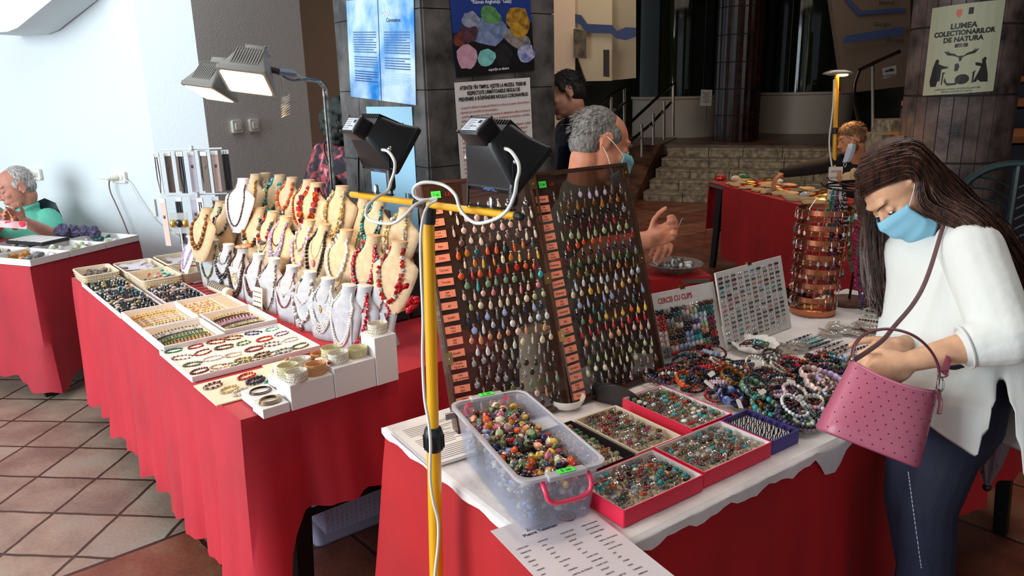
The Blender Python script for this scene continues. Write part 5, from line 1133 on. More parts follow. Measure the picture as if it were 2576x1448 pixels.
def pend_mesh(c, k):
 if (c, k) in pendp: return pendp[(c, k)]
 rr = random.Random(sum(map(ord, c)) + k * 7); mb = MB(); a, b, d = [(.0062, .0088, .0035), (.0050, .0100, .0034), (.0068, .0080, .0035), (.0034, .0105, .003)][k]
 vf = ell((0, 0, 0), (a, d, b), 10, 8); vs = [V((p.x * (1 - .35 * (p.z / b) if k != 2 else 1) * (1 + rr.uniform(-.08, .08)), p.y, p.z * (1 + rr.uniform(-.05, .05)))) for p in vf[0]]
 mb.add(([p + V((0, -.004, -b - .0065)) for p in vs], vf[1]), G[c]); mb.add(lathe([(.0022, -.0088), (.002, -.005), (.0008, -.004)], 7, Matrix.Translation((0, -.004, 0))), G['silver'])
 mb.add(tube([V((.0020 * math.cos(q), -.004 + .0008 * math.sin(q), -.0022 + .0022 * math.sin(q))) for q in [2 * pi * i / 9 for i in range(9)]], .0006, 4, closed=True), G['silver'])
 mb.add(tube([(0, .0, 0), (0, -.006, .001), (0, -.007, .003)], .0006, 4), G['silver'])
 pendp[(c, k)] = proto(mb, 'stone_pendant'); return pendp[(c, k)]
left_names = ['Cristal', 'Cuarț roz', 'Cuarț fumuriu', 'Agat', 'Citrin', 'Carneol', 'Turcoaz', 'Agat Crazy', 'Jad', 'Sodalit', 'Piatra Lunii', 'Agat Pink', 'Howlit', 'Obsidian fulg de nea', 'Onix alb Agat de Botswana', 'Onix negru', 'Sânge de dragon', 'Rodocrozit Piatra dragonului', 'Jasp roșu']
left_cols = [['clear', 'clear', 'silver'], ['rose', 'rose', 'clear'], ['rose', 'rose'], ['smoky', 'clear', 'smoky'], ['amber', 'teal', 'orange'], ['yellow', 'amber', 'cream'], ['orange', 'orange', 'red'], ['moss', 'moss', 'turq'], ['pink', 'rose'], ['cream', 'lgreen'], ['navy', 'blue', 'grey'], ['pale', 'white', 'blue'], ['peach', 'peach', 'rose'], ['white', 'cream'], ['obs', 'obs', 'grey'], ['smoky', 'grey', 'dbrown'], ['black', 'black', 'obs'], ['dbrown', 'olive', 'moss'], ['peach', 'rose', 'brown'], ['black', 'dbrown'], ['black', 'smoky']]
right_names = ['Ametist', 'Ochi de Tigru', 'Ochi de Șoim', 'Ochi de Bivol', 'Prehnit', 'Piatra Soarelui', 'Piatra Aurului', 'Aventurin', 'Unakit', 'Calcedonie', 'Serpentin', 'Lapis Lazuli', 'Heliotrop', 'Jasp', 'Jasp Leopard', 'Jasp Fosil', 'Jasp Ocean', 'Opal', 'Labradorit', 'Pirit', 'Rubin zoisit', 'Granat']
right_cols = [['lilac', 'lilac', 'smoky'], ['tiger', 'amber', 'tiger'], ['black', 'obs', 'dbrown'], ['plum', 'red', 'brown'], ['lgreen', 'lgreen'], ['red', 'orange'], ['black', 'navy'], ['green', 'moss', 'green'], ['tiger', 'peach', 'olive'], ['white', 'pale'], ['olive', 'yellow', 'cream'], ['navy', 'blue'], ['teal', 'black'], ['orange', 'yellow', 'moss'], ['red', 'coral'], ['peach', 'rose'], ['smoky', 'obs'], ['olive', 'lgreen'], ['lgreen', 'cream'], ['grey', 'smoky'], ['black', 'silver'], ['silver', 'grey']]
o1 = atz(1152, 1092, .768); o2 = atz(1436, 1020, .768); o3 = atz(1672, 937, .768)
X1 = (o2 - o1).normalized(); X2 = (o3 - o2).normalized(); W1 = (o2 - o1).length - .002; W2 = (o3 - o2).length - .004; HH = .645
M1, s1_, tp1, pi1 = showcase(o1, X1, W1, HH, 'left smoked plexiglass case of stone pendants, hinged to the right one', left_names, left_cols, 'left pendant case', 1)
M2_, s2_, tp2, pi2 = showcase(o2 + X2 * .004, X2, W2, HH, 'right smoked plexiglass case of stone pendants behind the ring trays', right_names, right_cols, 'right pendant case', 0)
stuffp = MB(); cnt = 0
for (M, s, tp, pit_, W, cols, side, nr) in ((M1, s1_, tp1, .0283, W1, left_cols, 'left', 21), (M2_, s2_, tp2, .0272, W2, right_cols, 'right', 22)):
 for i in range(nr):
  n = 9 if i % 2 == 0 else 9; off = .074 + (.014 if i % 2 else 0)
  for j in range(n):
   x = off + j * (W - .105) / (n - .5) + R.uniform(-.003, .003); y = HH - .062 - i * pit_ + R.uniform(-.0025, .0025)
   if y < .028: continue
   c = cols[i][R.randrange(len(cols[i]))]; k = R.randrange(4) if c not in ('silver',) else 2
   T = M @ Matrix.Translation((x, y, 0)) @ frame((0, 0, 0), (1, 0, 0), (0, 0, -s)) @ Matrix.Rotation(R.uniform(-.1, .1), 4, 'Y')
   if s > 0: T = M @ Matrix.Translation((x, y, .001)) @ Matrix(((1, 0, 0, 0), (0, 0, 1, 0), (0, -1, 0, 0), (0, 0, 0, 1))) @ Matrix.Rotation(R.uniform(-.1, .1), 4, 'Y') @ Matrix.Scale(R.uniform(1.0, 1.25), 4)
   pm = pend_mesh(c, k)
   if cnt < 300:
    inst('stone_pendant', pm, T, '%s drop pendant, %s of the %s pendant case' % (cn[c] + ' stone', 'row %s' % ['one', 'two', 'three', 'four', 'five', 'six', 'seven', 'eight', 'nine', 'ten', 'eleven', 'twelve', 'thirteen', 'fourteen', 'fifteen', 'sixteen', 'seventeen', 'eighteen', 'nineteen', 'twenty', 'twenty-one', 'twenty-two'][i], side), 'pendant', 'pendants on the %s case, row %d' % (side, i + 1)); cnt += 1
   else:
    me = pm.data
    for p in me.polygons: pass
    k0 = len(stuffp.v); stuffp.v += [tuple(T @ v.co) for v in me.vertices]; ix = [stuffp.mi(q) for q in me.materials]
    for p in me.polygons: stuffp.f.append(tuple(v + k0 for v in p.vertices)); stuffp.m.append(ix[p.material_index])
tag(stuffp.build('stone_pendants'), 'remaining small stone pendants hooked in the lower rows of the right case', 'pendants', None, 'stuff')
# feet of the showcase
blkw = mat('black_lacquer', (24, 20, 22), .3, coat=.4)
fa = atz(1530, 985, .80); arc = [atz(x, y, z) for x, y, z in ((1500, 975, .80), (1545, 968, .82), (1590, 985, .81), (1625, 1018, .785), (1652, 1060, .762))]; ar = crom(arc, 6)
ft = MB(); top_ = ar; k = len(top_); vs = [];
for p in top_: vs += [p, V((p.x, p.y, TZ + .010)), p + FV * .022, V((p.x, p.y, TZ + .010)) + FV * .022]
fs = []
for i in range(k - 1):
 a = i * 4; b = a + 4; fs += [(a, b, b + 1, a + 1), (a + 2, a + 3, b + 3, b + 2), (a, a + 2, b + 2, b), (a + 1, b + 1, b + 3, a + 3)]
fs += [(0, 1, 3, 2), (4 * k - 4, 4 * k - 2, 4 * k - 1, 4 * k - 3)]; ft.add((vs, fs), blkw); tag(ft.build('showcase_foot', bev=.002), 'black curved support foot under the pendant cases', 'stand')
bp_ = atz(1425, 1022, TZ + .012); tag(MB().add(lathe([(.028, 0), (.04, .006), (.05, .022), (.052, .03), (.048, .03), (.036, .01), (0, .008)], 28, Matrix.Translation(bp_)), mat('white_porcelain', (222, 216, 210), .25)).build('bowl'), 'small white bowl under the corner of the left pendant case', 'bowl')
# things behind the cases
c_ = F3(.47, .73, TZ + .01); tag(MB().add(lathe([(.052, 0), (.054, .004), (.054, .17), (.052, .175), (.046, .176), (.046, .172), (0, .172)], 28, Matrix.Translation(atz(1385, 985, .76) + FV * .06)), mat('cream_can', (216, 202, 170), .6)).build('canister'), 'cream canister standing behind the left pendant case', 'canister')
tb = atz(1560, 965, .76) + FV * .04; tt = thing('teal_bag', 'teal plastic bag behind the right pendant case', 'bag', tb)
MB().add(loft([oval(tb + UP * z + FU * .01 * math.sin(z * 50), FU, FV, w_, .03, 14) for z, w_ in ((0, .07), (.03, .085), (.08, .08), (.13, .07), (.145, .03))]), mat('teal_plastic', (18, 104, 98), .35, bump=(20, .6))).build('sack', tt)
wt_ = tb + UP * .10 - FV * .034; MB().add(loft([[wt_ + FU * a + UP * b - FV * q for a, b in ((-.03, -.02), (.035, -.025), (.005, .03))] for q in (0, .002)]), paper).build('label_tag', tt, smooth=False)
# ---------------------------------------------------------------- clear box of tumbled stones
ang = -math.radians(12); CM = FMt(.112, .300, 0, ang)  # long axis along local y
cbm = glassmat('frosted_box', (222, 224, 236), .2, .18); hb_ = .125; a2, b2 = .180, .405
t = thing('stone_box', 'open clear plastic box heaped with tumbled stone pendants, pink handles', 'box', CM)
def cr(f, e=0): return rrect(a2 / 2 * f - e, b2 / 2 * (1 - (1 - f) * .55) - e, .028)
rings = [[(x, y, 0) for x, y in cr(.86)]] + [[(x, y, z) for x, y in cr(.86 + .14 * z / hb_)] for z in (.004, .05, .10, hb_)] + [[(x, y, z) for x, y in cr(.86 + .14 * z / hb_, .0022)] for z in (hb_, .06, .004)]
MB().add(loft(rings), cbm, CM).build('tub', t)
MB().add(loft([[(x, y, z) for x, y in cr(f)] for f, z in ((1.0, hb_ - .002), (1.085, hb_ - .002), (1.085, hb_ + .004), (1.0, hb_ + .005))], cap=False), glassmat('frosted_rim', (220, 218, 222), .5, .2), CM).build('rim', t, solid=.0015)
pinkp = mat('pink_handle', (232, 60, 96), .35, coat=.3)
for sg, lb in ((-1, 'near'), (1, 'far')):
 y0 = sg * b2 / 2
 MB().add(tube(crom([CM @ V(p) for p in ((-.048, y0 * .98, hb_ - .004), (-.05, y0 + sg * .018, hb_ - .020), (-.04, y0 + sg * .024, hb_ - .042), (0, y0 + sg * .026, hb_ - .047), (.04, y0 + sg * .024, hb_ - .042), (.05, y0 + sg * .018, hb_ - .020), (.048, y0 * .98, hb_ - .004))]), .0052, 10), pinkp).build('clip_handle', t)
 MB().add(box((0, y0 + sg * .008, hb_ + .002), (.085, .022, .012)), MATS['frosted_rim'], CM).build('latch_tab', t, bev=.003)
 T = CM @ Matrix.Translation((0, y0 + sg * .008, hb_ + .0092)); pl_ = thing('price_label', 'neon green label reading 5 lei on the %s rim of the clear stone box' % lb, 'label', T); MB().add(box((0, 0, 0), (.036, .017, .0008)), neon, T).build('sticker', pl_, smooth=False); text('5 lei', .0135, T @ Matrix.Translation((0, -.004, .0006)), blk, parent=pl_, ext=.0002)
tcols = ['orange', 'orange', 'brown', 'smoky', 'red', 'cream', 'amber', 'green', 'navy', 'plum', 'pink', 'grey', 'olive', 'moss', 'lgreen', 'peach', 'black', 'yellow', 'dbrown', 'rose', 'tiger', 'blue']
tum = {}
def tumbled(c, k):
 if (c, k) not in tum:
  rr = random.Random(k * 31 + len(c)); vf = ell((0, 0, 0), (.0105, .008, .0068), 11, 8); mb = MB().add(([p * (1 + rr.uniform(-.1, .1)) for p in vf[0]], vf[1]), G[c]); mb.add(lathe([(.0022, .009), (.0018, .0125), (.0006, .0135)], 6, Matrix.Rotation(pi / 2, 4, 'Y')), G['silver']); tum[(c, k)] = proto(mb, 'tumbled_stone')
 return tum[(c, k)]
low = MB()
def rot3(): return Matrix.Rotation(R.uniform(0, 6.28), 4, V((R.uniform(-1, 1), R.uniform(-1, 1), R.uniform(-1, 1) + .01)))
def bake(mb, src, T):
 me = src.data; k0 = len(mb.v); mb.v += [tuple(T @ v.co) for v in me.vertices]; ix = [mb.mi(q) for q in me.materials]
 for p in me.polygons: mb.f.append(tuple(v + k0 for v in p.vertices)); mb.m.append(ix[p.material_index])
for i in range(420):
 x, y = R.uniform(-1, 1), R.uniform(-1, 1); z = R.uniform(.01, .072); f = .80 + .12 * z / hb_
 bake(low, tumbled(R.choice(['grey', 'blue', 'navy', 'smoky', 'lgreen', 'teal', 'white', 'brown', 'cream']), R.randrange(3)), CM @ Matrix.Translation((x * (a2 / 2 * f - .008), y * (b2 / 2 * .93 - .012), z)) @ rot3())
tag(low.build('tumbled_stones'), 'lower layers of tumbled stones seen through the clear box', 'stones', None, 'stuff')
for i in range(235):
 x, y = R.uniform(-1, 1), R.uniform(-1, 1); hz = .086 + .014 * (1 - x * x) + .012 * y * (1 - x * x) + R.uniform(-.008, .006); c = R.choice(tcols)
 inst('tumbled_stone', tumbled(c, R.randrange(3)), CM @ Matrix.Translation((x * (a2 / 2 - .018), y * (b2 / 2 - .022), hz)) @ rot3() @ Matrix.Scale(R.uniform(.9, 1.3), 4), '%s tumbled stone pendant on top of the heap in the clear box' % cn[c], 'stone', '%s stones in the clear box' % cn[c])
# ---------------------------------------------------------------- ring trays
def ring_tray(lab, u0, u1, v0, v1, h, m, inner, nx, ny, cols, where, stuff=None, tilt=.35, band='silver', chaos=.4, big=0, lined=None, rim=None, sc=1.3):
 M = FMt((u0 + u1) / 2, (v0 + v1) / 2); a, b = u1 - u0 - .003, v1 - v0 - .003; t = thing('ring_tray', lab, 'tray', M)
 MB().add(loft([[(x, y, z) for x, y in rrect(a / 2 - e, b / 2 - e, .002, 1)] for e, z in ((0, 0), (0, h), (.003, h), (.003, h - .001))], cap=True), m, M).build('outer_box', t, smooth=False) if False else None
 MB().add(loft([[(x, y, z) for x, y in rrect(a / 2 - e, b / 2 - e, .002, 1)] for e, z in ((0, 0), (0, h), (.0025, h), (.0025, .004))]), m, M).build('outer_box', t, smooth=False)
 MB().add(loft([[(x, y, z) for x, y in rrect(a / 2 - e, b / 2 - e, .0015, 1)] for e, z in ((.0027, .005), (.0027, h - .0008), (.0045, h - .0008), (.0055, .009))]), lined or wbox, M).build('inner_lining', t, smooth=False)
 MB().add(box((0, 0, .0105), (a - .012, b - .012, .004)), inner, M).build('foam_pad', t, smooth=False)
 for i in range(nx):
  for j in range(ny):
   x = -a / 2 + .016 + (a - .032) * (i + .5) / nx + R.uniform(-1, 1) * .004 * chaos * 2; y = -b / 2 + .016 + (b - .032) * (j + .5) / ny + R.uniform(-1, 1) * .004 * chaos * 2
   c = R.choice(cols); T = M @ Matrix.Translation((x, y, .0085)) @ rotz(R.uniform(-.9, .9)) @ Matrix.Rotation(-tilt + R.uniform(-.35, .35), 4, 'X') @ Matrix.Scale(sc, 4)
   if stuff is not None: bake(stuff, ringo(c, 0, band), T)
   else: inst('ring', ringo(c, 0, band), T, '%s stone ring standing in the %s' % (cn[c], where), 'ring', '%s rings in the %s' % (cn[c], where))
rcols = ['brown', 'brown', 'smoky', 'red', 'silver', 'silver', 'grey', 'cream', 'olive', 'tiger', 'dbrown', 'green', 'white', 'turq']
redbox = mat('red_box', (222, 30, 66), .5)
ring_tray('red box of gemstone rings nearest the camera, beside the clear stone box', .163, .403, .030, .186, .038, redbox, beigef, 8, 8, ['turq', 'turq', 'red', 'green', 'grey', 'brown', 'pale', 'purple', 'orange', 'smoky', 'silver'], 'nearest red box', sc=1.35)
ring_tray('red box of gemstone rings at the table edge beside the violet tray', .408, .648, .035, .191, .038, redbox, beigef, 9, 8, rcols, 'second red box')
ring_tray('cream tray of gemstone rings in front of the black curved foot', .366, .514, .194, .428, .034, cream, beigef, 7, 9, ['brown', 'smoky', 'red', 'brown', 'silver', 'cream', 'tiger', 'green', 'magenta', 'silver'], 'cream tray', lined=cream)
ring_tray('narrow black tray of amber and green rings behind the clear stone box', .216, .360, .194, .428, .034, velvet, beigef, 5, 9, ['amber', 'orange', 'brown', 'green', 'lgreen', 'smoky'], 'black tray', lined=velvet)
st3 = MB(); ring_tray('red-rimmed white box of gemstone rings at the back near the bracelet pile', .553, .708, .198, .448, .036, redbox, beigef, 8, 11, rcols, 'back red box', stuff=st3)
tag(st3.build('rings'), 'many small gemstone rings crowded in the back red-rimmed box', 'rings', None, 'stuff')
for k, (cc_, nm_) in enumerate((('grey', ''),)): pass
# raw stone rings in the far part of the nearest red box
for i in range(16):
 c = ['dbrown', 'amber', 'yellow', 'turq', 'obs', 'peach', 'cream', 'navy'][i % 8]; inst('raw_stone_ring', pebble(c, i % 3), FMt(.345 + .04 * R.random() - .02 * (i % 4), .06 + .105 * i / 16, .026) @ rot3() @ Matrix.Scale(R.uniform(.009, .013), 4), 'rough %s raw-stone ring top in the right part of the nearest red box' % cn[c], 'ring', 'rough stone rings in the nearest red box')
# violet tray with dark bands
M = FMt(.708, .118); vio = mat('violet_box', (62, 48, 128), .5); t = thing('ring_tray', 'violet tray of slim dark band rings at the table edge', 'tray', M)
MB().add(loft([[(x, y, z) for x, y in rrect(.0535 - e, .077 - e, .002, 1)] for e, z in ((0, 0), (0, .034), (.004, .034), (.004, .01))]), vio, M).build('outer_box', t, smooth=False); MB().add(box((0, 0, .014), (.097, .144, .012)), wbox, M).build('foam_pad', t, smooth=False)
bandp = proto(MB().add(tube([V((.0095 * math.cos(a_), 0, .007 + .0095 * math.sin(a_))) for a_ in [2 * pi * i / 18 for i in range(18)]], .0015, 6, closed=True), mat('hematite', (44, 42, 46), .2, .8)), 'band_ring')
for i in range(5):
 for j in range(7): inst('band_ring', bandp, M @ Matrix.Translation((-.037 + i * .0185, -.062 + j * .0205, .019)) @ rotz(.35 + R.uniform(-.1, .1)), 'slim dark band ring, one of the rows in the violet tray', 'ring', 'band rings in the violet tray')
# ---------------------------------------------------------------- papers
def sheet(name, lab, cat, TL_, TR_, wd_, hd_, z, m, th=.0008):
 a = atz(*TL_, z); b = atz(*TR_, z); X = (b - a).normalized(); Y = UP.cross(X); M = frame(b - X * wd_, X, Y); t = thing(name, lab, cat, M); MB().add(box((wd_ / 2, -hd_ / 2, 0), (wd_, hd_, th)), m, M).build('sheet', t, smooth=False); return t, M
t, M = sheet('zodiac_sheet', 'laminated zodiac talisman stone list at the near corner, below the clear box', 'paper', (1272, 1322), (1458, 1259), .215, .30, TZ + .0125, mat('laminated_paper', (222, 212, 214), .25, coat=.4))
inkn = mat('ink_navy', (44, 52, 88), .6)
text('ZODIAC', .0125, M @ Matrix.Translation((.085, -.040, .0008)), inkn, parent=t, ext=.0001, bold=.0002); text('Pietre Talisman', .0125, M @ Matrix.Translation((.085, -.055, .0008)), inkn, parent=t, ext=.0001, bold=.0002)
MB().add(lathe([(.021, 0), (.021, .0008), (0, .0009)], 24, M @ Matrix.Translation((.158, -.035, .0002))), mat('zodiac_disc', (60, 24, 50), .4, noise=(200, .5), c2=(150, 60, 70))).build('printed_wheel', t)
mb = MB()
for k in range(12): a_ = k * pi / 6; mb.add(box((.158 + .014 * math.cos(a_), -.035 + .014 * math.sin(a_), .0012), (.003, .0022, .0003)), paper, M)
mb.build('wheel_marks', t, smooth=False)
cols_ = [('CAPRICORN\nVĂRSĂTOR\nPEȘTI\nBERBEC\nTAUR\nGEMENI\nRAC\nLEU\nFECIOARĂ\nBALANȚĂ\nSCORPION\nSĂGETĂTOR', .012), ('ANTRACIT\nOPAL\nAMETIST\nAGAT\nONIX\nCALCEDON\nAGAT\nCARNEOL\nCRISTAL DE STÂNCĂ\nJASP\nGRANAT\nCITRIN\nRODOCROZIT', .060), ('OCHI DE ȘOIM\nCUARȚ ROZ\nAMETIST\nTURCOAZ\nJAD\nAGAT\nCUARȚ ROZ\nAVENTURIN\nCUARȚ ROZ\nSODALIT\nHEMATIT\nCUARȚ LĂPTOS\nMALACHIT', .112), ('OPERA MODERNĂ\nOCHI DE PISICĂ\nOCHI DE TIGRU\nAMETIST\nCRISTAL DE STÂNCĂ\nCUARȚ ROZ\nOCHI DE TIGRU\nJAD\nJASP\nCITRIN\nONIX\nCARNEOL\nOBSIDIAN', .162)]
for s_, x in cols_:
 for k, ln in enumerate(s_.split('\n')): text(ln, .0058, M @ Matrix.Translation((x, -.085 - .0150 * k, .0008)), inkb if k else inkn, parent=t, ext=.0001, align='LEFT', sx=.8)
t, M = sheet('spiral_notebook', 'open spiral notebook of printed sheets behind the yellow pole', 'notebook', (989, 1088), (1139, 1046), .175, .22, TZ + .016, paper, .008)
mb = MB()
for k in range(34): mb.add(tube([M @ V((-.002 + .004 * math.cos(a_), -.006 - k * .0064, .004 * math.sin(a_) + .001)) for a_ in [2 * pi * i / 8 for i in range(8)]], .0007, 4, closed=True), G['silver'])
mb.build('wire_spiral', t)
for k in range(22):
 if k in (7, 14): continue
 MB().add(box((.09 - .01 * (k % 3), -.012 - k * .0092, .0042), (.135 - .02 * (k % 3) - (.05 if k in (6, 13) else 0), .0022, .0002)), mat('print_line', (96, 90, 90), .6), M).build('text_line', t, smooth=False)
# ---------------------------------------------------------------- clip and stud earring boards
pad = mat('foam_board', (206, 202, 198), .85, bump=(120, .15))
def lean_board(name, lab, bl, br, tl, z=TZ + .011, th=.006):
 a = atz(*bl, z); b = atz(*br, z); X = (b - a).normalized(); Y0 = UP.cross(X)
 best = None
 for ai in range(0, 60, 2):
  for li in range(20, 60):
   u = Y0 * math.sin(math.radians(ai)) + UP * math.cos(math.radians(ai)); p = a + u * (li / 100.0) - V((0, 0, CH)); d = p.dot(CF); e = math.hypot(1288 + FPX * p.dot(CR) / d - tl[0], 724 + FPX * p.dot(CD) / d - tl[1])
   if best is None or e < best[0]: best = (e, u, li / 100.0)
 M = frame(a, X, best[1]); W = (b - a).length - .003; H = best[2]; t = thing(name, lab, 'earring board', M); MB().add(box((W / 2, H / 2, -th / 2), (W, H, th)), pad, M).build('foam_panel', t, bev=.001)
 MB().add(tube([M @ V((W / 2, H * .8, -th)), M @ V((W / 2, 0, -.12)) + V((0, 0, 0))], .003, 6), G['silver']).build('prop_rod', t)
 MB().add(box((W * .5, H + .002, -.004), (.02, .012, .01)), hinge, M).build('top_clip', t, smooth=False); return t, M, W, H
t, M, W, H = lean_board('clip_earring_board', 'white board of big clip earrings headed CERCEI CU CLIPS', (1668, 922), (1828, 880), (1636, 737))
text('CERCEI CU CLIPS', .024, M @ Matrix.Translation((W * .36, H - .036, .0006)), inkr, parent=t, ext=.0004, sx=.78, bold=.0003)
clipp = {}
def clip(c):
 if c not in clipp: clipp[c] = proto(MB().add(ell((-.0075, 0, .004), (.0066, .009, .0045), 10, 7, rotz(.3)), G[c]).add(ell((.0075, 0, .004), (.0066, .009, .0045), 10, 7, rotz(-.3)), G[c]), 'clip_earrings')
 return clipp[c]
cc = [['black', 'obs', 'black', 'grey', 'rose', 'silver', 'brown', 'brown'], ['red', 'black', 'teal', 'rose', 'lgreen', 'teal', 'teal'], ['red', 'obs', 'smoky', 'grey', 'pale', 'pale', 'teal'], ['red', 'smoky', 'cream', 'dbrown', 'purple', 'pale', 'plum'], ['rose', 'tiger', 'brown', 'black', 'lilac', 'lgreen', 'plum'], ['rose', 'dbrown', 'black', 'blue', 'teal', 'peach', 'brown'], ['rose', 'tiger', 'brown', 'blue', 'turq', 'black', 'red'], ['grey', 'rose', 'blue', 'pale', 'clear', 'moss', 'dbrown'], ['grey', 'red', 'brown', 'smoky', 'dbrown', 'red', 'black']]
for i, row in enumerate(cc):
 for j, c in enumerate(row):
  inst('clip_earrings', clip(c), M @ Matrix.Translation((.022 + j * (W - .03) / len(row) + R.uniform(-.002, .002), H - .062 - i * (H - .075) / 9, .0)) @ rotz(R.uniform(-.1, .1)) @ Matrix.Scale(1.15, 4), 'pair of %s clip earrings in row %s of the CERCEI CU CLIPS board' % (cn[c], ['one', 'two', 'three', 'four', 'five', 'six', 'seven', 'eight', 'nine'][i]), 'earrings', 'clip earrings on the headed board, row %d' % (i + 1))
t, M, W, H = lean_board('stud_earring_board', 'white board of small stud earrings beside the copper earring rack', (1830, 882), (1993, 822), (1798, 690))
studp = {}
def stud(c, k):
 if (c, k) not in studp: q = (.0030, .0042, .0052)[k]; studp[(c, k)] = proto(MB().add(ell((-.0062, 0, .002), (q, q * 1.0, q * .7), 8, 6), G[c]).add(ell((.0062, 0, .002), (q, q, q * .7), 8, 6), G[c]), 'stud_earrings')
 return studp[(c, k)]
sc_c = ['brown', 'pink', 'green', 'dbrown', 'pale', 'navy', 'black', 'plum', 'cream', 'silver', 'dbrown', 'teal', 'grey', 'smoky', 'white', 'turq', 'red']
for i in range(15):
 for j in range(10):
  c = sc_c[(i * 5 + j * 3 + (i * j) % 4) % len(sc_c)] if R.random() < .75 else 'dbrown'; k = R.choice([0, 0, 1, 1, 2])
  inst('stud_earrings', stud(c, k), M @ Matrix.Translation((.017 + j * (W - .02) / 10, H - .022 - i * (H - .03) / 15, .0)), 'pair of %s stud earrings in row %s of the plain stud board' % (cn[c], ['one', 'two', 'three', 'four', 'five', 'six', 'seven', 'eight', 'nine', 'ten', 'eleven', 'twelve', 'thirteen', 'fourteen', 'fifteen'][i]), 'earrings', 'stud earrings on the plain board, row %d' % (i + 1))
# ---------------------------------------------------------------- copper earring rack
cop = mat('copper', (196, 122, 88), .3, 1); ck_ = atz(2043, 783, TZ + .012); rk = thing('earring_rack', 'round copper earring rack of stacked bands on the white cloth', 'rack', ck_)
MB().add(lathe([(.080, 0), (.083, .004), (.083, .022), (.078, .026), (.02, .027)], 36, Matrix.Translation(ck_)), cop).build('base_drum', rk)
top_z = aty(2055, 540, ck_.y).z; MB().add(tube([ck_ + UP * .02, V((ck_.x + .02, ck_.y, top_z))], .003, 8), cop).build('spindle', rk)
ringz = []
for k in range(7):
 f = k / 6.0; z = ck_.z + .062 + k * .0545; r = .078 + .019 * f; c = V((ck_.x + .02 * f, ck_.y, z)); ringz.append((c, r))
 MB().add(lathe([(r, -.009), (r + .001, -.009), (r + .001, .009), (r, .009)], 40, Matrix.Translation(c), cap=False), cop).build('band', rk, solid=.001)
for a_ in (-.9, -2.0, .6, 2.2): MB().add(tube([ringz[0][0] + V((math.cos(a_) * ringz[0][1], math.sin(a_) * ringz[0][1], -.05)), ringz[-1][0] + V((math.cos(a_) * ringz[-1][1], math.sin(a_) * ringz[-1][1], 0))], .0018, 6), cop).build('upright', rk)
tc_, tr_ = ringz[-1]
for a_ in (-2.6, -.4, 1.2): MB().add(tube(crom([tc_ + V((0, 0, .05)), tc_ + V((math.cos(a_) * .05, math.sin(a_) * .05, .052)), tc_ + V((math.cos(a_) * tr_, math.sin(a_) * tr_, .012)), tc_ + V((math.cos(a_) * (tr_ + .012), math.sin(a_) * (tr_ + .012), .022))]), .0012, 5), G['silver']).build('top_wire', rk)
hkp = {}
def hook(c, k):
 if (c, k) not in hkp:
  mb = MB().add(tube([(0, 0, .004), (0, -.003, .006), (0, -.006, .002), (0, -.006, -.012)], .0007, 4), G['silver'])
  if k == 0: mb.add(ell((0, -.006, -.016), .0048, 8, 6), G[c]).add(ell((0, -.006, -.025), .0042, 8, 6), G[c])
  elif k == 1: mb.add(ell((0, -.006, -.021), (.0052, .003, .009), 8, 6), G[c])
  else: mb.add(ell((0, -.006, -.014), .0028, 6, 5), G['silver']).add(ell((0, -.006, -.021), .0056, 8, 6), G[c])
  hkp[(c, k)] = proto(mb, 'hook_earring')
 return hkp[(c, k)]
hc = [['red', 'turq', 'pearl', 'peach', 'white', 'lgreen', 'coral'], ['orange', 'white', 'red', 'navy', 'green', 'pearl', 'orange'], ['clear', 'orange', 'dbrown', 'white', 'smoky', 'pale', 'red'], ['pale', 'smoky', 'red', 'yellow', 'coral', 'navy', 'lgreen'], ['clear', 'dbrown', 'smoky', 'black', 'grey', 'silver'], ['teal', 'teal', 'white', 'plum', 'pearl', 'peach', 'blue'], ['teal', 'yellow', 'coral', 'brown', 'silver', 'white']]
for k, (c, r) in enumerate(ringz):
 for j in range(22):
  a_ = 2 * pi * j / 22 + .1 * k; cc_ = hc[6 - k][(j // 2) % len(hc[6 - k])]; kk = (j // 2 + k) % 3
  inst('hook_earring', hook(cc_, kk), Matrix.Translation(c + V((math.cos(a_) * (r + .001), math.sin(a_) * (r + .001), 0))) @ rotz(a_ + pi / 2), '%s hook earring on the %s band of the copper rack' % (cn[cc_], ['lowest', 'second lowest', 'third lowest', 'middle', 'third highest', 'second highest', 'top'][k]), 'earring', 'hook earrings, copper band %d' % (k + 1))
# ---------------------------------------------------------------- hanging necklace stand
ns = atz(2135, 760, TZ + .012); nst = thing('necklace_stand', 'dark metal stand hung with long bead necklaces behind the girl\'s hair', 'stand', ns); bz = aty(2180, 470, ns.y).z
woodb = mat('brown_base', (96, 56, 40), .45)
MB().add(lathe([(.075, 0), (.075, .012), (.068, .016), (0, .016)], 30, Matrix.Translation(ns)), woodb).build('base', nst); MB().add(tube([ns, V((ns.x + .03, ns.y, bz))], .005, 8), mat('dark_iron', (44, 36, 34), .4, .8)).build('pole', nst)
cN = V((ns.x + .03, ns.y, bz)); rN = .15
for rr_, zz_ in ((.15, 0), (.10, .012)): MB().add(tube([cN + V((rr_ * math.cos(a_), rr_ * math.sin(a_), zz_)) for a_ in [2 * pi * i / 30 for i in range(30)]], .004, 6, closed=True), MATS['dark_iron']).build('hoop', nst)
for a_ in range(6): MB().add(tube([cN, cN + V((math.cos(a_ * 1.05) * .17, math.sin(a_ * 1.05) * .17, .008)), cN + V((math.cos(a_ * 1.05) * .18, math.sin(a_ * 1.05) * .18, .022))], .003, 5), MATS['dark_iron']).build('spoke', nst)
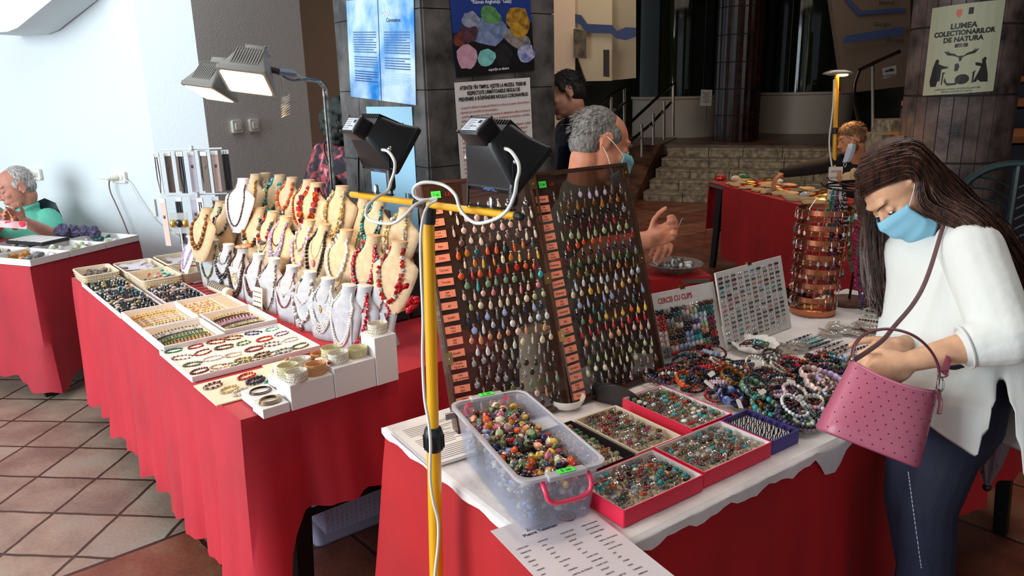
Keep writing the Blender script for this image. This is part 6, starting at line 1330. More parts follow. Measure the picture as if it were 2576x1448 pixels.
for k, (a_, L_, r_, cols, lb) in enumerate(((pi + .25, .22, .004, ('teal', 'green'), 'short teal and green'), (pi + .6, .26, .0045, ('black', 'obs'), 'black'), (pi + .95, .30, .004, ('green', 'olive'), 'olive green'), (pi + 1.25, .44, .0055, ('purple', 'dbrown', 'purple'), 'dark purple amethyst'), (pi + 1.5, .40, .005, ('black', 'grey', 'clear'), 'black and crystal'), (pi + 1.75, .47, .0085, ('navy',), 'large dark blue'), (pi + 2.05, .34, .005, ('lgreen', 'olive'), 'pale green'), (pi + 2.3, .48, .006, ('turq',), 'long turquoise'), (pi + 2.6, .44, .005, ('turq', 'teal'), 'turquoise and teal'), (pi + 2.9, .42, .006, ('teal', 'green'), 'deep green'), (pi + 3.2, .40, .008, ('lgreen', 'green'), 'big green'), (pi + 1.1, .36, .0045, ('magenta', 'plum'), 'magenta'), (pi + .4, .40, .005, ('dbrown', 'purple'), 'brown purple'))):
 c = cN + V((.15 * math.cos(a_), .15 * math.sin(a_), .0)); mb = MB()
 for s_ in range(3 if r_ < .0056 else 2):
  w_ = .010 + .006 * s_; o = V((math.sin(a_), -math.cos(a_), 0)); L2 = L_ * (1 - .06 * s_)
  beads(mb, crom([c, c - o * w_ - UP * L2 * .5, c - o * w_ * .6 - UP * L2 * .93, c - UP * L2, c + o * w_ * .6 - UP * L2 * .93, c + o * w_ - UP * L2 * .5, c], 5), r_, [G[q] for q in cols], jit=.2, nu=6, nv=4)
 tag(mb.build('long_necklace'), '%s bead necklace hanging from the dark metal stand' % lb, 'necklace', 'long necklaces on the stand')
for dx in (-.02, .03):
 p = cN + V((dx, -.16, -.09)); tag(MB().add(prism([(-.009, -.022), (.009, -.022), (.009, .012), (.003, .02), (-.003, .02), (-.009, .012)], .001, frame(p, (1, 0, 0), UP)), paper).build('price_tag'), 'small white price tag hanging on the %s of the necklace stand' % ('left' if dx < 0 else 'right'), 'tag')
# ---------------------------------------------------------------- heap of bracelets
poly = [(1650, 960), (1690, 915), (1745, 896), (1800, 886), (1850, 910), (1935, 905), (2010, 905), (2105, 905), (2130, 935), (2105, 1010), (2075, 1055), (2020, 1075), (1960, 1060), (1900, 1030), (1855, 1018), (1790, 990), (1700, 975)]
uvp = [fuv(x, y, .775) for x, y in poly]
def inside(u, v):
 c = False; n = len(uvp)
 for i in range(n):
  (x1, y1), (x2, y2) = uvp[i], uvp[i - 1]
  if (y1 > v) != (y2 > v) and u < (x2 - x1) * (v - y1) / (y2 - y1) + x1: c = not c
 return c
bcol = [('navy', 'navy'), ('black', 'dbrown'), ('dbrown', 'smoky'), ('black', 'navy'), ('plum', 'dbrown'), ('brown', 'smoky'), ('teal', 'black'), ('plum', 'red'), ('green', 'teal'), ('brown', 'amber'), ('orange', 'tiger'), ('white', 'cream'), ('black', 'black'), ('red', 'black'), ('lilac', 'rose'), ('olive', 'brown'), ('pale', 'blue'), ('teal', 'navy'), ('grey', 'obs'), ('dbrown', 'brown'), ('purple', 'navy'), ('moss', 'green'), ('smoky', 'rose'), ('coral', 'red'), ('pearl', 'grey')]
vals = [q[0] for q in uvp], [q[1] for q in uvp]; k = 0
bproto = {}
for i in range(1500):
 if k >= 215: break
 u, v = R.uniform(min(vals[0]), max(vals[0])), R.uniform(min(vals[1]), max(vals[1]))
 if not inside(u, v): continue
 c = bcol[R.randrange(len(bcol))]; st_ = R.choice([0, 0, 1, 2]); key = (c, st_)
 if key not in bproto:
  mb = MB(); r = .030; br = (.0042, .0055, .0)[st_]
  if st_ < 2: beads(mb, [V((r * math.cos(a_), r * math.sin(a_), 0)) for a_ in [2 * pi * q / 36 for q in range(36)]], br, [G[q] for q in c], closed=True, jit=.08, nu=7, nv=5)
  else:
   for q in range(18): a_ = 2 * pi * q / 18; mb.add(ell((r * math.cos(a_), r * math.sin(a_), 0), (.0062, .0032, .0078), 8, 6, rotz(a_ + pi / 2)), G[c[q % 2]])
  bproto[key] = proto(mb, 'bracelet')
 z = .008 + .030 * R.random() * min(1, (k / 90.0)); T = FMt(u, v, z) @ Matrix.Rotation(R.uniform(-.5, .5), 4, 'X') @ Matrix.Rotation(R.uniform(-.5, .5), 4, 'Y') @ rotz(R.uniform(0, 6)) @ Matrix.Diagonal((R.uniform(.85, 1.1), R.uniform(.8, 1.05), 1, 1))
 inst('bracelet', bproto[key], T, '%s %s in the heap of bracelets on the white cloth' % ((cn[c[0]] if c[0] == c[1] else cn[c[0]] + ' and ' + cn[c[1]]), ['small-bead bracelet', 'round-bead bracelet', 'flat-link bracelet'][st_]), 'bracelet', 'heap bracelets, %s %s type %d' % (cn[c[0]], cn[c[1]], st_ + 1)); k += 1
def heap_br(px, py, z, r, br, cols, lab, tx=0, ty=0, link=0):
 p = atz(px, py, z); mb = MB(); T = Matrix.Translation(p) @ frame((0, 0, 0), FU, FV) @ Matrix.Rotation(tx, 4, 'X') @ Matrix.Rotation(ty, 4, 'Y')
 if link:
  for q in range(link): a_ = 2 * pi * q / link; mb.add(ell((0, 0, 0), (br * 1.25, br * .55, br * 1.3), 10, 7, rotz(a_ + pi / 2)), G[cols[q % len(cols)]], T @ Matrix.Translation((r * math.cos(a_), r * math.sin(a_), 0)))
 else: beads(mb, [T @ V((r * math.cos(a_), r * math.sin(a_), 0)) for a_ in [2 * pi * q / 40 for q in range(40)]], br, [G[q] for q in cols], closed=True, nu=9, nv=6)
 tag(mb.build('bracelet'), lab, 'bracelet')
heap_br(1765, 945, .80, .032, .0062, ['navy'], 'shiny dark blue round-bead bracelet on top of the heap, left half', .5)
heap_br(1730, 955, .79, .034, .007, ['orange'], 'orange link bracelet beside the dark blue one', .4, 0, 16)
heap_br(1843, 948, .80, .033, .008, ['tiger'], 'wide golden brown tiger-eye link bracelet near the heap middle', .4, 0, 15)
heap_br(1895, 975, .81, .034, .009, ['moss'], 'pale green stone link bracelet on the heap', .4, .1, 13)
heap_br(1905, 972, .82, .036, .0035, ['black', 'navy'], 'thin black bead bracelet leaning on the pale green one', .9)
heap_br(1838, 995, .80, .030, .010, ['navy', 'blue'], 'broad blue sodalite link bracelet in front of the heap', .2, 0, 9)
heap_br(1645, 945, .78, .034, .007, ['smoky', 'brown'], 'reddish brown link bracelet at the left edge of the heap', .1, 0, 16)
heap_br(2000, 1020, .81, .036, .005, ['white'], 'white round-bead bracelet on top near the violet tray', .5)
heap_br(1985, 1045, .80, .033, .0055, ['navy', 'purple'], 'purple-blue bead bracelet beside the white one', .4)
heap_br(2022, 1058, .785, .034, .0055, ['black'], 'black bead bracelet at the near right end of the heap', .1)
heap_br(2022, 1058, .785, .022, .007, ['pale', 'lgreen'], 'pale glass bracelet lying inside the black one', .1)
heap_br(1925, 1020, .80, .034, .0075, ['moss', 'turq', 'moss'], 'light green graduated bead bracelet in the heap front', .4)
heap_br(2060, 965, .80, .036, .010, ['rose'], 'pale pink link bangle lying by the bag', .3, 0, 12)
heap_br(2045, 940, .80, .034, .009, ['rose', 'rose'], 'second pale pink link bangle behind the first', .2, 0, 12)
heap_br(2085, 955, .80, .034, .009, ['lilac'], 'lilac link bangle half behind the pink bag', .3, 0, 13)
heap_br(2000, 985, .80, .032, .006, ['rose', 'white'], 'rose quartz round-bead bracelet, right part of the heap', .4)
for q, (x, y) in enumerate(((1782, 965), (1918, 985), (2010, 1000), (1860, 1015), (1990, 960), (1790, 940))):
 p = atz(x, y, .81); tag(MB().add(prism([(-.007, -.014), (.007, -.014), (.007, .010), (.003, .014), (-.003, .014), (-.007, .010)], .0008, Matrix.Translation(p) @ frame((0, 0, 0), FU, FV + UP * .8) @ rotz(R.uniform(-1.5, 1.5))), paper).build('price_tag'), 'small white price tag tied to a bracelet in the heap', 'tag', 'price tags in the heap')
# dish with a lace doily
dp = atz(1897, 880, TZ + .012); t = thing('doily_dish', 'white scalloped lace dish of small trinkets beside the earring boards', 'dish', dp); mb = MB(); n = 60; vs = []; fs = []
for j, (r, z) in enumerate(((.0, .004), (.03, .004), (.055, .008), (.068, .018), (.076, .030))):
 for q in range(n): a_ = 2 * pi * q / n; rr = r * (1 + (.05 * math.sin(a_ * 15) if j > 2 else 0)); vs.append(dp + FU * (rr * math.cos(a_)) + FV * (rr * math.sin(a_)) + UP * (z + (.004 * math.sin(a_ * 7.5) if j > 2 else 0)))
fs = [(j * n + q, j * n + (q + 1) % n, (j + 1) * n + (q + 1) % n, (j + 1) * n + q) for j in range(4) for q in range(n)]
MB().add((vs, fs), mat('doily', (232, 228, 222), .8, bump=(150, .5))).build('scalloped_dish', t, solid=.0018)
for i in range(9):
 c = ['teal', 'turq', 'plum', 'dbrown', 'white', 'red', 'black', 'smoky', 'green'][i]; a_ = i * .7; heap = dp + FU * (.03 * math.cos(a_)) + FV * (.03 * math.sin(a_)) + UP * .018
 mb = MB(); beads(mb, [heap + FU * (.018 * math.cos(b_)) + FV * (.014 * math.sin(b_)) + UP * (.004 * math.sin(b_ + i)) for b_ in [2 * pi * q / 16 for q in range(16)]], .0034, [G[c]], closed=True, nu=6, nv=4); tag(mb.build('bracelet'), '%s small bead bracelet lying in the doily dish' % cn[c], 'bracelet')
# rows of strands lying on the cloth
def row_strand(p0, p1, r, cols, lab, grp, jit=.1):
 a, b = atz(*p0, TZ + .016), atz(*p1, TZ + .016); mb = MB(); beads(mb, [a, b], r, [G[c] for c in cols], jit=jit, nu=8, nv=5); e = (b - a).normalized(); mb.add(tube([b, b + e * .02], .0016, 5), G['silver']).add(tube([b + e * .022 + FV * .004 * math.cos(q) + e * .004 * math.sin(q) for q in [2 * pi * i / 8 for i in range(8)]], .0008, 4, closed=True), G['silver'])
 tag(mb.build('bead_bracelet'), lab, 'bracelet', grp)
for i, (p0, p1, c, lb) in enumerate((((1980, 862), (2032, 843), ['purple', 'silver', 'navy'], 'purple and silver'), ((1995, 866), (2055, 846), ['turq', 'silver'], 'turquoise and silver'), ((2015, 872), (2072, 853), ['turq', 'teal'], 'solid turquoise'), ((2030, 878), (2088, 858), ['dbrown', 'smoky'], 'dark brown'), ((2050, 884), (2110, 861), ['grey', 'dbrown', 'silver'], 'grey brown'), ((2070, 890), (2130, 867), ['smoky', 'black', 'silver'], 'smoky crystal'), ((2090, 893), (2135, 876), ['black', 'amber', 'silver'], 'black and amber'), ((2150, 880), (2175, 871), ['dbrown', 'silver'], 'dark facetted'), ((2160, 890), (2195, 876), ['black', 'silver'], 'black and silver'))):
 row_strand(p0, p1, .0045, c, lb + ' bead bracelet laid straight in the row on the white cloth', 'straight bracelets in a row')
for i in range(7):
 y0 = 778 + i * 10; c = [['cream', 'lgreen', 'white'], ['dbrown', 'smoky'], ['lgreen', 'moss'], ['black', 'plum', 'dbrown'], ['moss', 'green'], ['dbrown', 'black', 'red'], ['moss', 'lgreen']][i]
 row_strand((2190 - i * 9, y0 - 8 + i), (2300 - i * 9, y0 + 6 + i * 1.5), .0065 if i in (0,) else .005, c, '%s beads, strand number %s of the stack behind the bag handle' % (cn[c[0]], ['one', 'two', 'three', 'four', 'five', 'six', 'seven'][i]), None)
for i in range(60):
 x, y = R.uniform(2010, 2165), R.uniform(893, 925); p = atz(x, y, TZ + .02 + R.uniform(0, .008)); c = R.choice(['brown', 'amber', 'turq', 'pale', 'orange', 'smoky', 'blue', 'clear', 'dbrown'])
 inst('loose_bead', pebble(c, i % 3), Matrix.Translation(p) @ rot3() @ Matrix.Scale(R.uniform(.006, .010), 4), '%s loose bead in the scatter behind the bracelet heap' % cn[c], 'bead', '%s beads behind the heap' % cn[c])
packs = glassmat('cellophane', (206, 200, 190), .42, .15)
for i in range(26):
 x, y = (R.uniform(1960, 2030), R.uniform(862, 890)) if i < 10 else (R.uniform(2070, 2200), R.uniform(812, 845)); p = atz(x, y, TZ + .017 + R.uniform(0, .008)); T = Matrix.Translation(p) @ frame((0, 0, 0), FU, FV) @ rotz(R.uniform(0, 3)) @ Matrix.Rotation(R.uniform(-.25, .25), 4, 'X')
 c = R.choice(['cream', 'rose', 'white', 'dbrown', 'amber', 'silver', 'smoky']); t = thing('cellophane_packet', 'clear cellophane packet with %s stones %s' % (cn[c], 'beside the doily dish' if i < 10 else 'behind the straight bracelets'), 'packet', T, 'cellophane packets %s %s' % ('by the dish' if i < 10 else 'behind the bracelets', cn[c]))
 MB().add(prism(rrect(.026, .019, .004, 2), .004), packs, T).build('bag_film', t); mb = MB()
 for q in range(5): mb.add(ell(T @ V((R.uniform(-.015, .015), R.uniform(-.01, .01), .003)), (.0055, .004, .003), 7, 5), G[c])
 mb.build('stones', t)
p = atz(2258, 752, TZ + .02); tag(MB().add(box(tuple(p), (.14, .06, .004)), mat('navy_paper', (30, 32, 60), .6)).build('booklet', smooth=False), 'dark blue booklet lying behind the bead strands', 'booklet')
p = atz(2265, 770, TZ + .02); tag(MB().add(ell(p + FU * .02, (.05, .03, .008), 12, 6), mat('red_pouch', (150, 20, 40), .7)).build('pouch'), 'small red cloth pouch behind the bead strands', 'pouch')
p = atz(2062, 837, TZ + .014); tag(MB().add(prism(rrect(.011, .005, .004, 3), .002, Matrix.Translation(p) @ frame((0, 0, 0), FU, FV)), paper).build('price_tag'), 'white oval tag alone on the white cloth behind the turquoise bracelets', 'tag')
# ================================================================ people
A = atd
def skinm(n, c): return mat('skin_' + n, c, .55, noise=(30, .06), sss=.12)
def hframe(c, F, U, s=1.0):
 F = V(F).normalized(); U = V(U); S = F.cross(U).normalized(); U = S.cross(F).normalized()
 m = Matrix((S, F, U)).transposed().to_4x4(); m.translation = c; return m @ Matrix.Scale(s, 4)
def T_(M, vf): return [M @ V(p) for p in vf[0]], vf[1]
def head_prims(M, ears=1, jaw=1.0):
 P = [ell((0, -.014, .030), (.074, .092, .080), 20, 14), ell((0, .020, -.022), (.061, .070, .086), 20, 14), ell((0, .036, -.074), (.043 * jaw, .044, .034), 14, 10), ell((0, .070, -.096), (.020, .018, .015), 10, 8),
   caps((0, .084, .014), (0, .108, -.022), .0075, .0115), ell((.011, .098, -.030), (.008, .010, .007), 8, 6), ell((-.011, .098, -.030), (.008, .010, .007), 8, 6), ell((0, .070, .036), (.048, .018, .012), 14, 8),
   ell((0, .088, -.054), (.023, .010, .0055), 10, 6), ell((0, .085, -.065), (.020, .010, .006), 10, 6), ell((0, .045, -.045), (.052, .045, .04), 14, 10)]
 for s in (-1, 1):
  P += [ell((s * .036, .060, -.020), (.021, .022, .020), 10, 8), ell((s * .031, .072, .010), (.0145, .0125, .0125), 10, 8)]
  if ears: P += [ell((s * .074, -.008, -.006), (.007, .017, .030), 10, 8), tube([(s * .078, -.008 + .018 * math.cos(q), -.004 + .031 * math.sin(q)) for q in [pi * .15 + 1.5 * pi * i / 9 for i in range(10)]], .005, 6)]
 return [T_(M, p) for p in P]
def face_bits(M, par, browc, closed=1, brow=1, wt=1.0):
 hm = mat('hair_' + browc[0], browc[1], .7); dk_ = mat('eye_dark', (26, 18, 14), .3)
 for s in (-1, 1):
  if brow: MB().add(tube([M @ V((s * x, y, z)) for x, y, z in ((.014, .090, .029), (.030, .086, .034), (.048, .073, .030))], [.0022 * wt, .0032 * wt, .0014 * wt], 6), hm).build('eyebrow', par)
  mb = MB(); mb.add(T_(M, ell((s * .031, .0815, .0055), (.0105, .0052, .0042), 10, 6)), mat('eye_white', (210, 204, 196), .3)); mb.add(T_(M, ell((s * .031, .0845, .0050), (.0048, .0034, .0040), 8, 6)), dk_)
  mb.add(tube([M @ V((s * x, y, z)) for x, y, z in ((.019, .083, .004), (.030, .0885, .0085), (.043, .080, .003))], .0013, 5), dk_); mb.build('eye', par)
def mask_mesh(M, par, c, lo=-.116, hi=.004, strap=1, shift=(0, 0, 0), span=1.05):
 m = mat('surgical_mask_' + str(c[0]), c, .8, bump=(300, .1))
 def f(i, j):
  a = (i - .5) * 2; th = a * span; zc = hi + (lo - hi) * j - (.012 * (1 - a * a) * (j - .35)); zc = zc * (1 - .32 * abs(a) ** 2) - .012 * abs(a)
  y = .022 + .082 * math.cos(th) + .020 * math.exp(-(a * 3.2) ** 2) * math.exp(-((j - .25) * 2.4) ** 2) - .018 * max(0, j - .72) / .28 - .010 * (max(0, .12 - j) / .12)
  y += .0022 * math.sin(j * 6 * pi) * (1 - abs(a)); return M @ V((.080 * math.sin(th) + shift[0], y + shift[1], zc + shift[2]))
 MB().add(grid(f, 28, 22), m).build('mask_sheet', par, solid=.0016)
 if strap:
  for s in (0, 1):
   sg = -1 if s == 0 else 1
   for j in (.06, .92): MB().add(tube(crom([f(s, j), f(s, j).lerp(M @ V((sg * .082, -.012, .016 - .04 * j)), .6) + (M.to_3x3() @ V((sg * .006, 0, 0))), M @ V((sg * .082, -.016, .018 - .042 * j))]), .0011, 5), mat('elastic', (226, 220, 214), .8)).build('ear_loop', par)
def hand_prims(w, D, N, T, curl=.5, s=1.0, spread=.1, thumb=.6):
 D = V(D).normalized(); N = V(N); N = (N - D * N.dot(D)).normalized(); T = V(T); T = (T - D * T.dot(D) - N * T.dot(N)).normalized(); w = V(w); P = []
 fm = Matrix((T, D, N)).transposed().to_4x4(); fm.translation = w
 P.append(T_(fm, ell((0, .045 * s, 0), (.040 * s, .054 * s, .0145 * s), 14, 10))); P.append(caps(w, w + D * .03 * s, .024 * s, .026 * s))
 for k in range(4):
  b = w + D * (.082 - .004 * (k == 3)) * s + T * (.028 - .0185 * k) * s; P.append(caps(w + D * .04 * s + T * (.02 - .014 * k) * s, b, .011 * s, .0098 * s, 10)); an = .15; L = ((.040, .026, .021), (.044, .029, .022), (.041, .027, .021), (.032, .021, .018))[k]; d = (D + T * spread * (1.2 - .8 * k)).normalized()
  r_ = (.0086, .0088, .0084, .0074)[k] * s
  for q in range(3):
   an += curl * (.9, 1.0, .7)[q] * (1 + .12 * k); dd = (d * math.cos(an) - N * math.sin(an)).normalized(); e = b + dd * L[q] * s; P.append(caps(b, e, r_ * (1 - .07 * q), r_ * (1 - .07 * (q + 1)), 10)); b = e
 b = w + D * .018 * s + T * .024 * s; d = (T * .75 + D * .62 - N * .25).normalized()
 for q, L in enumerate((.042, .032, .026)):
  e = b + d * L * s; P.append(caps(b, e, (.0125, .0105, .0095)[q] * s, (.0105, .0095, .0078)[q] * s, 10)); b = e; d = (d * math.cos(thumb * .55) + (D * .6 - N * .6 - T * .35).normalized() * math.sin(thumb * .55)).normalized()
 return P
def torso(hip, chest, neck, S, F, e=0, wh=.155, ww=.14, wc=.17, dp=.11, n=22):
 S, F = V(S).normalized(), V(F).normalized(); up = (neck - hip).normalized(); w1 = hip.lerp(chest, .45)
 seq = [(hip - up * .09, wh * .75, dp * .8), (hip, wh, dp), (w1, ww, dp * .9), (chest - up * .02, wc, dp * 1.08), (chest.lerp(neck, .45), wc * .98, dp * .95), (chest.lerp(neck, .8), wc * .62, dp * .7), (neck, .062, .06)]
 return loft([oval(c, S, F, a + e, b + e, n) for c, a, b in seq])
def legs_prims(hip, S, knees, feet, F, e=0, r=(.085, .058, .042)):
 P = []
 for s, k, f_ in zip((-1, 1), knees, feet):
  h = hip + V(S) * (s * .085) - UP * .04; P += [caps(h, k, r[0] + e, r[1] + e), caps(k, f_, r[1] + e, r[2] + e)]
 return P
def shoes(par, feet, F, m):
 for f_ in feet:
  d = V((F[0], F[1], 0)).normalized(); b = V((f_.x, f_.y, 0)); MB().add(loft([oval(b - d * .06 + UP * z, d, UP.cross(d), 0.001 + a, w_, 16) for z, a, w_ in ((.0, .08, .036), (.02, .085, .04), (.05, .07, .038), (.09, .045, .036))]), m, Matrix.Translation(d * .05)).build('shoe', par)
def hair_blob(M, par, n, c, prims, tufts=0, region=None, L=.02, rad=.0016, voxel=.005):
 m = mat('hair_' + n, c, .6, noise=(120, .35), bump=(160, .6), scale3=(1, 1, .3))
 def ex(mb):
  rr = random.Random(5)
  for _ in range(tufts):
   p, nrm = region(rr); d = V([rr.uniform(-1, 1) for _ in range(3)]) * .35; a = M @ p; q = M.to_3x3() @ (nrm * .22 + V((0, -.5, -.55)) + d); q.normalize()
   mb.add(tube([a - q * L * .3, a + q * L * .4, a + q * L], [rad, rad, rad * .3], 4), m)
 blob([T_(M, p) for p in prims], m, 'hair', par, voxel, 3, ex)
def elltuft(c, r, ymax=None, zmin=None):
 def f(rr):
  for _ in range(40):
   v = V([rr.gauss(0, 1) for _ in range(3)]).normalized(); p = V((c[0] + v.x * r[0], c[1] + v.y * r[1], c[2] + v.z * r[2]))
   if (ymax is None or p.y < ymax + (p.z * .3)) and (zmin is None or p.z > zmin): return p, v
  return p, v
 return f
shoeb = mat('black_shoe', (26, 24, 26), .4); dkp = mat('dark_trousers', (32, 34, 44), .8)
# ---- seated man in grey-green T-shirt behind the pendant cases
hc_ = A(1513, 366, 2.50); F_ = CR * .90 + CD * .36 + CF * .22; U_ = CR * .34 - CD * .92; M = hframe(hc_, F_, U_, 1.02)
t = thing('person', 'seated grey-haired man in a dull green T-shirt and light blue mask behind the pendant cases', 'person', V((hc_.x - .15, hc_.y, 0)))
Fg = V((.88, -.25, 0)).normalized(); Sg = V((Fg.y, -Fg.x, 0)); nk = A(1468, 478, 2.56); chest = nk - UP * .19 - Fg * .02; hip = chest - UP * .36 - Fg * .05
shR = nk + Sg * .19 - UP * .055; shL = nk - Sg * .19 - UP * .055; elR = A(1415, 640, 2.42); wr = A(1632, 603, 2.36); hd = A(1700, 575, 2.36)
elL = shL + V((.08, .0, -.26)); wrL = A(1650, 630, 2.55); kn = [hip + Fg * .42 + Sg * .1 * s for s in (-1, 1)]; ft_ = [V((k.x - .02, k.y, .07)) for k in kn]
Dh = (hd - wr); HR = hand_prims(wr, Dh, CF * .9 + CD * .3, -CD, .95, .92, .03, 1.1); HL = hand_prims(wrL, hd - wrL, CF, -CD, .7, 1.0)
sk = skinm('tan', (196, 128, 98))
arm = limb([shR, elR, wr], [.05, .044, .029]) + limb([shL, elL, wrL], [.05, .042, .028])
blob(head_prims(M, jaw=1.12) + [caps(M @ V((0, -.03, -.06)), nk + UP * .0, .056, .062)] + [torso(hip, chest, nk, Sg, Fg, -.012)] + arm + HR + HL + legs_prims(hip, Sg, kn, ft_, Fg, -.012), sk, 'body', t, .0055, 3)
face_bits(M, t, ('grey_brow', (120, 110, 104)))
tsh = mat('green_grey_shirt', (84, 96, 84), .9, bump=(9, .9))
blob([torso(hip, chest, nk - UP * .012, Sg, Fg, .008, wh=.17, ww=.17, wc=.18, dp=.125), caps(nk - UP * .02, nk - UP * .05, .085, .10)] + limb([shR, shR.lerp(elR, .62)], [.072, .070]) + limb([shL, shL.lerp(elL, .62)], [.072, .070]), tsh, 't_shirt', t, .007, 4)
blob(legs_prims(hip, Sg, kn, ft_, Fg, .012) + [ell(hip, (.17, .15, .10))], dkp, 'trousers', t, .009, 2); shoes(t, ft_, Fg, shoeb)
hair_blob(M, t, 'grey', (110, 104, 98), [ell((0, -.036, .040), (.079, .080, .077), 18, 12), ell((0, -.052, -.010), (.074, .056, .058), 18, 12), ell((.066, .004, .03), (.012, .034, .03)), ell((-.066, .004, .03), (.012, .034, .03))], 420, elltuft((0, -.04, .032), (.080, .082, .080), .03, -.05), .013)
mk = thing('face_mask', 'light blue surgical mask worn by the grey-haired man behind the pendant cases', 'mask', M @ Matrix.Translation((0, .1, -.05))); mask_mesh(M, mk, (120, 178, 186))
hs = hd + CR * .01 - CD * .01; tag(MB().add(tube(crom([hs, hs + CR * .012 - CD * .025, hs + CR * .02 - CD * .012]), .0012, 5), G['silver']).build('wire_finding'), 'small silver wire held in the fingers of the seated man', 'wire')
# chair under him
ch = thing('chair', 'dark plastic chair under the seated man in the dull green T-shirt', 'chair', V((hip.x, hip.y, 0))); cz = hip.z - .12
MB().add(box((hip.x, hip.y, cz), (.44, .44, .03)), blkp).build('seat', ch, bev=.01)
for sx_ in (-1, 1):
 for sy_ in (-1, 1): MB().add(tube([(hip.x + sx_ * .19, hip.y + sy_ * .19, cz), (hip.x + sx_ * .21, hip.y + sy_ * .21, 0)], .014, 8), blkp).build('leg', ch)
# ---- standing man in navy jacket
M = hframe(A(1421, 240, 4.15), -CR * .93 + CD * .36 - CF * .1, -CD * .95 - CR * .3, 1.07); hc_ = M.translation
t = thing('person', 'standing dark-haired man in navy leather jacket half hidden by the square pillar', 'person', V((hc_.x + .08, hc_.y, 0)))
Fm = V((-.96, -.15, 0)).normalized(); Sm = V((Fm.y, -Fm.x, 0)); nk = A(1448, 308, 4.2); chest = nk - UP * .20 + V((.02, 0, 0)); hip = chest - UP * .36; b = V((hip.x, hip.y, 0))
kn = [b + Sm * .1 * s + UP * .5 for s in (-1, 1)]; ft_ = [b + Sm * .11 * s + UP * .08 for s in (-1, 1)]
sh = [nk + Sm * .19 * s - UP * .06 for s in (-1, 1)]; el = [sh[0] + V((.03, -.04, -.28)), sh[1] + V((.03, .02, -.28))]; wr_ = [el[0] + V((-.22, .0, .02)), el[1] + V((-.2, .05, .0))]
sk = skinm('medium', (190, 134, 108)); blob(head_prims(M) + [caps(M @ V((0, -.03, -.06)), nk, .055, .058), torso(hip, chest, nk, Sm, Fm, -.01)] + limb([sh[0], el[0], wr_[0]], [.05, .042, .028]) + limb([sh[1], el[1], wr_[1]], [.05, .042, .028]) + hand_prims(wr_[0], Fm, -UP, -UP.cross(Fm), .4) + hand_prims(wr_[1], Fm, -UP, UP.cross(Fm), .4) + legs_prims(hip, Sm, kn, ft_, Fm, -.01), sk, 'body', t, .007, 3)
face_bits(M, t, ('black_brow', (24, 20, 20)))
jk = mat('navy_leather', (22, 32, 52), .38, bump=(16, .7), noise=(8, .3))
blob([torso(hip - UP * .06, chest, nk - UP * .01, Sm, Fm, .022, wh=.18, ww=.175, wc=.19, dp=.13)] + limb([sh[0], el[0], el[0].lerp(wr_[0], .85)], [.078, .066, .052]) + limb([sh[1], el[1], el[1].lerp(wr_[1], .85)], [.078, .066, .052]), jk, 'jacket', t, .008, 3)
MB().add(tube([nk + UP * .02 + Sm * (.068 * math.cos(q)) + Fm * (.07 * math.sin(q)) + UP * (.012 * -math.sin(q)) for q in [2 * pi * i / 20 for i in range(20)]], .014, 8, closed=True), jk).build('collar', t); MB().add(tube([nk + UP * .035 + Sm * (.060 * math.cos(q)) + Fm * (.062 * math.sin(q)) for q in [2 * pi * i / 20 for i in range(20)]], .009, 8, closed=True), mat('striped_shirt', (214, 208, 214), .8, noise=(90, .4))).build('shirt_collar', t)
blob(legs_prims(hip, Sm, kn, ft_, Fm, .012), dkp, 'trousers', t, .01, 2); shoes(t, ft_, Fm, shoeb)
hair_blob(M, t, 'black', (26, 22, 22), [ell((0, -.024, .048), (.083, .090, .076), 18, 12), ell((0, -.05, .0), (.078, .062, .062), 18, 12), ell((.07, .012, .03), (.012, .024, .03)), ell((-.07, .012, .03), (.012, .024, .03))], 300, elltuft((0, -.026, .046), (.084, .09, .078), .06, -.03), .028)
# ---- woman with curly hair and floral blouse
hc_ = A(868, 300, 4.45); t = thing('person', 'woman with curly black hair and floral blouse seen from behind beside the pillar', 'person', V((hc_.x, hc_.y, 0))); Fw = V((.35, .9, 0)).normalized(); Sw = V((Fw.y, -Fw.x, 0)); M = hframe(hc_, Fw + V((0, 0, -.2)), UP, 1.0)
nk = hc_ - UP * .14 - Fw * .01; chest = nk - UP * .19; hip = chest - UP * .34; b = V((hip.x, hip.y, 0)); kn = [b + Sw * .09 * s + UP * .48 for s in (-1, 1)]; ft_ = [b + Sw * .1 * s + UP * .08 for s in (-1, 1)]
sh = [nk + Sw * .165 * s - UP * .05 for s in (-1, 1)]; el = [sh[0] + V((-.10, -.05, -.25)), sh[1] + V((.06, -.02, -.26))]; wr_ = [el[0] + V((.10, .16, .05)), el[1] + V((0, .2, .02))]
sk = MATS['skin_medium']; blob(head_prims(M) + [caps(M @ V((0, -.03, -.06)), nk, .05, .052), torso(hip, chest, nk, Sw, Fw, -.012, .15, .12, .15, .10)] + limb([sh[0], el[0], wr_[0]], [.043, .036, .024]) + limb([sh[1], el[1], wr_[1]], [.043, .036, .024]) + hand_prims(wr_[0], Fw, -UP, Sw, .4, .9) + hand_prims(wr_[1], Fw, -UP, -Sw, .4, .9) + legs_prims(hip, Sw, kn, ft_, Fw, -.01), sk, 'body', t, .008, 3)
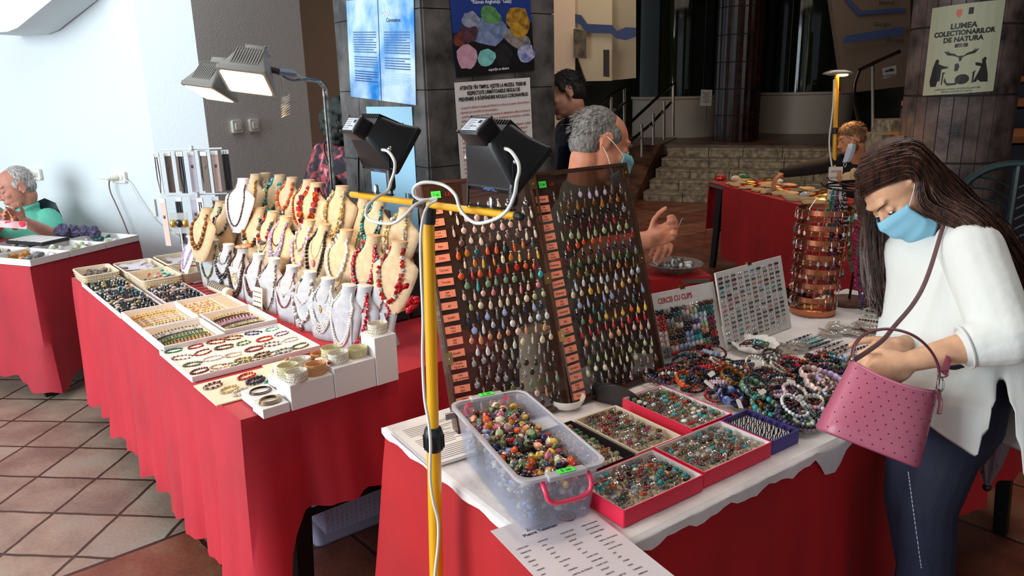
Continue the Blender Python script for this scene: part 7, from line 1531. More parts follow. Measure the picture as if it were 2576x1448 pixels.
def floral():
 m = mat('floral_fabric', (44, 36, 44), .8, noise=(7, .3)); nt = m.node_tree; r = [n for n in nt.nodes if n.type == 'VALTORGB'][0]; n_ = [n for n in nt.nodes if n.type == 'TEX_NOISE'][0]; n_.inputs['Scale'].default_value = 14; n_.inputs['Detail'].default_value = 1; n_.inputs['Distortion'].default_value = 1.5
 cr_ = r.color_ramp; cr_.elements[0].position = .40; cr_.elements[0].color = rgb((40, 34, 42)); cr_.elements[1].position = .72; cr_.elements[1].color = rgb((206, 150, 150))
 for p, c in ((.50, (60, 50, 70)), (.56, (150, 70, 50)), (.64, (176, 70, 96))): e = cr_.elements.new(p); e.color = rgb(c)
 return m
blob([torso(hip - UP * .05, chest, nk - UP * .01, Sw, Fw, .02, .16, .14, .165, .115)] + limb([sh[0], el[0], el[0].lerp(wr_[0], .4)], [.062, .055, .055]) + limb([sh[1], el[1]], [.062, .055]), floral(), 'floral_blouse', t, .008, 4)
blob(legs_prims(hip, Sw, kn, ft_, Fw, .012, (.1, .075, .06)), mat('navy_trousers', (26, 30, 48), .8), 'trousers', t, .01, 2); shoes(t, ft_, Fw, shoeb)
curl = [ell((0, -.02, .03), (.11, .115, .105), 18, 12), ell((0, -.04, -.05), (.115, .10, .09), 18, 12)]; rr = random.Random(3)
for i in range(130): v = V([rr.gauss(0, 1) for _ in range(3)]).normalized(); curl.append(ell((v.x * .115, -.028 + v.y * .11, -.012 + v.z * .135), rr.uniform(.018, .028), 8, 6))
hair_blob(M, t, 'curly_black', (26, 34, 30), curl, 0, None, voxel=.007)
bg = nk - UP * .28 - Fw * .15; tg_ = thing('handbag', 'small black bag with drawstring on the back of the woman in the floral blouse', 'bag', bg - UP * .16)
blob([caps(bg - UP * .08, bg + UP * .05, .06, .045), caps(bg + UP * .05, bg + UP * .09, .045, .02)], blkp, 'pouch', tg_, .008, 3); MB().add(tube(crom([bg + UP * .08, nk + UP * .02 - Sw * .08 + -Fw * .09, sh[1] + UP * .07]), .006, 6), blkp).build('strap', tg_)
A5 = lambda x, y, d: A(x, y, d * 1.08)
# ---- far stall keeper in black
M = hframe(A5(2140, 352, 5.35), -CR * .93 + CD * .34 - CF * .1, -CD * .95 - CR * .25, 1.03); hc_ = M.translation
t = thing('person', 'bearded fair-haired man in black reaching across the far stall, mask pulled to his chin', 'person', V((hc_.x + .1, hc_.y, 0))); Fb = V((-.98, -.2, 0)).normalized(); Sb = V((Fb.y, -Fb.x, 0)); nk = A5(2158, 408, 5.4); chest = nk - UP * .19 - Fb * .03; hip = chest - UP * .36
sh = [nk + Sb * .19 * s - UP * .05 for s in (-1, 1)]; s_n = min(sh, key=lambda p: p.y); s_f = max(sh, key=lambda p: p.y); s_f2 = A5(2110, 408, 5.45)
elA = A5(2030, 424, 5.45); wA = A5(1972, 434, 5.45); hA = A5(1948, 452, 5.45); elB = A5(2180, 470, 5.1); wB = A5(2150, 468, 5.0); kn = [V((hip.x - .35, hip.y + .1 * s, .48)) for s in (-1, 1)]; ft_ = [V((k.x, k.y, .08)) for k in kn]
sk = skinm('ruddy', (206, 138, 96)); blob(head_prims(M, jaw=1.15) + [caps(M @ V((0, -.03, -.06)), nk, .058, .062), torso(hip, chest, nk, Sb, Fb, -.01)] + limb([s_f2, elA, wA], [.05, .042, .028]) + limb([s_n, elB, wB], [.05, .042, .028]) + hand_prims(wA, hA - wA, -CD, CF, .55, 1.1) + hand_prims(wB, -CR - CD * .2, CD, -CF, .5, 1.1) + legs_prims(hip, Sb, kn, ft_, Fb, -.01), sk, 'body', t, .007, 3)
face_bits(M, t, ('fair_brow', (110, 76, 50)))
blksw = mat('black_sweater', (22, 19, 20), .9, bump=(20, .3))
blob([torso(hip, chest, nk - UP * .01, Sb, Fb, .018, .17, .17, .185, .13)] + limb([s_f2 + V((.08, 0, -.02)), s_f2, elA, wA], [.08, .072, .056, .040]) + limb([s_n, elB, elB.lerp(wB, .8)], [.072, .06, .045]), blksw, 'sweater', t, .008, 3)
blob(legs_prims(hip, Sb, kn, ft_, Fb, .012), dkp, 'trousers', t, .01, 2); shoes(t, ft_, Fb, shoeb)
hair_blob(M, t, 'fair', (138, 96, 60), [ell((0, -.020, .052), (.085, .092, .078), 18, 12), ell((0, -.05, .0), (.080, .064, .068), 18, 12), ell((0, .056, -.088), (.034, .026, .024)), ell((.055, .02, -.06), (.014, .03, .03)), ell((-.055, .02, -.06), (.014, .03, .03))], 400, elltuft((0, -.022, .046), (.088, .094, .084), .07, -.05), .03)
mk = thing('face_mask', 'white surgical mask hanging below the ear of the far stall keeper', 'mask', A5(2137, 388, 5.2)); pts = [A5(2143, 362, 5.22), A5(2140, 378, 5.2), A5(2134, 395, 5.2), A5(2128, 408, 5.2)]
MB().add(loft([[p + CR * x - CF * .012 * (1 - abs(x) * 20) + CF * q for x, q in ((-.028 * k_, 0), (0, -.006), (.028 * k_, 0), (.028 * k_, .004), (0, -.002), (-.028 * k_, .004))] for p, k_ in zip(pts, (1, 1.15, 1.1, .95))]), mat('surgical_mask_white', (196, 206, 220), .8)).build('mask_sheet', mk); MB().add(tube(crom([A5(2140, 362, 5.2), A5(2146, 350, 5.2), A5(2140, 345, 5.22)]), .002, 5), MATS['elastic']).add(tube(crom([pts[-1], A5(2122, 412, 5.2), A5(2126, 420, 5.2), A5(2130, 410, 5.2)]), .002, 5), MATS['elastic']).build('ear_loop', mk)
tag(MB().add(ell(A5(2136, 445, 4.9), (.05, .04, .04), 7, 5)).add(ell(A5(2146, 434, 4.92), (.03, .03, .035), 6, 4)) if 0 else MB().add(ell(A5(2136, 446, 4.9), (.055, .04, .04), 7, 5), mat('kraft_paper', (206, 176, 128), .8, bump=(40, .6))).add(ell(A5(2148, 434, 4.92), (.03, .03, .035), 6, 4), mat('kraft_paper', (0, 0, 0))).build('paper_wrap', smooth=False), 'crumpled beige wrapping paper in the far stall keeper\'s hand', 'paper')
A6 = lambda x, y, d: A(x, y, d * 1.09)
# ---- man in green polo at the left edge
M = hframe(A6(40, 472, 4.45), -CR * .62 + CD * .50 - CF * .62, -CD * .86 - CR * .22 - CF * .3, 1.13); hc_ = M.translation
t = thing('person', 'seated balding man in a turquoise-green polo shirt at the left edge, looking down', 'person', V((hc_.x, hc_.y, 0))); Fp = V((.05, -1, 0)).normalized(); Sp = V((Fp.y, -Fp.x, 0)); nk = A6(62, 522, 4.52); chest = nk - UP * .19; hip = chest - UP * .33 - Fp * .05
shs = [A6(122, 552, 4.55), A6(-18, 545, 4.5)]; el1 = A6(146, 596, 4.42); w1 = A6(60, 556, 4.15); el2 = A6(-30, 600, 4.35); w2 = A6(0, 560, 4.15); kn = [V((hip.x + .1 * s, hip.y - .42, .48)) for s in (-1, 1)]; ft_ = [V((k.x, k.y + .02, .08)) for k in kn]
sk = skinm('sunned', (190, 132, 112)); blob(head_prims(M, jaw=1.15) + [caps(M @ V((0, -.03, -.06)), nk, .06, .066), torso(hip, chest, nk, Sp, Fp, -.01, .17, .17, .19, .12)] + limb([shs[0], el1, w1], [.052, .046, .030]) + limb([shs[1], el2, w2], [.052, .046, .030]) + hand_prims(w1, A6(28, 540, 4.1) - w1, CF, -CD, .55, 1.05) + hand_prims(w2, A6(20, 545, 4.1) - w2, CF, -CD, .6, 1.05) + legs_prims(hip, Sp, kn, ft_, Fp, -.01), sk, 'body', t, .006, 3)
face_bits(M, t, ('light_grey_brow', (150, 140, 132)))
polo = mat('mint_polo', (92, 182, 158), .85, bump=(9, .8))
blob([torso(hip, chest, nk - UP * .012, Sp, Fp, .012, .19, .20, .205, .14), caps(nk - UP * .03, nk - UP * .05, .09, .12)] + limb([shs[0], shs[0].lerp(el1, .68)], [.078, .072]) + limb([shs[1], shs[1].lerp(el2, .68)], [.078, .072]), polo, 'polo_shirt', t, .007, 4)
MB().add(tube([nk + UP * .012 + Sp * (.076 * math.cos(q)) + Fp * (.078 * math.sin(q)) - UP * (.03 * max(0, math.sin(q)) ** 2) for q in [2 * pi * i / 24 for i in range(24)]], .011, 8, closed=True, flat=1.8), polo).build('collar', t)
blob(legs_prims(hip, Sp, kn, ft_, Fp, .012), dkp, 'trousers', t, .01, 2); shoes(t, ft_, Fp, shoeb)
hair_blob(M, t, 'white_grey', (176, 170, 166), [ell((0, -.032, .038), (.078, .080, .078), 18, 12), ell((0, -.05, -.008), (.074, .056, .055), 18, 12), ell((.068, .0, .02), (.011, .03, .032)), ell((-.068, .0, .02), (.011, .03, .032))], 200, elltuft((0, -.034, .03), (.079, .082, .08), .01, -.05), .012, .0011)
ch = thing('chair', 'dark plastic chair behind the man in the mint polo', 'chair', V((hip.x, hip.y, 0)))
MB().add(loft([[A6(x, y, 4.6 + q) for x, y in ((60, 560), (80, 512), (112, 498), (140, 510), (156, 545), (160, 600), (150, 680), (60, 680))] for q in (0, .03)]), mat('dark_blue_plastic', (30, 46, 58), .5)).build('backrest', ch); MB().add(box((hip.x, hip.y, .42), (.40, .38, .03)), MATS['dark_blue_plastic']).build('seat', ch, bev=.01)
for sx_ in (-1, 1):
 for sy_ in (-1, 1): MB().add(tube([(hip.x + sx_ * .17, hip.y + sy_ * .15, .41), (hip.x + sx_ * .18, hip.y + sy_ * .16, 0)], .016, 8), MATS['dark_blue_plastic']).build('leg', ch)
fg = A6(36, 560, 4.05); tag(MB().add(ell(fg, (.03, .02, .045), 10, 8), mat('bronze', (150, 84, 60), .3, .6, bump=(30, .6))).add(caps(fg + UP * .03, fg + UP * .09 - CR * .03, .014, .006), mat('bronze', (0, 0, 0))).build('figurine'), 'shiny brown carved figurine held by the man in the mint polo', 'figurine')
hp = thing('printed_cloth', 'pink paper napkin with red hearts before the man in the mint polo', 'napkin', A6(30, 575, 4.0)); MB().add(grid(lambda a, b: A6(-20 + 88 * a, 552 + 18 * b + 6 * a, 4.0 - .03 * b + .01 * math.sin(a * 9)), 14, 4), mat('pink_napkin', (226, 180, 184), .8)).build('napkin', hp, solid=.002)
for x in (20, 55): MB().add(ell(A6(x - 2, 562, 3.985), (.014, .003, .014), 8, 6), mat('heart_red', (206, 50, 66), .8)).add(ell(A6(x + 4, 562, 3.985), (.014, .003, .014), 8, 6), mat('heart_red', (0, 0, 0))).add(ell(A6(x + 1, 568, 3.985), (.012, .003, .016), 6, 5), mat('heart_red', (0, 0, 0))).build('heart_print', hp)
# ================================================================ the woman with the pink bag
Fw = V((-.96, -.28, 0)).normalized(); Lw = V((.28, -.96, 0)).normalized()
M = hframe(A(2264, 476, 1.86), -CR * .50 + CD * .85 - CF * .08, -CR * .85 - CD * .50, .93); HM = M
hipc = A(2378, 1005, 1.83); nk = A(2352, 572, 1.88); chest = A(2408, 720, 1.86)
t = thing('person', 'long-haired woman in white sweater and jeans reaching into a pink handbag', 'person', V((hipc.x, hipc.y, 0))); W = t
shN = A(2445, 632, 1.74); shF = A(2372, 640, 2.02); elN = A(2528, 848, 1.62); wN = A(2292, 908, 1.66); elF = A(2345, 850, 1.96); wF = A(2272, 868, 1.80)
kn = [A(2322, 1430, 1.94), A(2330, 1440, 1.82)]; ft_ = [V((k.x + .01, k.y + .02, .09)) for k in kn]
sk = skinm('fair', (218, 168, 132))
hN = hand_prims(wN, A(2205, 945, 1.68) - wN, -CF * .75 - CD * .5, -CD * .6 + CF * .8, .42, .92, .06); hF = hand_prims(wF, A(2205, 880, 1.74) - wF, -CD * .8 - CF * .5, CF * .3 - CR * .2 + CD * -.6, .62, .92, .05)
hipS = V(hipc)
def wtorso(e=0):
 seq = [(hipc - UP * .10, .12, .09), (hipc, .150, .115), (hipc.lerp(chest, .4), .13, .10), (chest, .150, .112), (chest.lerp(nk, .5), .16, .095), (chest.lerp(nk, .82), .11, .07), (nk, .052, .05)]
 return loft([oval(c, Lw, Fw, a + e, b + e, 22) for c, a, b in seq])
body = head_prims(M, ears=1, jaw=.85) + [caps(M @ V((0, -.03, -.055)), nk + UP * .005, .047, .05), wtorso(-.014)] + limb([shN, elN], [.040, .037]) + limb([elN, elN.lerp(wN, .35), wN], [.037, .036, .0235]) + limb([shF, elF, wF], [.040, .035, .0235]) + hN + hF + [q for s, k, f_ in zip((-1, 1), kn, ft_) for q in limb([hipc + Lw * (s * .055) + Fw * .02 - UP * .06, (hipc + Lw * (s * .055) - UP * .06).lerp(k, .5) + Fw * .035, k, f_], [.055, .05, .048, .04])]
blob(body, sk, 'body', t, .0045, 3)
face_bits(M, t, ('dark_brown_brow', (46, 30, 22)), wt=.6)
jean = mat('dark_denim', (15, 23, 50), .8, noise=(6, .2), bump=(220, .25))
legs = []
for k, f_, s in zip(kn, ft_, (-1, 1)):
 h = hipc + Lw * (s * .055) + Fw * .015 - UP * .06; legs += limb([h, h.lerp(k, .5) + Fw * .035, k, f_], [.072, .062, .062, .078])
blob(legs + [loft([oval(c, Lw, Fw, a, b, 22) for c, a, b in ((hipc - UP * .13, .11, .082), (hipc - UP * .05, .145, .106), (hipc + UP * .04, .145, .110), (hipc + UP * .13, .120, .100))])], jean, 'jeans', t, .006, 4)
stt = mat('jeans_stitch', (176, 176, 190), .8); mb = MB(); pth = crom([A(2285, 1186, 1.735), A(2300, 1300, 1.735), A(2318, 1430, 1.745)], 12)
for i in range(0, len(pth) - 1): mb.add(tube([pth[i], pth[i].lerp(pth[i + 1], .7)], .0011, 4), stt)
mb.build('side_seam', t); shoes(t, ft_, Fw, mat('white_sneaker', (206, 204, 206), .5))
# sweater: loose open-sided knit
swm = mat('white_knit', (224, 226, 220), .9, bump=(9, .9), sheen=.15)
secs = []; NS = 64
for row, (c, a, b) in enumerate(((nk + UP * .0 - Fw * .0, .060, .056), (nk.lerp(chest, .14), .095, .074), (nk.lerp(chest, .38), .168, .102), (nk.lerp(chest, .7), .176, .122), (chest, .176, .130), (chest.lerp(hipc, .3), .18, .134), (chest.lerp(hipc, .6), .186, .136), (hipc + UP * .06, .195, .138), (hipc - UP * .02, .205, .142), (hipc - UP * .10, .212, .148))):
 ring = []
 for q in range(NS):
  ph = 2 * pi * q / NS; f = max(0, row - 4) / 5.0; w_ = 1 + f * (.045 * math.sin(ph * 7 + row * .2) + .03 * math.sin(ph * 12 + 1)); w2 = 1 + .012 * math.sin(ph * 9 + row * 1.9) * (row > 1)
  fr = math.cos(ph); lift = 0
  if row > 6: lift = UP * ((.10 * max(0, fr) ** 1.5 - .02 * max(0, -fr)) * (row - 6) / 3.0)
  p = c + Fw * (b * math.cos(ph) * w_ * w2) + Lw * (a * math.sin(ph) * w_ * w2); ring.append(p + lift if lift else p)
 secs.append(ring)
vs, fs = loft(secs, cap=False); fs = [f for f in fs if not (f[0] // NS >= 6 and 12.6 - (f[0] // NS - 5) * .9 <= f[0] % NS <= 12.6 + (f[0] // NS - 5) * 1.1)]
MB().add((vs, fs), swm).build('sweater_body', t, solid=.004, sub=1)
blob(limb([shN + (nk - shN) * .25, shN, shN.lerp(elN, .5), elN], [.062, .070, .066, .062]) + limb([elN, elN.lerp(wN, .27)], [.064, .052]), swm, 'near_sleeve', t, .006, 6)
blob(limb([shF + (nk - shF) * .25, shF, elF, elF.lerp(wF, .25)], [.06, .066, .056, .048]), swm, 'far_sleeve', t, .007, 5)
cf = elN.lerp(wN, .27); cd0 = (wN - elN).normalized(); x_, y_ = perp(cd0); MB().add(tube([cf + cd0 * .030 + x_ * (.046 * math.cos(q)) + y_ * (.046 * math.sin(q)) for q in [2 * pi * i / 24 for i in range(24)]], .0035, 6, closed=True), swm).build('cuff_hem', t)
mb = MB().add(tube([A(2478, 872, 1.70), A(2490, 940, 1.72)], .02, 8), mat('teal_top', (16, 74, 72), .8)); mb.build('undershirt_edge', t)
# hair
hm = mat('brown_hair', (64, 38, 28), .42, noise=(70, .4), bump=(200, .4), scale3=(1, 1, .15)); hb = MB(); rr = random.Random(8)
blobp = [T_(M, p) for p in (ell((0, -.032, .048), (.083, .092, .078), 20, 14), ell((0, -.045, -.005), (.080, .070, .075), 20, 14), ell((0, -.06, .03), (.07, .06, .07)))]
def hex_(mb):
 def lock(pts, r): mb.add(tube(crom(pts, 4), [r * (1 - .75 * (i / (len(pts) * 4 - 3)) ** 3) for i in range((len(pts) - 1) * 4 + 1)], 5, flat=.55), hm)
 def sheet_(guides, n, r, jit):
  for _ in range(n):
   u = rr.random() * (len(guides) - 1); i = min(int(u), len(guides) - 2); f = u - i; P = [guides[i][k].lerp(guides[i + 1][k], f) + V([rr.gauss(0, jit * (.4 + .6 * k / 4)) for _ in range(3)]) for k in range(len(guides[0]))]
   lock(P, r * rr.uniform(.6, 1.2))
 h = lambda x, y, z: M @ V((x, y, z)); sgn = 1 if (M.to_3x3() @ V((1, 0, 0))).dot(CF) < 0 else -1
 # near side and back: parting over the ear and down the back
 sheet_([[h(sgn * .01, .070, .088), h(sgn * .062, .034, .070), h(sgn * .088, -.008, .025), A(2345, 530, 1.79), A(2440, 570, 1.72), A(2520, 700, 1.70), A(2560, 800, 1.70)],
   [h(sgn * .01, .03, .118), h(sgn * .070, -.01, .085), h(sgn * .092, -.04, .03), A(2370, 500, 1.77), A(2470, 560, 1.71), A(2555, 700, 1.70), A(2590, 840, 1.70)],
   [h(0, -.02, .126), h(sgn * .06, -.06, .095), h(sgn * .075, -.09, .04), A(2410, 480, 1.80), A(2510, 570, 1.74), A(2590, 700, 1.74), A(2625, 860, 1.74)],
   [h(0, -.05, .118), h(sgn * .02, -.095, .085), h(sgn * .02, -.115, .04), A(2440, 490, 1.86), A(2540, 590, 1.84), A(2610, 720, 1.84), A(2640, 860, 1.84)]], 420, .0052, .005)
 sheet_([[h(sgn * .01, .074, .082), h(sgn * .062, .034, .060), h(sgn * .084, -.004, .012), A(2312, 522, 1.775), A(2362, 556, 1.76), A(2420, 575, 1.73), A(2470, 650, 1.70)],
   [h(sgn * .01, .065, .090), h(sgn * .068, .020, .070), h(sgn * .088, -.02, .020), A(2330, 505, 1.775), A(2400, 545, 1.74), A(2480, 620, 1.70), A(2500, 720, 1.69)]], 120, .0045, .003)
 # far side curtain falling in front
 sheet_([[h(0, .074, .084), h(-sgn * .055, .066, .055), A(2172, 540, 1.93), A(2170, 620, 1.95), A(2178, 700, 1.95), A(2190, 760, 1.94)],
   [h(0, .06, .095), h(-sgn * .07, .06, .05), A(2190, 560, 1.96), A(2200, 640, 1.97), A(2210, 730, 1.96), A(2225, 800, 1.95)],
   [h(0, .02, .12), h(-sgn * .085, .02, .03), A(2235, 570, 1.98), A(2240, 660, 1.98), A(2250, 730, 1.97), A(2262, 790, 1.96)],
   [h(0, -.02, .12), h(-sgn * .085, -.03, .03), A(2290, 580, 1.99), A(2290, 660, 1.99), A(2290, 720, 1.98), A(2300, 770, 1.97)]], 380, .0052, .005)
blob(blobp, hm, 'hair', t, .005, 3, hex_)
mk = thing('face_mask', 'light blue pleated surgical mask worn by the young woman', 'mask', M @ Matrix.Translation((0, .1, -.05))); mask_mesh(M, mk, (136, 196, 220))
# ---- pink bag
pk_ = mat('pink_leather', (172, 88, 110), .42, coat=.15, bump=(300, .08)); plum = mat('plum_leather', (88, 36, 48), .5); lin_ = mat('bag_lining', (92, 34, 50), .7); chrome = mat('chrome', (226, 226, 226), .12, 1)
TLp, TRp, BRp, BLp = A(2170, 910, 1.60), A(2398, 992, 1.55), A(2346, 1196, 1.54), A(2080, 1090, 1.59)
Xb = (TRp - TLp).normalized(); cT = (TLp + TRp) / 2 + CF * .055; cB = (BLp + BRp) / 2 + CF * .06; Yb = (cT - cB).normalized(); Zb = Xb.cross(Yb).normalized(); Zb = Zb if Zb.dot(CF) > 0 else -Zb
bag = thing('handbag', 'pink perforated leather handbag hanging from the woman\'s arm over the table edge', 'bag', cB)
wT = (TRp - TLp).length / 2; wB = (BRp - BLp).length / 2; hB = (cT - cB).length
def bsec(f, e=0, n=48):
 c = cB.lerp(cT, f); w_ = (wB + (wT - wB) * f) - e; d_ = .060 - .010 * f - e; out = []
 for k in range(n):
  a = 2 * pi * k / n; ca, sa = math.cos(a), math.sin(a); p = 3.2 - 1.2 * f; x = math.copysign(abs(ca) ** (2 / p), ca); y = math.copysign(abs(sa) ** (2 / p), sa); out.append(c + Xb * (w_ * x) + Zb * (d_ * y) - Yb * (.016 * f * (1 - x * x)))
 return out
rings = [bsec(0, .012), bsec(.012, .003)] + [bsec(f) for f in (.04, .2, .4, .6, .8, 1.0)] + [bsec(1.0, .003)] + [bsec(f, .004) for f in (.8, .4, .05)]
MB().add(loft([*rings[:8]], cap=False), pk_).add(([V(p) for p in rings[0]], [tuple(range(47, -1, -1))]), pk_).build('leather_body', bag)
MB().add(loft(rings[7:], cap=False), lin_).add(([V(p) for p in rings[-1]], [tuple(range(48))]), lin_).build('lining', bag)
hm2 = mat('perforation', (70, 20, 34), .8); mb = MB()
for i in range(9):
 for j in range(9):
  f = .08 + i * .105 - .0; q = -.86 + (j + .5 * (i % 2)) * .21
  if abs(q) > .93: continue
  c = cB.lerp(cT, f); w_ = wB + (wT - wB) * f; p = 3.2 - 1.2 * f; ca = abs(q) ** (p / 2); a = math.acos(min(1, ca)); y = math.sin(a) ** (2 / p) * (.060 - .010 * f); P_ = c + Xb * (w_ * q) - Zb * (y + .0002) - Yb * (.016 * f * (1 - q * q))
  mb.add(T_(frame(P_, Xb, Yb), ell((0, 0, 0), (.0016, .0019, .0005), 7, 4)), hm2)
mb.build('perforations', bag)
MB().add(tube([p + Yb * .0005 - Zb * .0 for p in bsec(.975)], .0006, 4, closed=True), mat('pink_stitch', (232, 150, 176), .7)).build('rim_stitching', bag)
hpts = [A(2143, 910, 1.62), A(2150, 868, 1.62), A(2180, 838, 1.62), A(2235, 827, 1.61), A(2295, 842, 1.59), A(2340, 880, 1.58), A(2362, 930, 1.58), A(2355, 990, 1.58)]
MB().add(tube(crom(hpts, 7), .0065, 10, flat=.45), plum).build('top_handle', bag)
MB().add(tube(crom([A(2357, 985, 1.56), A(2366, 1010, 1.56), A(2362, 1040, 1.555)]), .0075, 8, flat=.4), plum).build('side_tab', bag)
for x, y in ((2144, 903), (2358, 992)): MB().add(ell(A(x, y, 1.585), .004, 8, 6), chrome).build('rivet', bag)
rg = A(2372, 940, 1.58); mb = MB().add(tube([rg + CR * (.011 * math.cos(q)) + CD * (.007 * math.sin(q)) for q in [2 * pi * i / 16 for i in range(16)]], .0016, 6, closed=True), chrome)
c2 = A(2366, 966, 1.575); mb.add(tube([c2 + CR * (.006 * math.cos(q)) + CD * (.015 * math.sin(q)) for q in [2 * pi * i / 16 for i in range(16)]], .0017, 6, closed=True), chrome); c3 = A(2360, 990, 1.57); mb.add(tube([c3 + CR * (.004 * math.cos(q)) + CD * (.010 * math.sin(q)) for q in [2 * pi * i / 14 for i in range(14)]], .002, 6, closed=True), chrome); mb.build('snap_hook', bag)
MB().add(tube(crom([A(2374, 938, 1.58), A(2382, 915, 1.60), A(2390, 890, 1.64)]), .010, 8, flat=.3, upv=CF), mat('rose_leather', (166, 60, 96), .5)).build('shoulder_strap_end', bag)
strap = mat('mauve_strap', (120, 86, 90), .55)
MB().add(tube(crom([A(2375, 560, 1.76), A(2335, 690, 1.72), A(2300, 760, 1.72), A(2250, 820, 1.68), A(2215, 860, 1.66), A(2150, 905, 1.62)]), .0055, 8, flat=.3, upv=CF), strap).build('shoulder_strap', bag)
MB().add(tube(crom([A(2375, 560, 1.76), A(2385, 540, 1.78), A(2420, 545, 1.76), A(2455, 580, 1.70), A(2480, 640, 1.685), A(2495, 720, 1.67)]), .0095, 8, flat=.3, upv=CF), plum).build('shoulder_strap', bag)
# ---- folded umbrella behind her
um = thing('umbrella', 'folded grey translucent umbrella with black dots hanging behind the woman\'s legs', 'umbrella', A(2483, 1228, 2.02)); ua, ub = A(2505, 1035, 1.96), A(2483, 1218, 2.02); ux = (ub - ua).normalized(); up1, up2 = perp(ux); secs = []
for f, r in ((0, .030), (.2, .036), (.45, .036), (.7, .026), (.92, .012), (1, .006)):
 c = ua.lerp(ub, f); secs.append([c + (up1 * math.cos(a) + up2 * math.sin(a)) * r * (1 + .14 * math.sin(a * 8)) for a in [2 * pi * k / 40 for k in range(40)]])
MB().add(loft(secs), glassmat('umbrella_film', (124, 114, 122), .72, .3)).build('canopy', um); MB().add(tube([ua - ux * .30, ub], .004, 8), chrome).build('shaft', um); MB().add(ell(ub + ux * .008, .011, 10, 8), blkp).build('tip', um)
MB().add(caps(ua - ux * .30, ua - ux * .38, .011, .011), blkp).build('handle', um); mb = MB()
for i in range(26): f = rr.random() * .85; a = rr.uniform(0, 6.28); c = ua.lerp(ub, f); r = .037 * (1 - max(0, f - .4) * 1.1) + .001; mb.add(ell(c + (up1 * math.cos(a) + up2 * math.sin(a)) * r, (.0035, .003, .003), 7, 5), blkp)
mb.build('dots', um)
# ---- green plastic chair behind her
gp = mat('green_plastic', (22, 42, 42), .4); cb = A(2515, 520, 3.9); b0 = V((cb.x + .12, cb.y - .1, 0)); ch = thing('garden_chair', 'dark green slotted plastic garden chair at the right edge', 'chair', b0); BM_ = frame(V((cb.x + .06, cb.y, cb.z - .32)), V((.94, -.34, 0)), UP); ww = .25
arch = [(-ww, 0)] + [(-ww * math.cos(q), .34 + .20 * math.sin(q)) for q in [pi * i / 16 for i in range(17)]] + [(ww, 0)]
MB().add(tube([BM_ @ V((x, y, 0)) for x, y in arch], .020, 8), gp).build('back_rim', ch); mb = MB()
for s in (-1, 1):
 for k in range(8): y = .03 + k * .055; mb.add(tube(crom([BM_ @ V((s * .02, y, 0)), BM_ @ V((s * .10, y + .045, 0)), BM_ @ V((s * (ww * math.sqrt(max(.05, 1 - max(0, (y + .05 - .34) / .2) ** 2)) - .01), y + .055, 0))]), .012, 6, flat=.5), gp)
mb.add(tube([BM_ @ V((0, 0, 0)), BM_ @ V((0, .53, 0))], .022, 6, flat=.5), gp); mb.build('back_slats', ch)
sm_ = BM_ @ V((0, -.08, -.22)); MB().add(box((0, 0, 0), (.48, .44, .02)), gp, Matrix.Translation((sm_.x, sm_.y, .43))).build('seat', ch, bev=.008)
for sx_ in (-1, 1):
 for sy_ in (-1, 1): MB().add(tube([(sm_.x + sx_ * .2, sm_.y + sy_ * .19, .43 if sy_ < 0 else .43), (sm_.x + sx_ * .24, sm_.y + sy_ * .23, 0)], .018, 8), gp).build('leg', ch)
for s in (-1, 1): MB().add(tube([BM_ @ V((s * ww, .02, 0)), V((sm_.x + s * .22, sm_.y + .2, .42))], .02, 8), gp).build('back_post', ch)
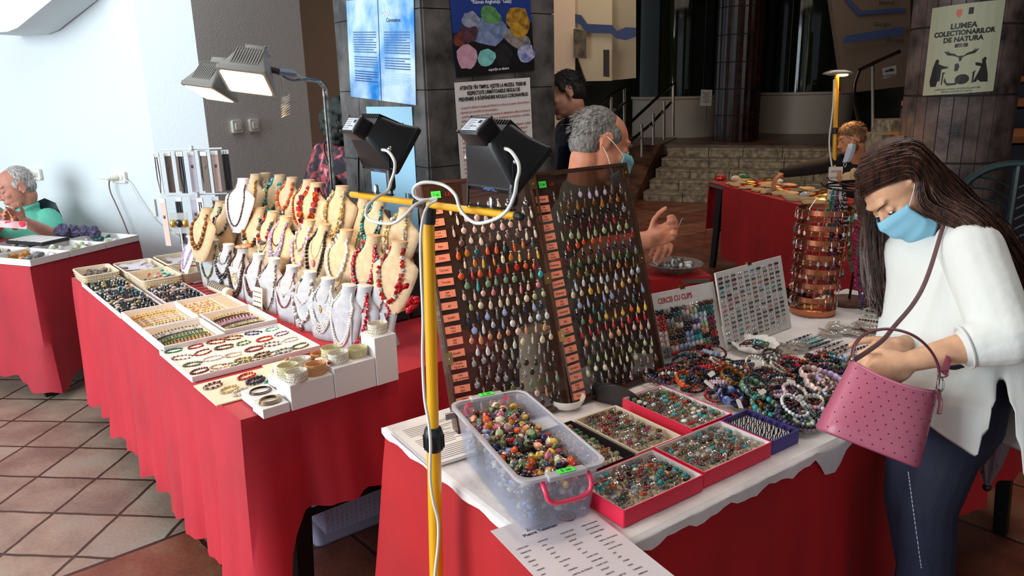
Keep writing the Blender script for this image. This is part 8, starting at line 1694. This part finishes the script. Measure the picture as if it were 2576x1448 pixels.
# ================================================================ floodlights on the yellow stand
def floodlight(c, look, roll_up, s, m, lab, grp=None, ribs=1, lit=None, sticker=1, text_=1, back='tall', labpos=0):
 """look = direction its glass faces; built with +Y towards the glass, Z up"""
 M = hframe(c, look, roll_up, s); t = thing('floodlight', lab, 'floodlight', M, grp)
 def R4(w_, h_, y, z=0, r=.01): return [M @ V((x, y, z + q)) for x, q in rrect(w_ / 2, h_ / 2, r, 3)]
 MB().add(loft([R4(.10, .075, -.075, .005), R4(.115, .09, -.065, .004, .016), R4(.150, .115, -.02, 0, .014), R4(.185, .150, .028, 0, .008)]), m).build('housing', t)
 MB().add(loft([R4(.185, .150, .028), R4(.192, .158, .030), R4(.192, .158, .046), R4(.180, .145, .048)]), m).build('glass_bezel', t, bev=.0015)
 MB().add(loft([R4(.166, .132, .0475), R4(.166, .132, .0495)]), lit or mat('lamp_glass', (150, 146, 140), .1, coat=.6)).build('front_glass', t, smooth=False)
 rb = MB()
 for k in range(11): x = -.05 + k * .01; rb.add(([M @ V(p) for p in ((x - .0018, -.078, .035), (x + .0018, -.078, .035), (x + .0026, .01, .062), (x - .0026, .01, .062), (x - .0018, -.078, .048), (x + .0018, -.078, .048), (x + .0026, .01, .070), (x - .0026, .01, .070))], [(0, 1, 2, 3), (4, 5, 6, 7), (0, 4, 5, 1), (1, 5, 6, 2), (2, 6, 7, 3), (3, 7, 4, 0)]), m)
 rb.build('cooling_fins', t, smooth=False)
 MB().add(loft([R4(.072, .052, -.115, -.012, .006), R4(.080, .060, -.110, -.012, .008), R4(.080, .060, -.072, -.010, .008)]), m).build('junction_box', t)
 for x in (-.038, .038):
  for z in (-.038, .014): MB().add(ell(M @ V((x, -.113, z)), .0045 * s, 8, 6), m).add(ell(M @ V((x, -.117, z)), .0022 * s, 6, 5), G['silver']).build('screw', t)
 if sticker:
  T = M @ Matrix.Translation((0, -.1162, -.014)) @ Matrix(((1, 0, 0, 0), (0, 0, -1, 0), (0, 1, 0, 0), (0, 0, 0, 1))) if 0 else M @ frame((0, -.1158, -.014), (1, 0, 0), (0, 0, 1))
  st = MB().add(box((0, 0, 0), (.060, .040, .0006)), mat('sticker_silver', (196, 198, 204), .45), T); o = st.build('rating_label', t, smooth=False); pm = MB()
  for k in range(5): pm.add(box((-.012, .014 - k * .007, .0006), (.03 - .004 * (k % 3), .0012, .0003)), blk, T)
  for k in range(9): pm.add(box((.012 + k * .0013, .010, .0006), (.0006 + .0004 * (k % 2), .010, .0003)), blk, T)
  for k in range(4): pm.add(box((-.004 + k * .006, -.006, .0006), (.003, .003, .0003)), blk, T)
  pm.add(box((.0265, 0, .0006), (.0012, .034, .0003)), blk, T).build('label_print', o)
 return t, M
cw = CR; yb = c_l; barz = UP
lamps = (((968, 345), 1.66, (986, 548), .17, 'left black floodlight with a rating label on the yellow crossbar'), ((1278, 372), 1.36, (1275, 520), .82, 'right black floodlight tilted steeper on the yellow crossbar'))
bh = (c_r - c_l).cross(UP).normalized(); bh = bh if bh.dot(CF) > 0 else -bh; lookL = bh * .80 - UP * .60; lookR = bh * .62 - UP * .78
for (px, py), d, _, fb_, lb in lamps:
 look = lookL if px < 1100 else lookR; c = c_l.lerp(c_r, .195 if px < 1100 else .875) + UP * (.118 if px < 1100 else .098) + bh * .025; sc_ = .72; upr = UP
 tl, M = floodlight(c, look, upr, sc_, blkp, lb, 'black floodlights on the yellow stand')
 # bracket to the bar: two uprights and a base plate
 br = MB(); fb0 = c_l.lerp(c_r, .07 if px < 1100 else .755); fb1 = c_l.lerp(c_r, .31 if px < 1100 else .975); pts = []
 for fp, sd in ((fb0, -1), (fb1, 1)):
  piv = M @ V(((sd if (M.to_3x3() @ V((1, 0, 0))).dot(c_r - c_l) > 0 else -sd) * .086, -.018, -.03)); pts.append((fp + UP * .009, piv)); MB().add(tube([fp + UP * .008, piv], .0085, 4, flat=.3), blkp).build('bracket_arm', tl); MB().add(ell(piv + (piv - M @ V((0, -.018, -.03))).normalized() * .006, .0055, 8, 6), G['silver']).build('pivot_bolt', tl)
 MB().add(tube([fb0 + UP * .010, fb1 + UP * .010], .008, 4, flat=.3), blkp).build('bracket_base', tl); mid = fb0.lerp(fb1, .55) + UP * .013; MB().add(caps(mid, mid + UP * .012, .006, .005, 8), G['silver']).build('mounting_nut', tl)
 MB().add(caps(fb1.lerp(pts[1][1], .22) + UP * .004, fb1.lerp(pts[1][1], .55), .0095, .0095, 10), tape).build('tape_wrap', tl)
 text('HEPOL', .016, M @ frame((0.0, .040, -.0795), (1, 0, 0), (0, -1, 0)), mat('hepol_blue', (120, 150, 220), .5), parent=tl, ext=.0003)
for (px, py), d, _, fb_, lb in lamps:
 look = lookL if px < 1100 else lookR; p = c_l.lerp(c_r, .19 if px < 1100 else .865) + UP * .12 + look.normalized() * .06; spot('floodlight_beam', p, p + look, 9, (1.0, .74, .52), 130, .05)
# white cables
def wcable(pts, r, lab, m=whc): return tag(MB().add(tube(crom([A(x, y, d) for x, y, d in pts], 8), r, 10), m).build('power_cable'), lab, 'cable')
wcable([(948, 376, 1.60), (975, 380, 1.57), (992, 405, 1.55), (992, 430, 1.56), (984, 455, 1.57), (975, 480, 1.56), (950, 495, 1.53), (925, 518, 1.50), (922, 545, 1.49), (945, 558, 1.47), (985, 562, 1.45), (1015, 545, 1.44), (1045, 515, 1.44), (1078, 502, 1.45), (1100, 498, 1.45)], .0032, 'white cable looping from the left floodlight under the crossbar to the tape')
wcable([(1255, 372, 1.30), (1282, 378, 1.28), (1302, 405, 1.265), (1306, 430, 1.26), (1300, 455, 1.27), (1294, 490, 1.26), (1275, 530, 1.27), (1240, 553, 1.30), (1195, 560, 1.33), (1160, 530, 1.37), (1145, 490, 1.40), (1115, 465, 1.42), (1070, 458, 1.43), (1043, 470, 1.44), (1042, 490, 1.45), (1060, 502, 1.45), (1100, 500, 1.45)], .0032, 'white cable sagging from the right floodlight and curling over the tape')
wcable([(1098, 503, 1.45), (1075, 520, 1.455), (1062, 560, 1.46), (1058, 620, 1.465), (1060, 700, 1.47), (1064, 800, 1.47), (1063, 900, 1.465), (1068, 1000, 1.46), (1078, 1060, 1.455), (1083, 1120, 1.45), (1082, 1200, 1.46), (1090, 1260, 1.47), (1102, 1310, 1.475), (1102, 1370, 1.48), (1094, 1448, 1.485), (1090, 1560, 1.5)], .0030, 'white cable running down the yellow pole')
# ================================================================ stand behind the busts with two grey floodlights
ps = atz(848, 560, 1.0); ps = A(845, 540, 3.78); ptp = A(817, 222, 3.62); wpaint = mat('chipped_white_paint', (190, 186, 176), .6, noise=(40, .3), c2=(110, 100, 90))
ls = thing('lamp_stand', 'thin white chipped stand arm holding the grey floodlights over the busts', 'lamp stand', V((ps.x, ps.y, 0)))
MB().add(tube([V((ps.x + .015, ps.y, 0)), ps, ptp], .0125, 10), wpaint).build('pole', ls); hb0 = A(740, 185, 2.75)
MB().add(tube(crom([ptp, A(800, 205, 3.4), A(760, 198, 3.0), hb0]), .009, 8), wpaint).build('bent_arm', ls); MB().add(tube([hb0, A(700, 180, 2.7)], .013, 8), mat('blue_tape', (110, 136, 160), .4)).build('clamp', ls); MB().add(lathe([(.14, 0), (.14, .012), (.02, .03)], 20, Matrix.Translation((ps.x + .015, ps.y, 0))), wpaint).build('base', ls)
gry = mat('grey_lamp_metal', (122, 120, 114), .5); litm = mat('lit_lamp', (255, 206, 130), .4, emit=9)
gL = floodlight(A(628, 182, 2.65), CD * .86 - CR * .12 - CF * .32, -CD * .2 - CF * .95, .92, gry, 'right grey floodlight, lit, hanging above the busts', None, lit=litm, sticker=0)
gR = floodlight(A(535, 210, 2.80), CD * .88 - CR * .25 - CF * .1, -CF * .95 - CD * .2 - CR * .4, .86, gry, 'left grey floodlight, lit, turned away above the busts', None, lit=litm, sticker=0)
MB().add(tube([A(700, 180, 2.7), A(665, 172, 2.68)], .011, 8), blkp).build('yoke', gL[0]); MB().add(tube([A(690, 176, 2.72), A(590, 178, 2.75)], .010, 8), blkp).build('yoke', gR[0])
for g_, e_ in ((gL, 17), (gR, 15)):
 p = g_[1] @ V((0, .056, 0)); look = (g_[1].to_3x3() @ V((0, 1, 0))).normalized(); spot('grey_floodlight_beam', p, p + look * .3 + V((0, 0, -.5)), e_, (1.0, .60, .32), 140, .05)
wcable([(712, 192, 2.72), (740, 202, 2.85), (780, 198, 3.1), (813, 215, 3.58), (822, 300, 3.6), (832, 420, 3.68), (840, 540, 3.74)], .004, 'black cable running from the grey floodlights down the white stand', blkp)
cc0 = A(716, 205, 2.7); cc1 = A(722, 298, 2.72); co = thing('cable_coil', 'zigzag bundle of grey cable hanging under the lamp clamp', 'cable', cc1); MB().add(tube([A(710, 192, 2.7), A(715, 228, 2.7)], .002, 5), G['silver']).build('hook_wire', co)
MB().add(tube([A(x, y, 2.7) for k in range(9) for x, y in ((708 + 1.5 * (k > 4), 248 + k * 6), (731, 230 + k * 7))], .0035, 6), MATS['chipped_white_paint']).build('cable_folds', co)
# ================================================================ left stone stall goods
def K3p(x, y, z=TZ + .01): return atz(x, y, z)
M3 = frame(K3 + UP * (TZ + .006), U3, V3)
def k3(u, v, z=0): return Matrix.Translation(K3 + U3 * u + V3 * v + UP * (TZ + .006 + z)) @ frame((0, 0, 0), -U3, V3)
cardt = mat('grey_card', (206, 200, 198), .8)
rows3 = [('front right', .15, .12, ['white', 'amber', 'smoky', 'grey']), ('front left', .47, .12, ['cream', 'smoky', 'grey']), ('middle right', .15, .36, ['lgreen', 'white', 'grey']), ('middle left', .47, .36, ['smoky', 'grey', 'cream']), ('back right', .15, .60, ['lgreen', 'teal', 'white']), ('back left', .47, .60, ['rose', 'smoky', 'cream'])]
for nm, u, v, cs in rows3:
 T = k3(u, v); tray('mineral_tray', 'grey-white cardboard tray of mineral pieces, %s on the left-edge stall' % nm, T, .31, .235, .035, wbox, cardt, group='mineral trays on the left-edge stall')
 for i in range(12):
  c = R.choice(cs); inst('mineral', pebble(c, i % 3), T @ Matrix.Translation((R.uniform(-.12, .12), R.uniform(-.085, .085), .02)) @ rot3() @ Matrix.Scale(R.uniform(.014, .028), 4), '%s mineral piece in the %s tray of the left-edge stall' % (cn[c], nm), 'mineral', '%s minerals in the %s tray' % (cn[c], nm))
amet = mat('amethyst_cluster', (72, 64, 96), .35, noise=(60, .5), bump=(90, .8))
for i, (x, y, s) in enumerate(((160, 588, .05), (190, 585, .045), (216, 584, .04), (240, 586, .038))):
 p = atz(x, y + 12, TZ + .03); vf = ell((0, 0, 0), (s, s * .7, s * 1.0), 9, 6); tag(MB().add(([p + UP * s * .8 + q * (1 + R.uniform(-.25, .2)) for q in vf[0]], vf[1]), amet).build('amethyst_cluster', smooth=False), ['first and largest', 'second', 'third', 'fourth and rightmost'][i] + ' dark violet amethyst cluster from the left on the stone stall', 'mineral')
p = atz(130, 600, TZ + .05); dc = thing('display_case', 'flat black-framed case with white compartments on the left-edge stall', 'case', p); T = Matrix.Translation(atz(95, 604, TZ + .05)) @ frame((0, 0, 0), -U3, V3); MB().add(box((0, 0, 0), (.30, .18, .02)), blkp, T).build('frame', dc, bev=.002); mb = MB()
for i in range(4):
 for j in range(2): mb.add(box((-.108 + i * .072, -.04 + j * .08, .011), (.066, .072, .002)), wbox, T)
mb.build('compartments', dc, smooth=False)
# ================================================================ far stall goods
def k4(x, y, z=.02): return atz(x, y, TZ + z)
fk = mat('tan_pouch', (176, 150, 116), .8, bump=(30, .5)); tp = [proto(MB().add((lambda vf: ([q * (1 + rr.uniform(-.15, .15)) for q in vf[0]], vf[1]))(ell((0, 0, 0), (.075, .055, .022), 8, 5)), m_), 'pouch') for m_ in (fk, mat('cream_pouch', (206, 190, 156), .8, bump=(30, .5)), G['smoky'], G['gold'])]
quad = [(1796, 455), (1930, 452), (2120, 494), (2070, 524)]
for i in range(70):
 a, b = R.random(), R.random(); x = (quad[0][0] * (1 - a) + quad[3][0] * a) * (1 - b) + (quad[1][0] * (1 - a) + quad[2][0] * a) * b; y = (quad[0][1] * (1 - a) + quad[3][1] * a) * (1 - b) + (quad[1][1] * (1 - a) + quad[2][1] * a) * b
 k = 0 if b < .3 else R.choice([0, 1, 2, 3, 3]); inst('jewelry_pouch', tp[k], Matrix.Translation(k4(x, y, .015)) @ rotz(R.uniform(0, 6)) @ Matrix.Scale(R.uniform(.6, 1.1), 4), '%s packet of jewelry on the far stall' % ['tan', 'cream', 'smoky brown', 'shiny golden'][k], 'packet', ['tan', 'cream', 'smoky brown', 'shiny golden'][k] + ' packets on the far stall')
for i, (x, y, c, s) in enumerate(((1812, 447, 'red', .05), (1868, 447, 'green', .06), (1850, 450, 'clear', .05), (1960, 456, 'pale', .04), (2025, 490, 'pale', .04))):
 inst('jewelry_bag', pebble(c, 0), Matrix.Translation(k4(x, y, .03)) @ Matrix.Scale(s, 4), '%s bag of jewelry at the %s of the far stall' % (cn[c], ['far left tip', 'back edge', 'back corner', 'back right', 'middle'][i]), 'bag')
sp = k4(2092, 500); sgn_ = thing('table_sign', 'white standing card reading CRISTALE NATURALE ARGINT on the far stall', 'sign', sp); p0 = sp + V((0, -.05, 0)); hs_ = .235; T = frame(p0 + UP * 0, V((1, .1, 0)), UP + V((.12, .1, 0)))
MB().add(box((0, hs_ / 2, 0), (.105, hs_, .004)), paper, T).build('card', sgn_, smooth=False)
for s_, y, z_ in (('CRISTALE', .195, .022), ('NATURALE', .150, .022), ('montate în', .11, .012), ('ARGINT', .045, .028)): text(s_, z_, T @ Matrix.Translation((0, y, .0025)), blk, parent=sgn_, ext=.0003, sx=.85)
lp0 = A(2097, 482, 5.85); lpt = A(2105, 192, 5.8); lst_ = thing('floodlight_stand', 'yellow lamp pole with a lit reflector on the far stall', 'lamp stand', V((lp0.x, lp0.y, 0)))
MB().add(tube([V((lp0.x - .03, lp0.y, 0)), lp0, lpt], .017, 12), yel).build('pole', lst_); MB().add(tube([A(2101, 322, 5.8), A(2100, 336, 5.8)], .021, 12), blkp).build('clamp_collar', lst_)
for k in range(3): a = k * 2.09 + .3; MB().add(tube([V((lp0.x - .03, lp0.y, .35)), V((lp0.x - .03 + .4 * math.cos(a), lp0.y + .4 * math.sin(a), .02))], .013, 8), yel).build('leg', lst_)
lh = A(2108, 186, 5.8); fh = thing('floodlight', 'small floodlight glowing on top of the far yellow pole', 'floodlight', lh); MB().add(loft([[lh + V((x, y, z)) for x, y in rrect(w_, w_ * .7, .02, 3)] for z, w_ in ((-.012, .055), (.0, .10), (.012, .095), (.03, .05))]), mat('silver_reflector', (180, 178, 170), .3, .7)).build('reflector', fh); MB().add(ell(lh + V((.02, -.03, -.006)), (.05, .035, .014), 12, 6), mat('lit_far_lamp', (255, 190, 90), .4, emit=16)).build('lit_tube', fh)
spot('far_floodlight_beam', lh + V((0, 0, -.03)), lh + V((-.1, .05, -1)), 42, (1.0, .60, .28), 150, .05)
wcable([(2098, 200, 5.75), (2096, 260, 5.75), (2092, 300, 5.75), (2086, 360, 5.75), (2094, 430, 5.75), (2096, 470, 5.75)], .006, 'white cable hanging along the far yellow lamp pole')
# small red-covered stool with a glass dish of stones beside the seated man
sc0 = atz(1702, 690, .62); cloth('tablecloth', 'red cloth over the small stool beside the seated man\'s hand', V((sc0.x - .16, sc0.y - .10, 0)), V((.95, .12, 0)).normalized(), V((-.12, .95, 0)).normalized(), .34, .30, [.45, .45, .45, .45], redd, z=.62, seed=31, amp=.015, wl=.2)
stl = thing('stool', 'stool hidden under the red cloth beside the seated man', 'stool', V((sc0.x, sc0.y + .05, 0))); MB().add(box((sc0.x + .01, sc0.y + .05, .60), (.30, .26, .02)), topm).build('seat', stl)
for sx_ in (-1, 1):
 for sy_ in (-1, 1): MB().add(tube([(sc0.x + sx_ * .12, sc0.y + .05 + sy_ * .1, .6), (sc0.x + sx_ * .12, sc0.y + .05 + sy_ * .1, 0)], .012, 6), topm).build('leg', stl)
dsh = V((sc0.x, sc0.y + .04, .626)); tag(MB().add(lathe([(.07, 0), (.12, .03), (.15, .05), (.145, .052), (.11, .03), (.06, .006), (0, .006)], 28, Matrix.Translation(dsh)), glassmat('glass_dish', (180, 176, 170), .35, .1)).build('glass_dish'), 'wide glass dish of grey stones on the red-covered stool', 'dish')
for i in range(30): a = R.uniform(0, 6.28); q = R.uniform(0, .095); inst('grey_stone', pebble(['grey', 'smoky', 'white'][i % 3], i % 3), Matrix.Translation(dsh + V((q * math.cos(a), q * math.sin(a), .03 + R.uniform(0, .025)))) @ rot3() @ Matrix.Scale(R.uniform(.018, .026), 4), '%s flat stone in the glass dish on the red-covered stool' % ['grey', 'brownish', 'whitish'][i % 3], 'stone', '%s stones in the glass dish' % ['grey', 'brownish', 'whitish'][i % 3])
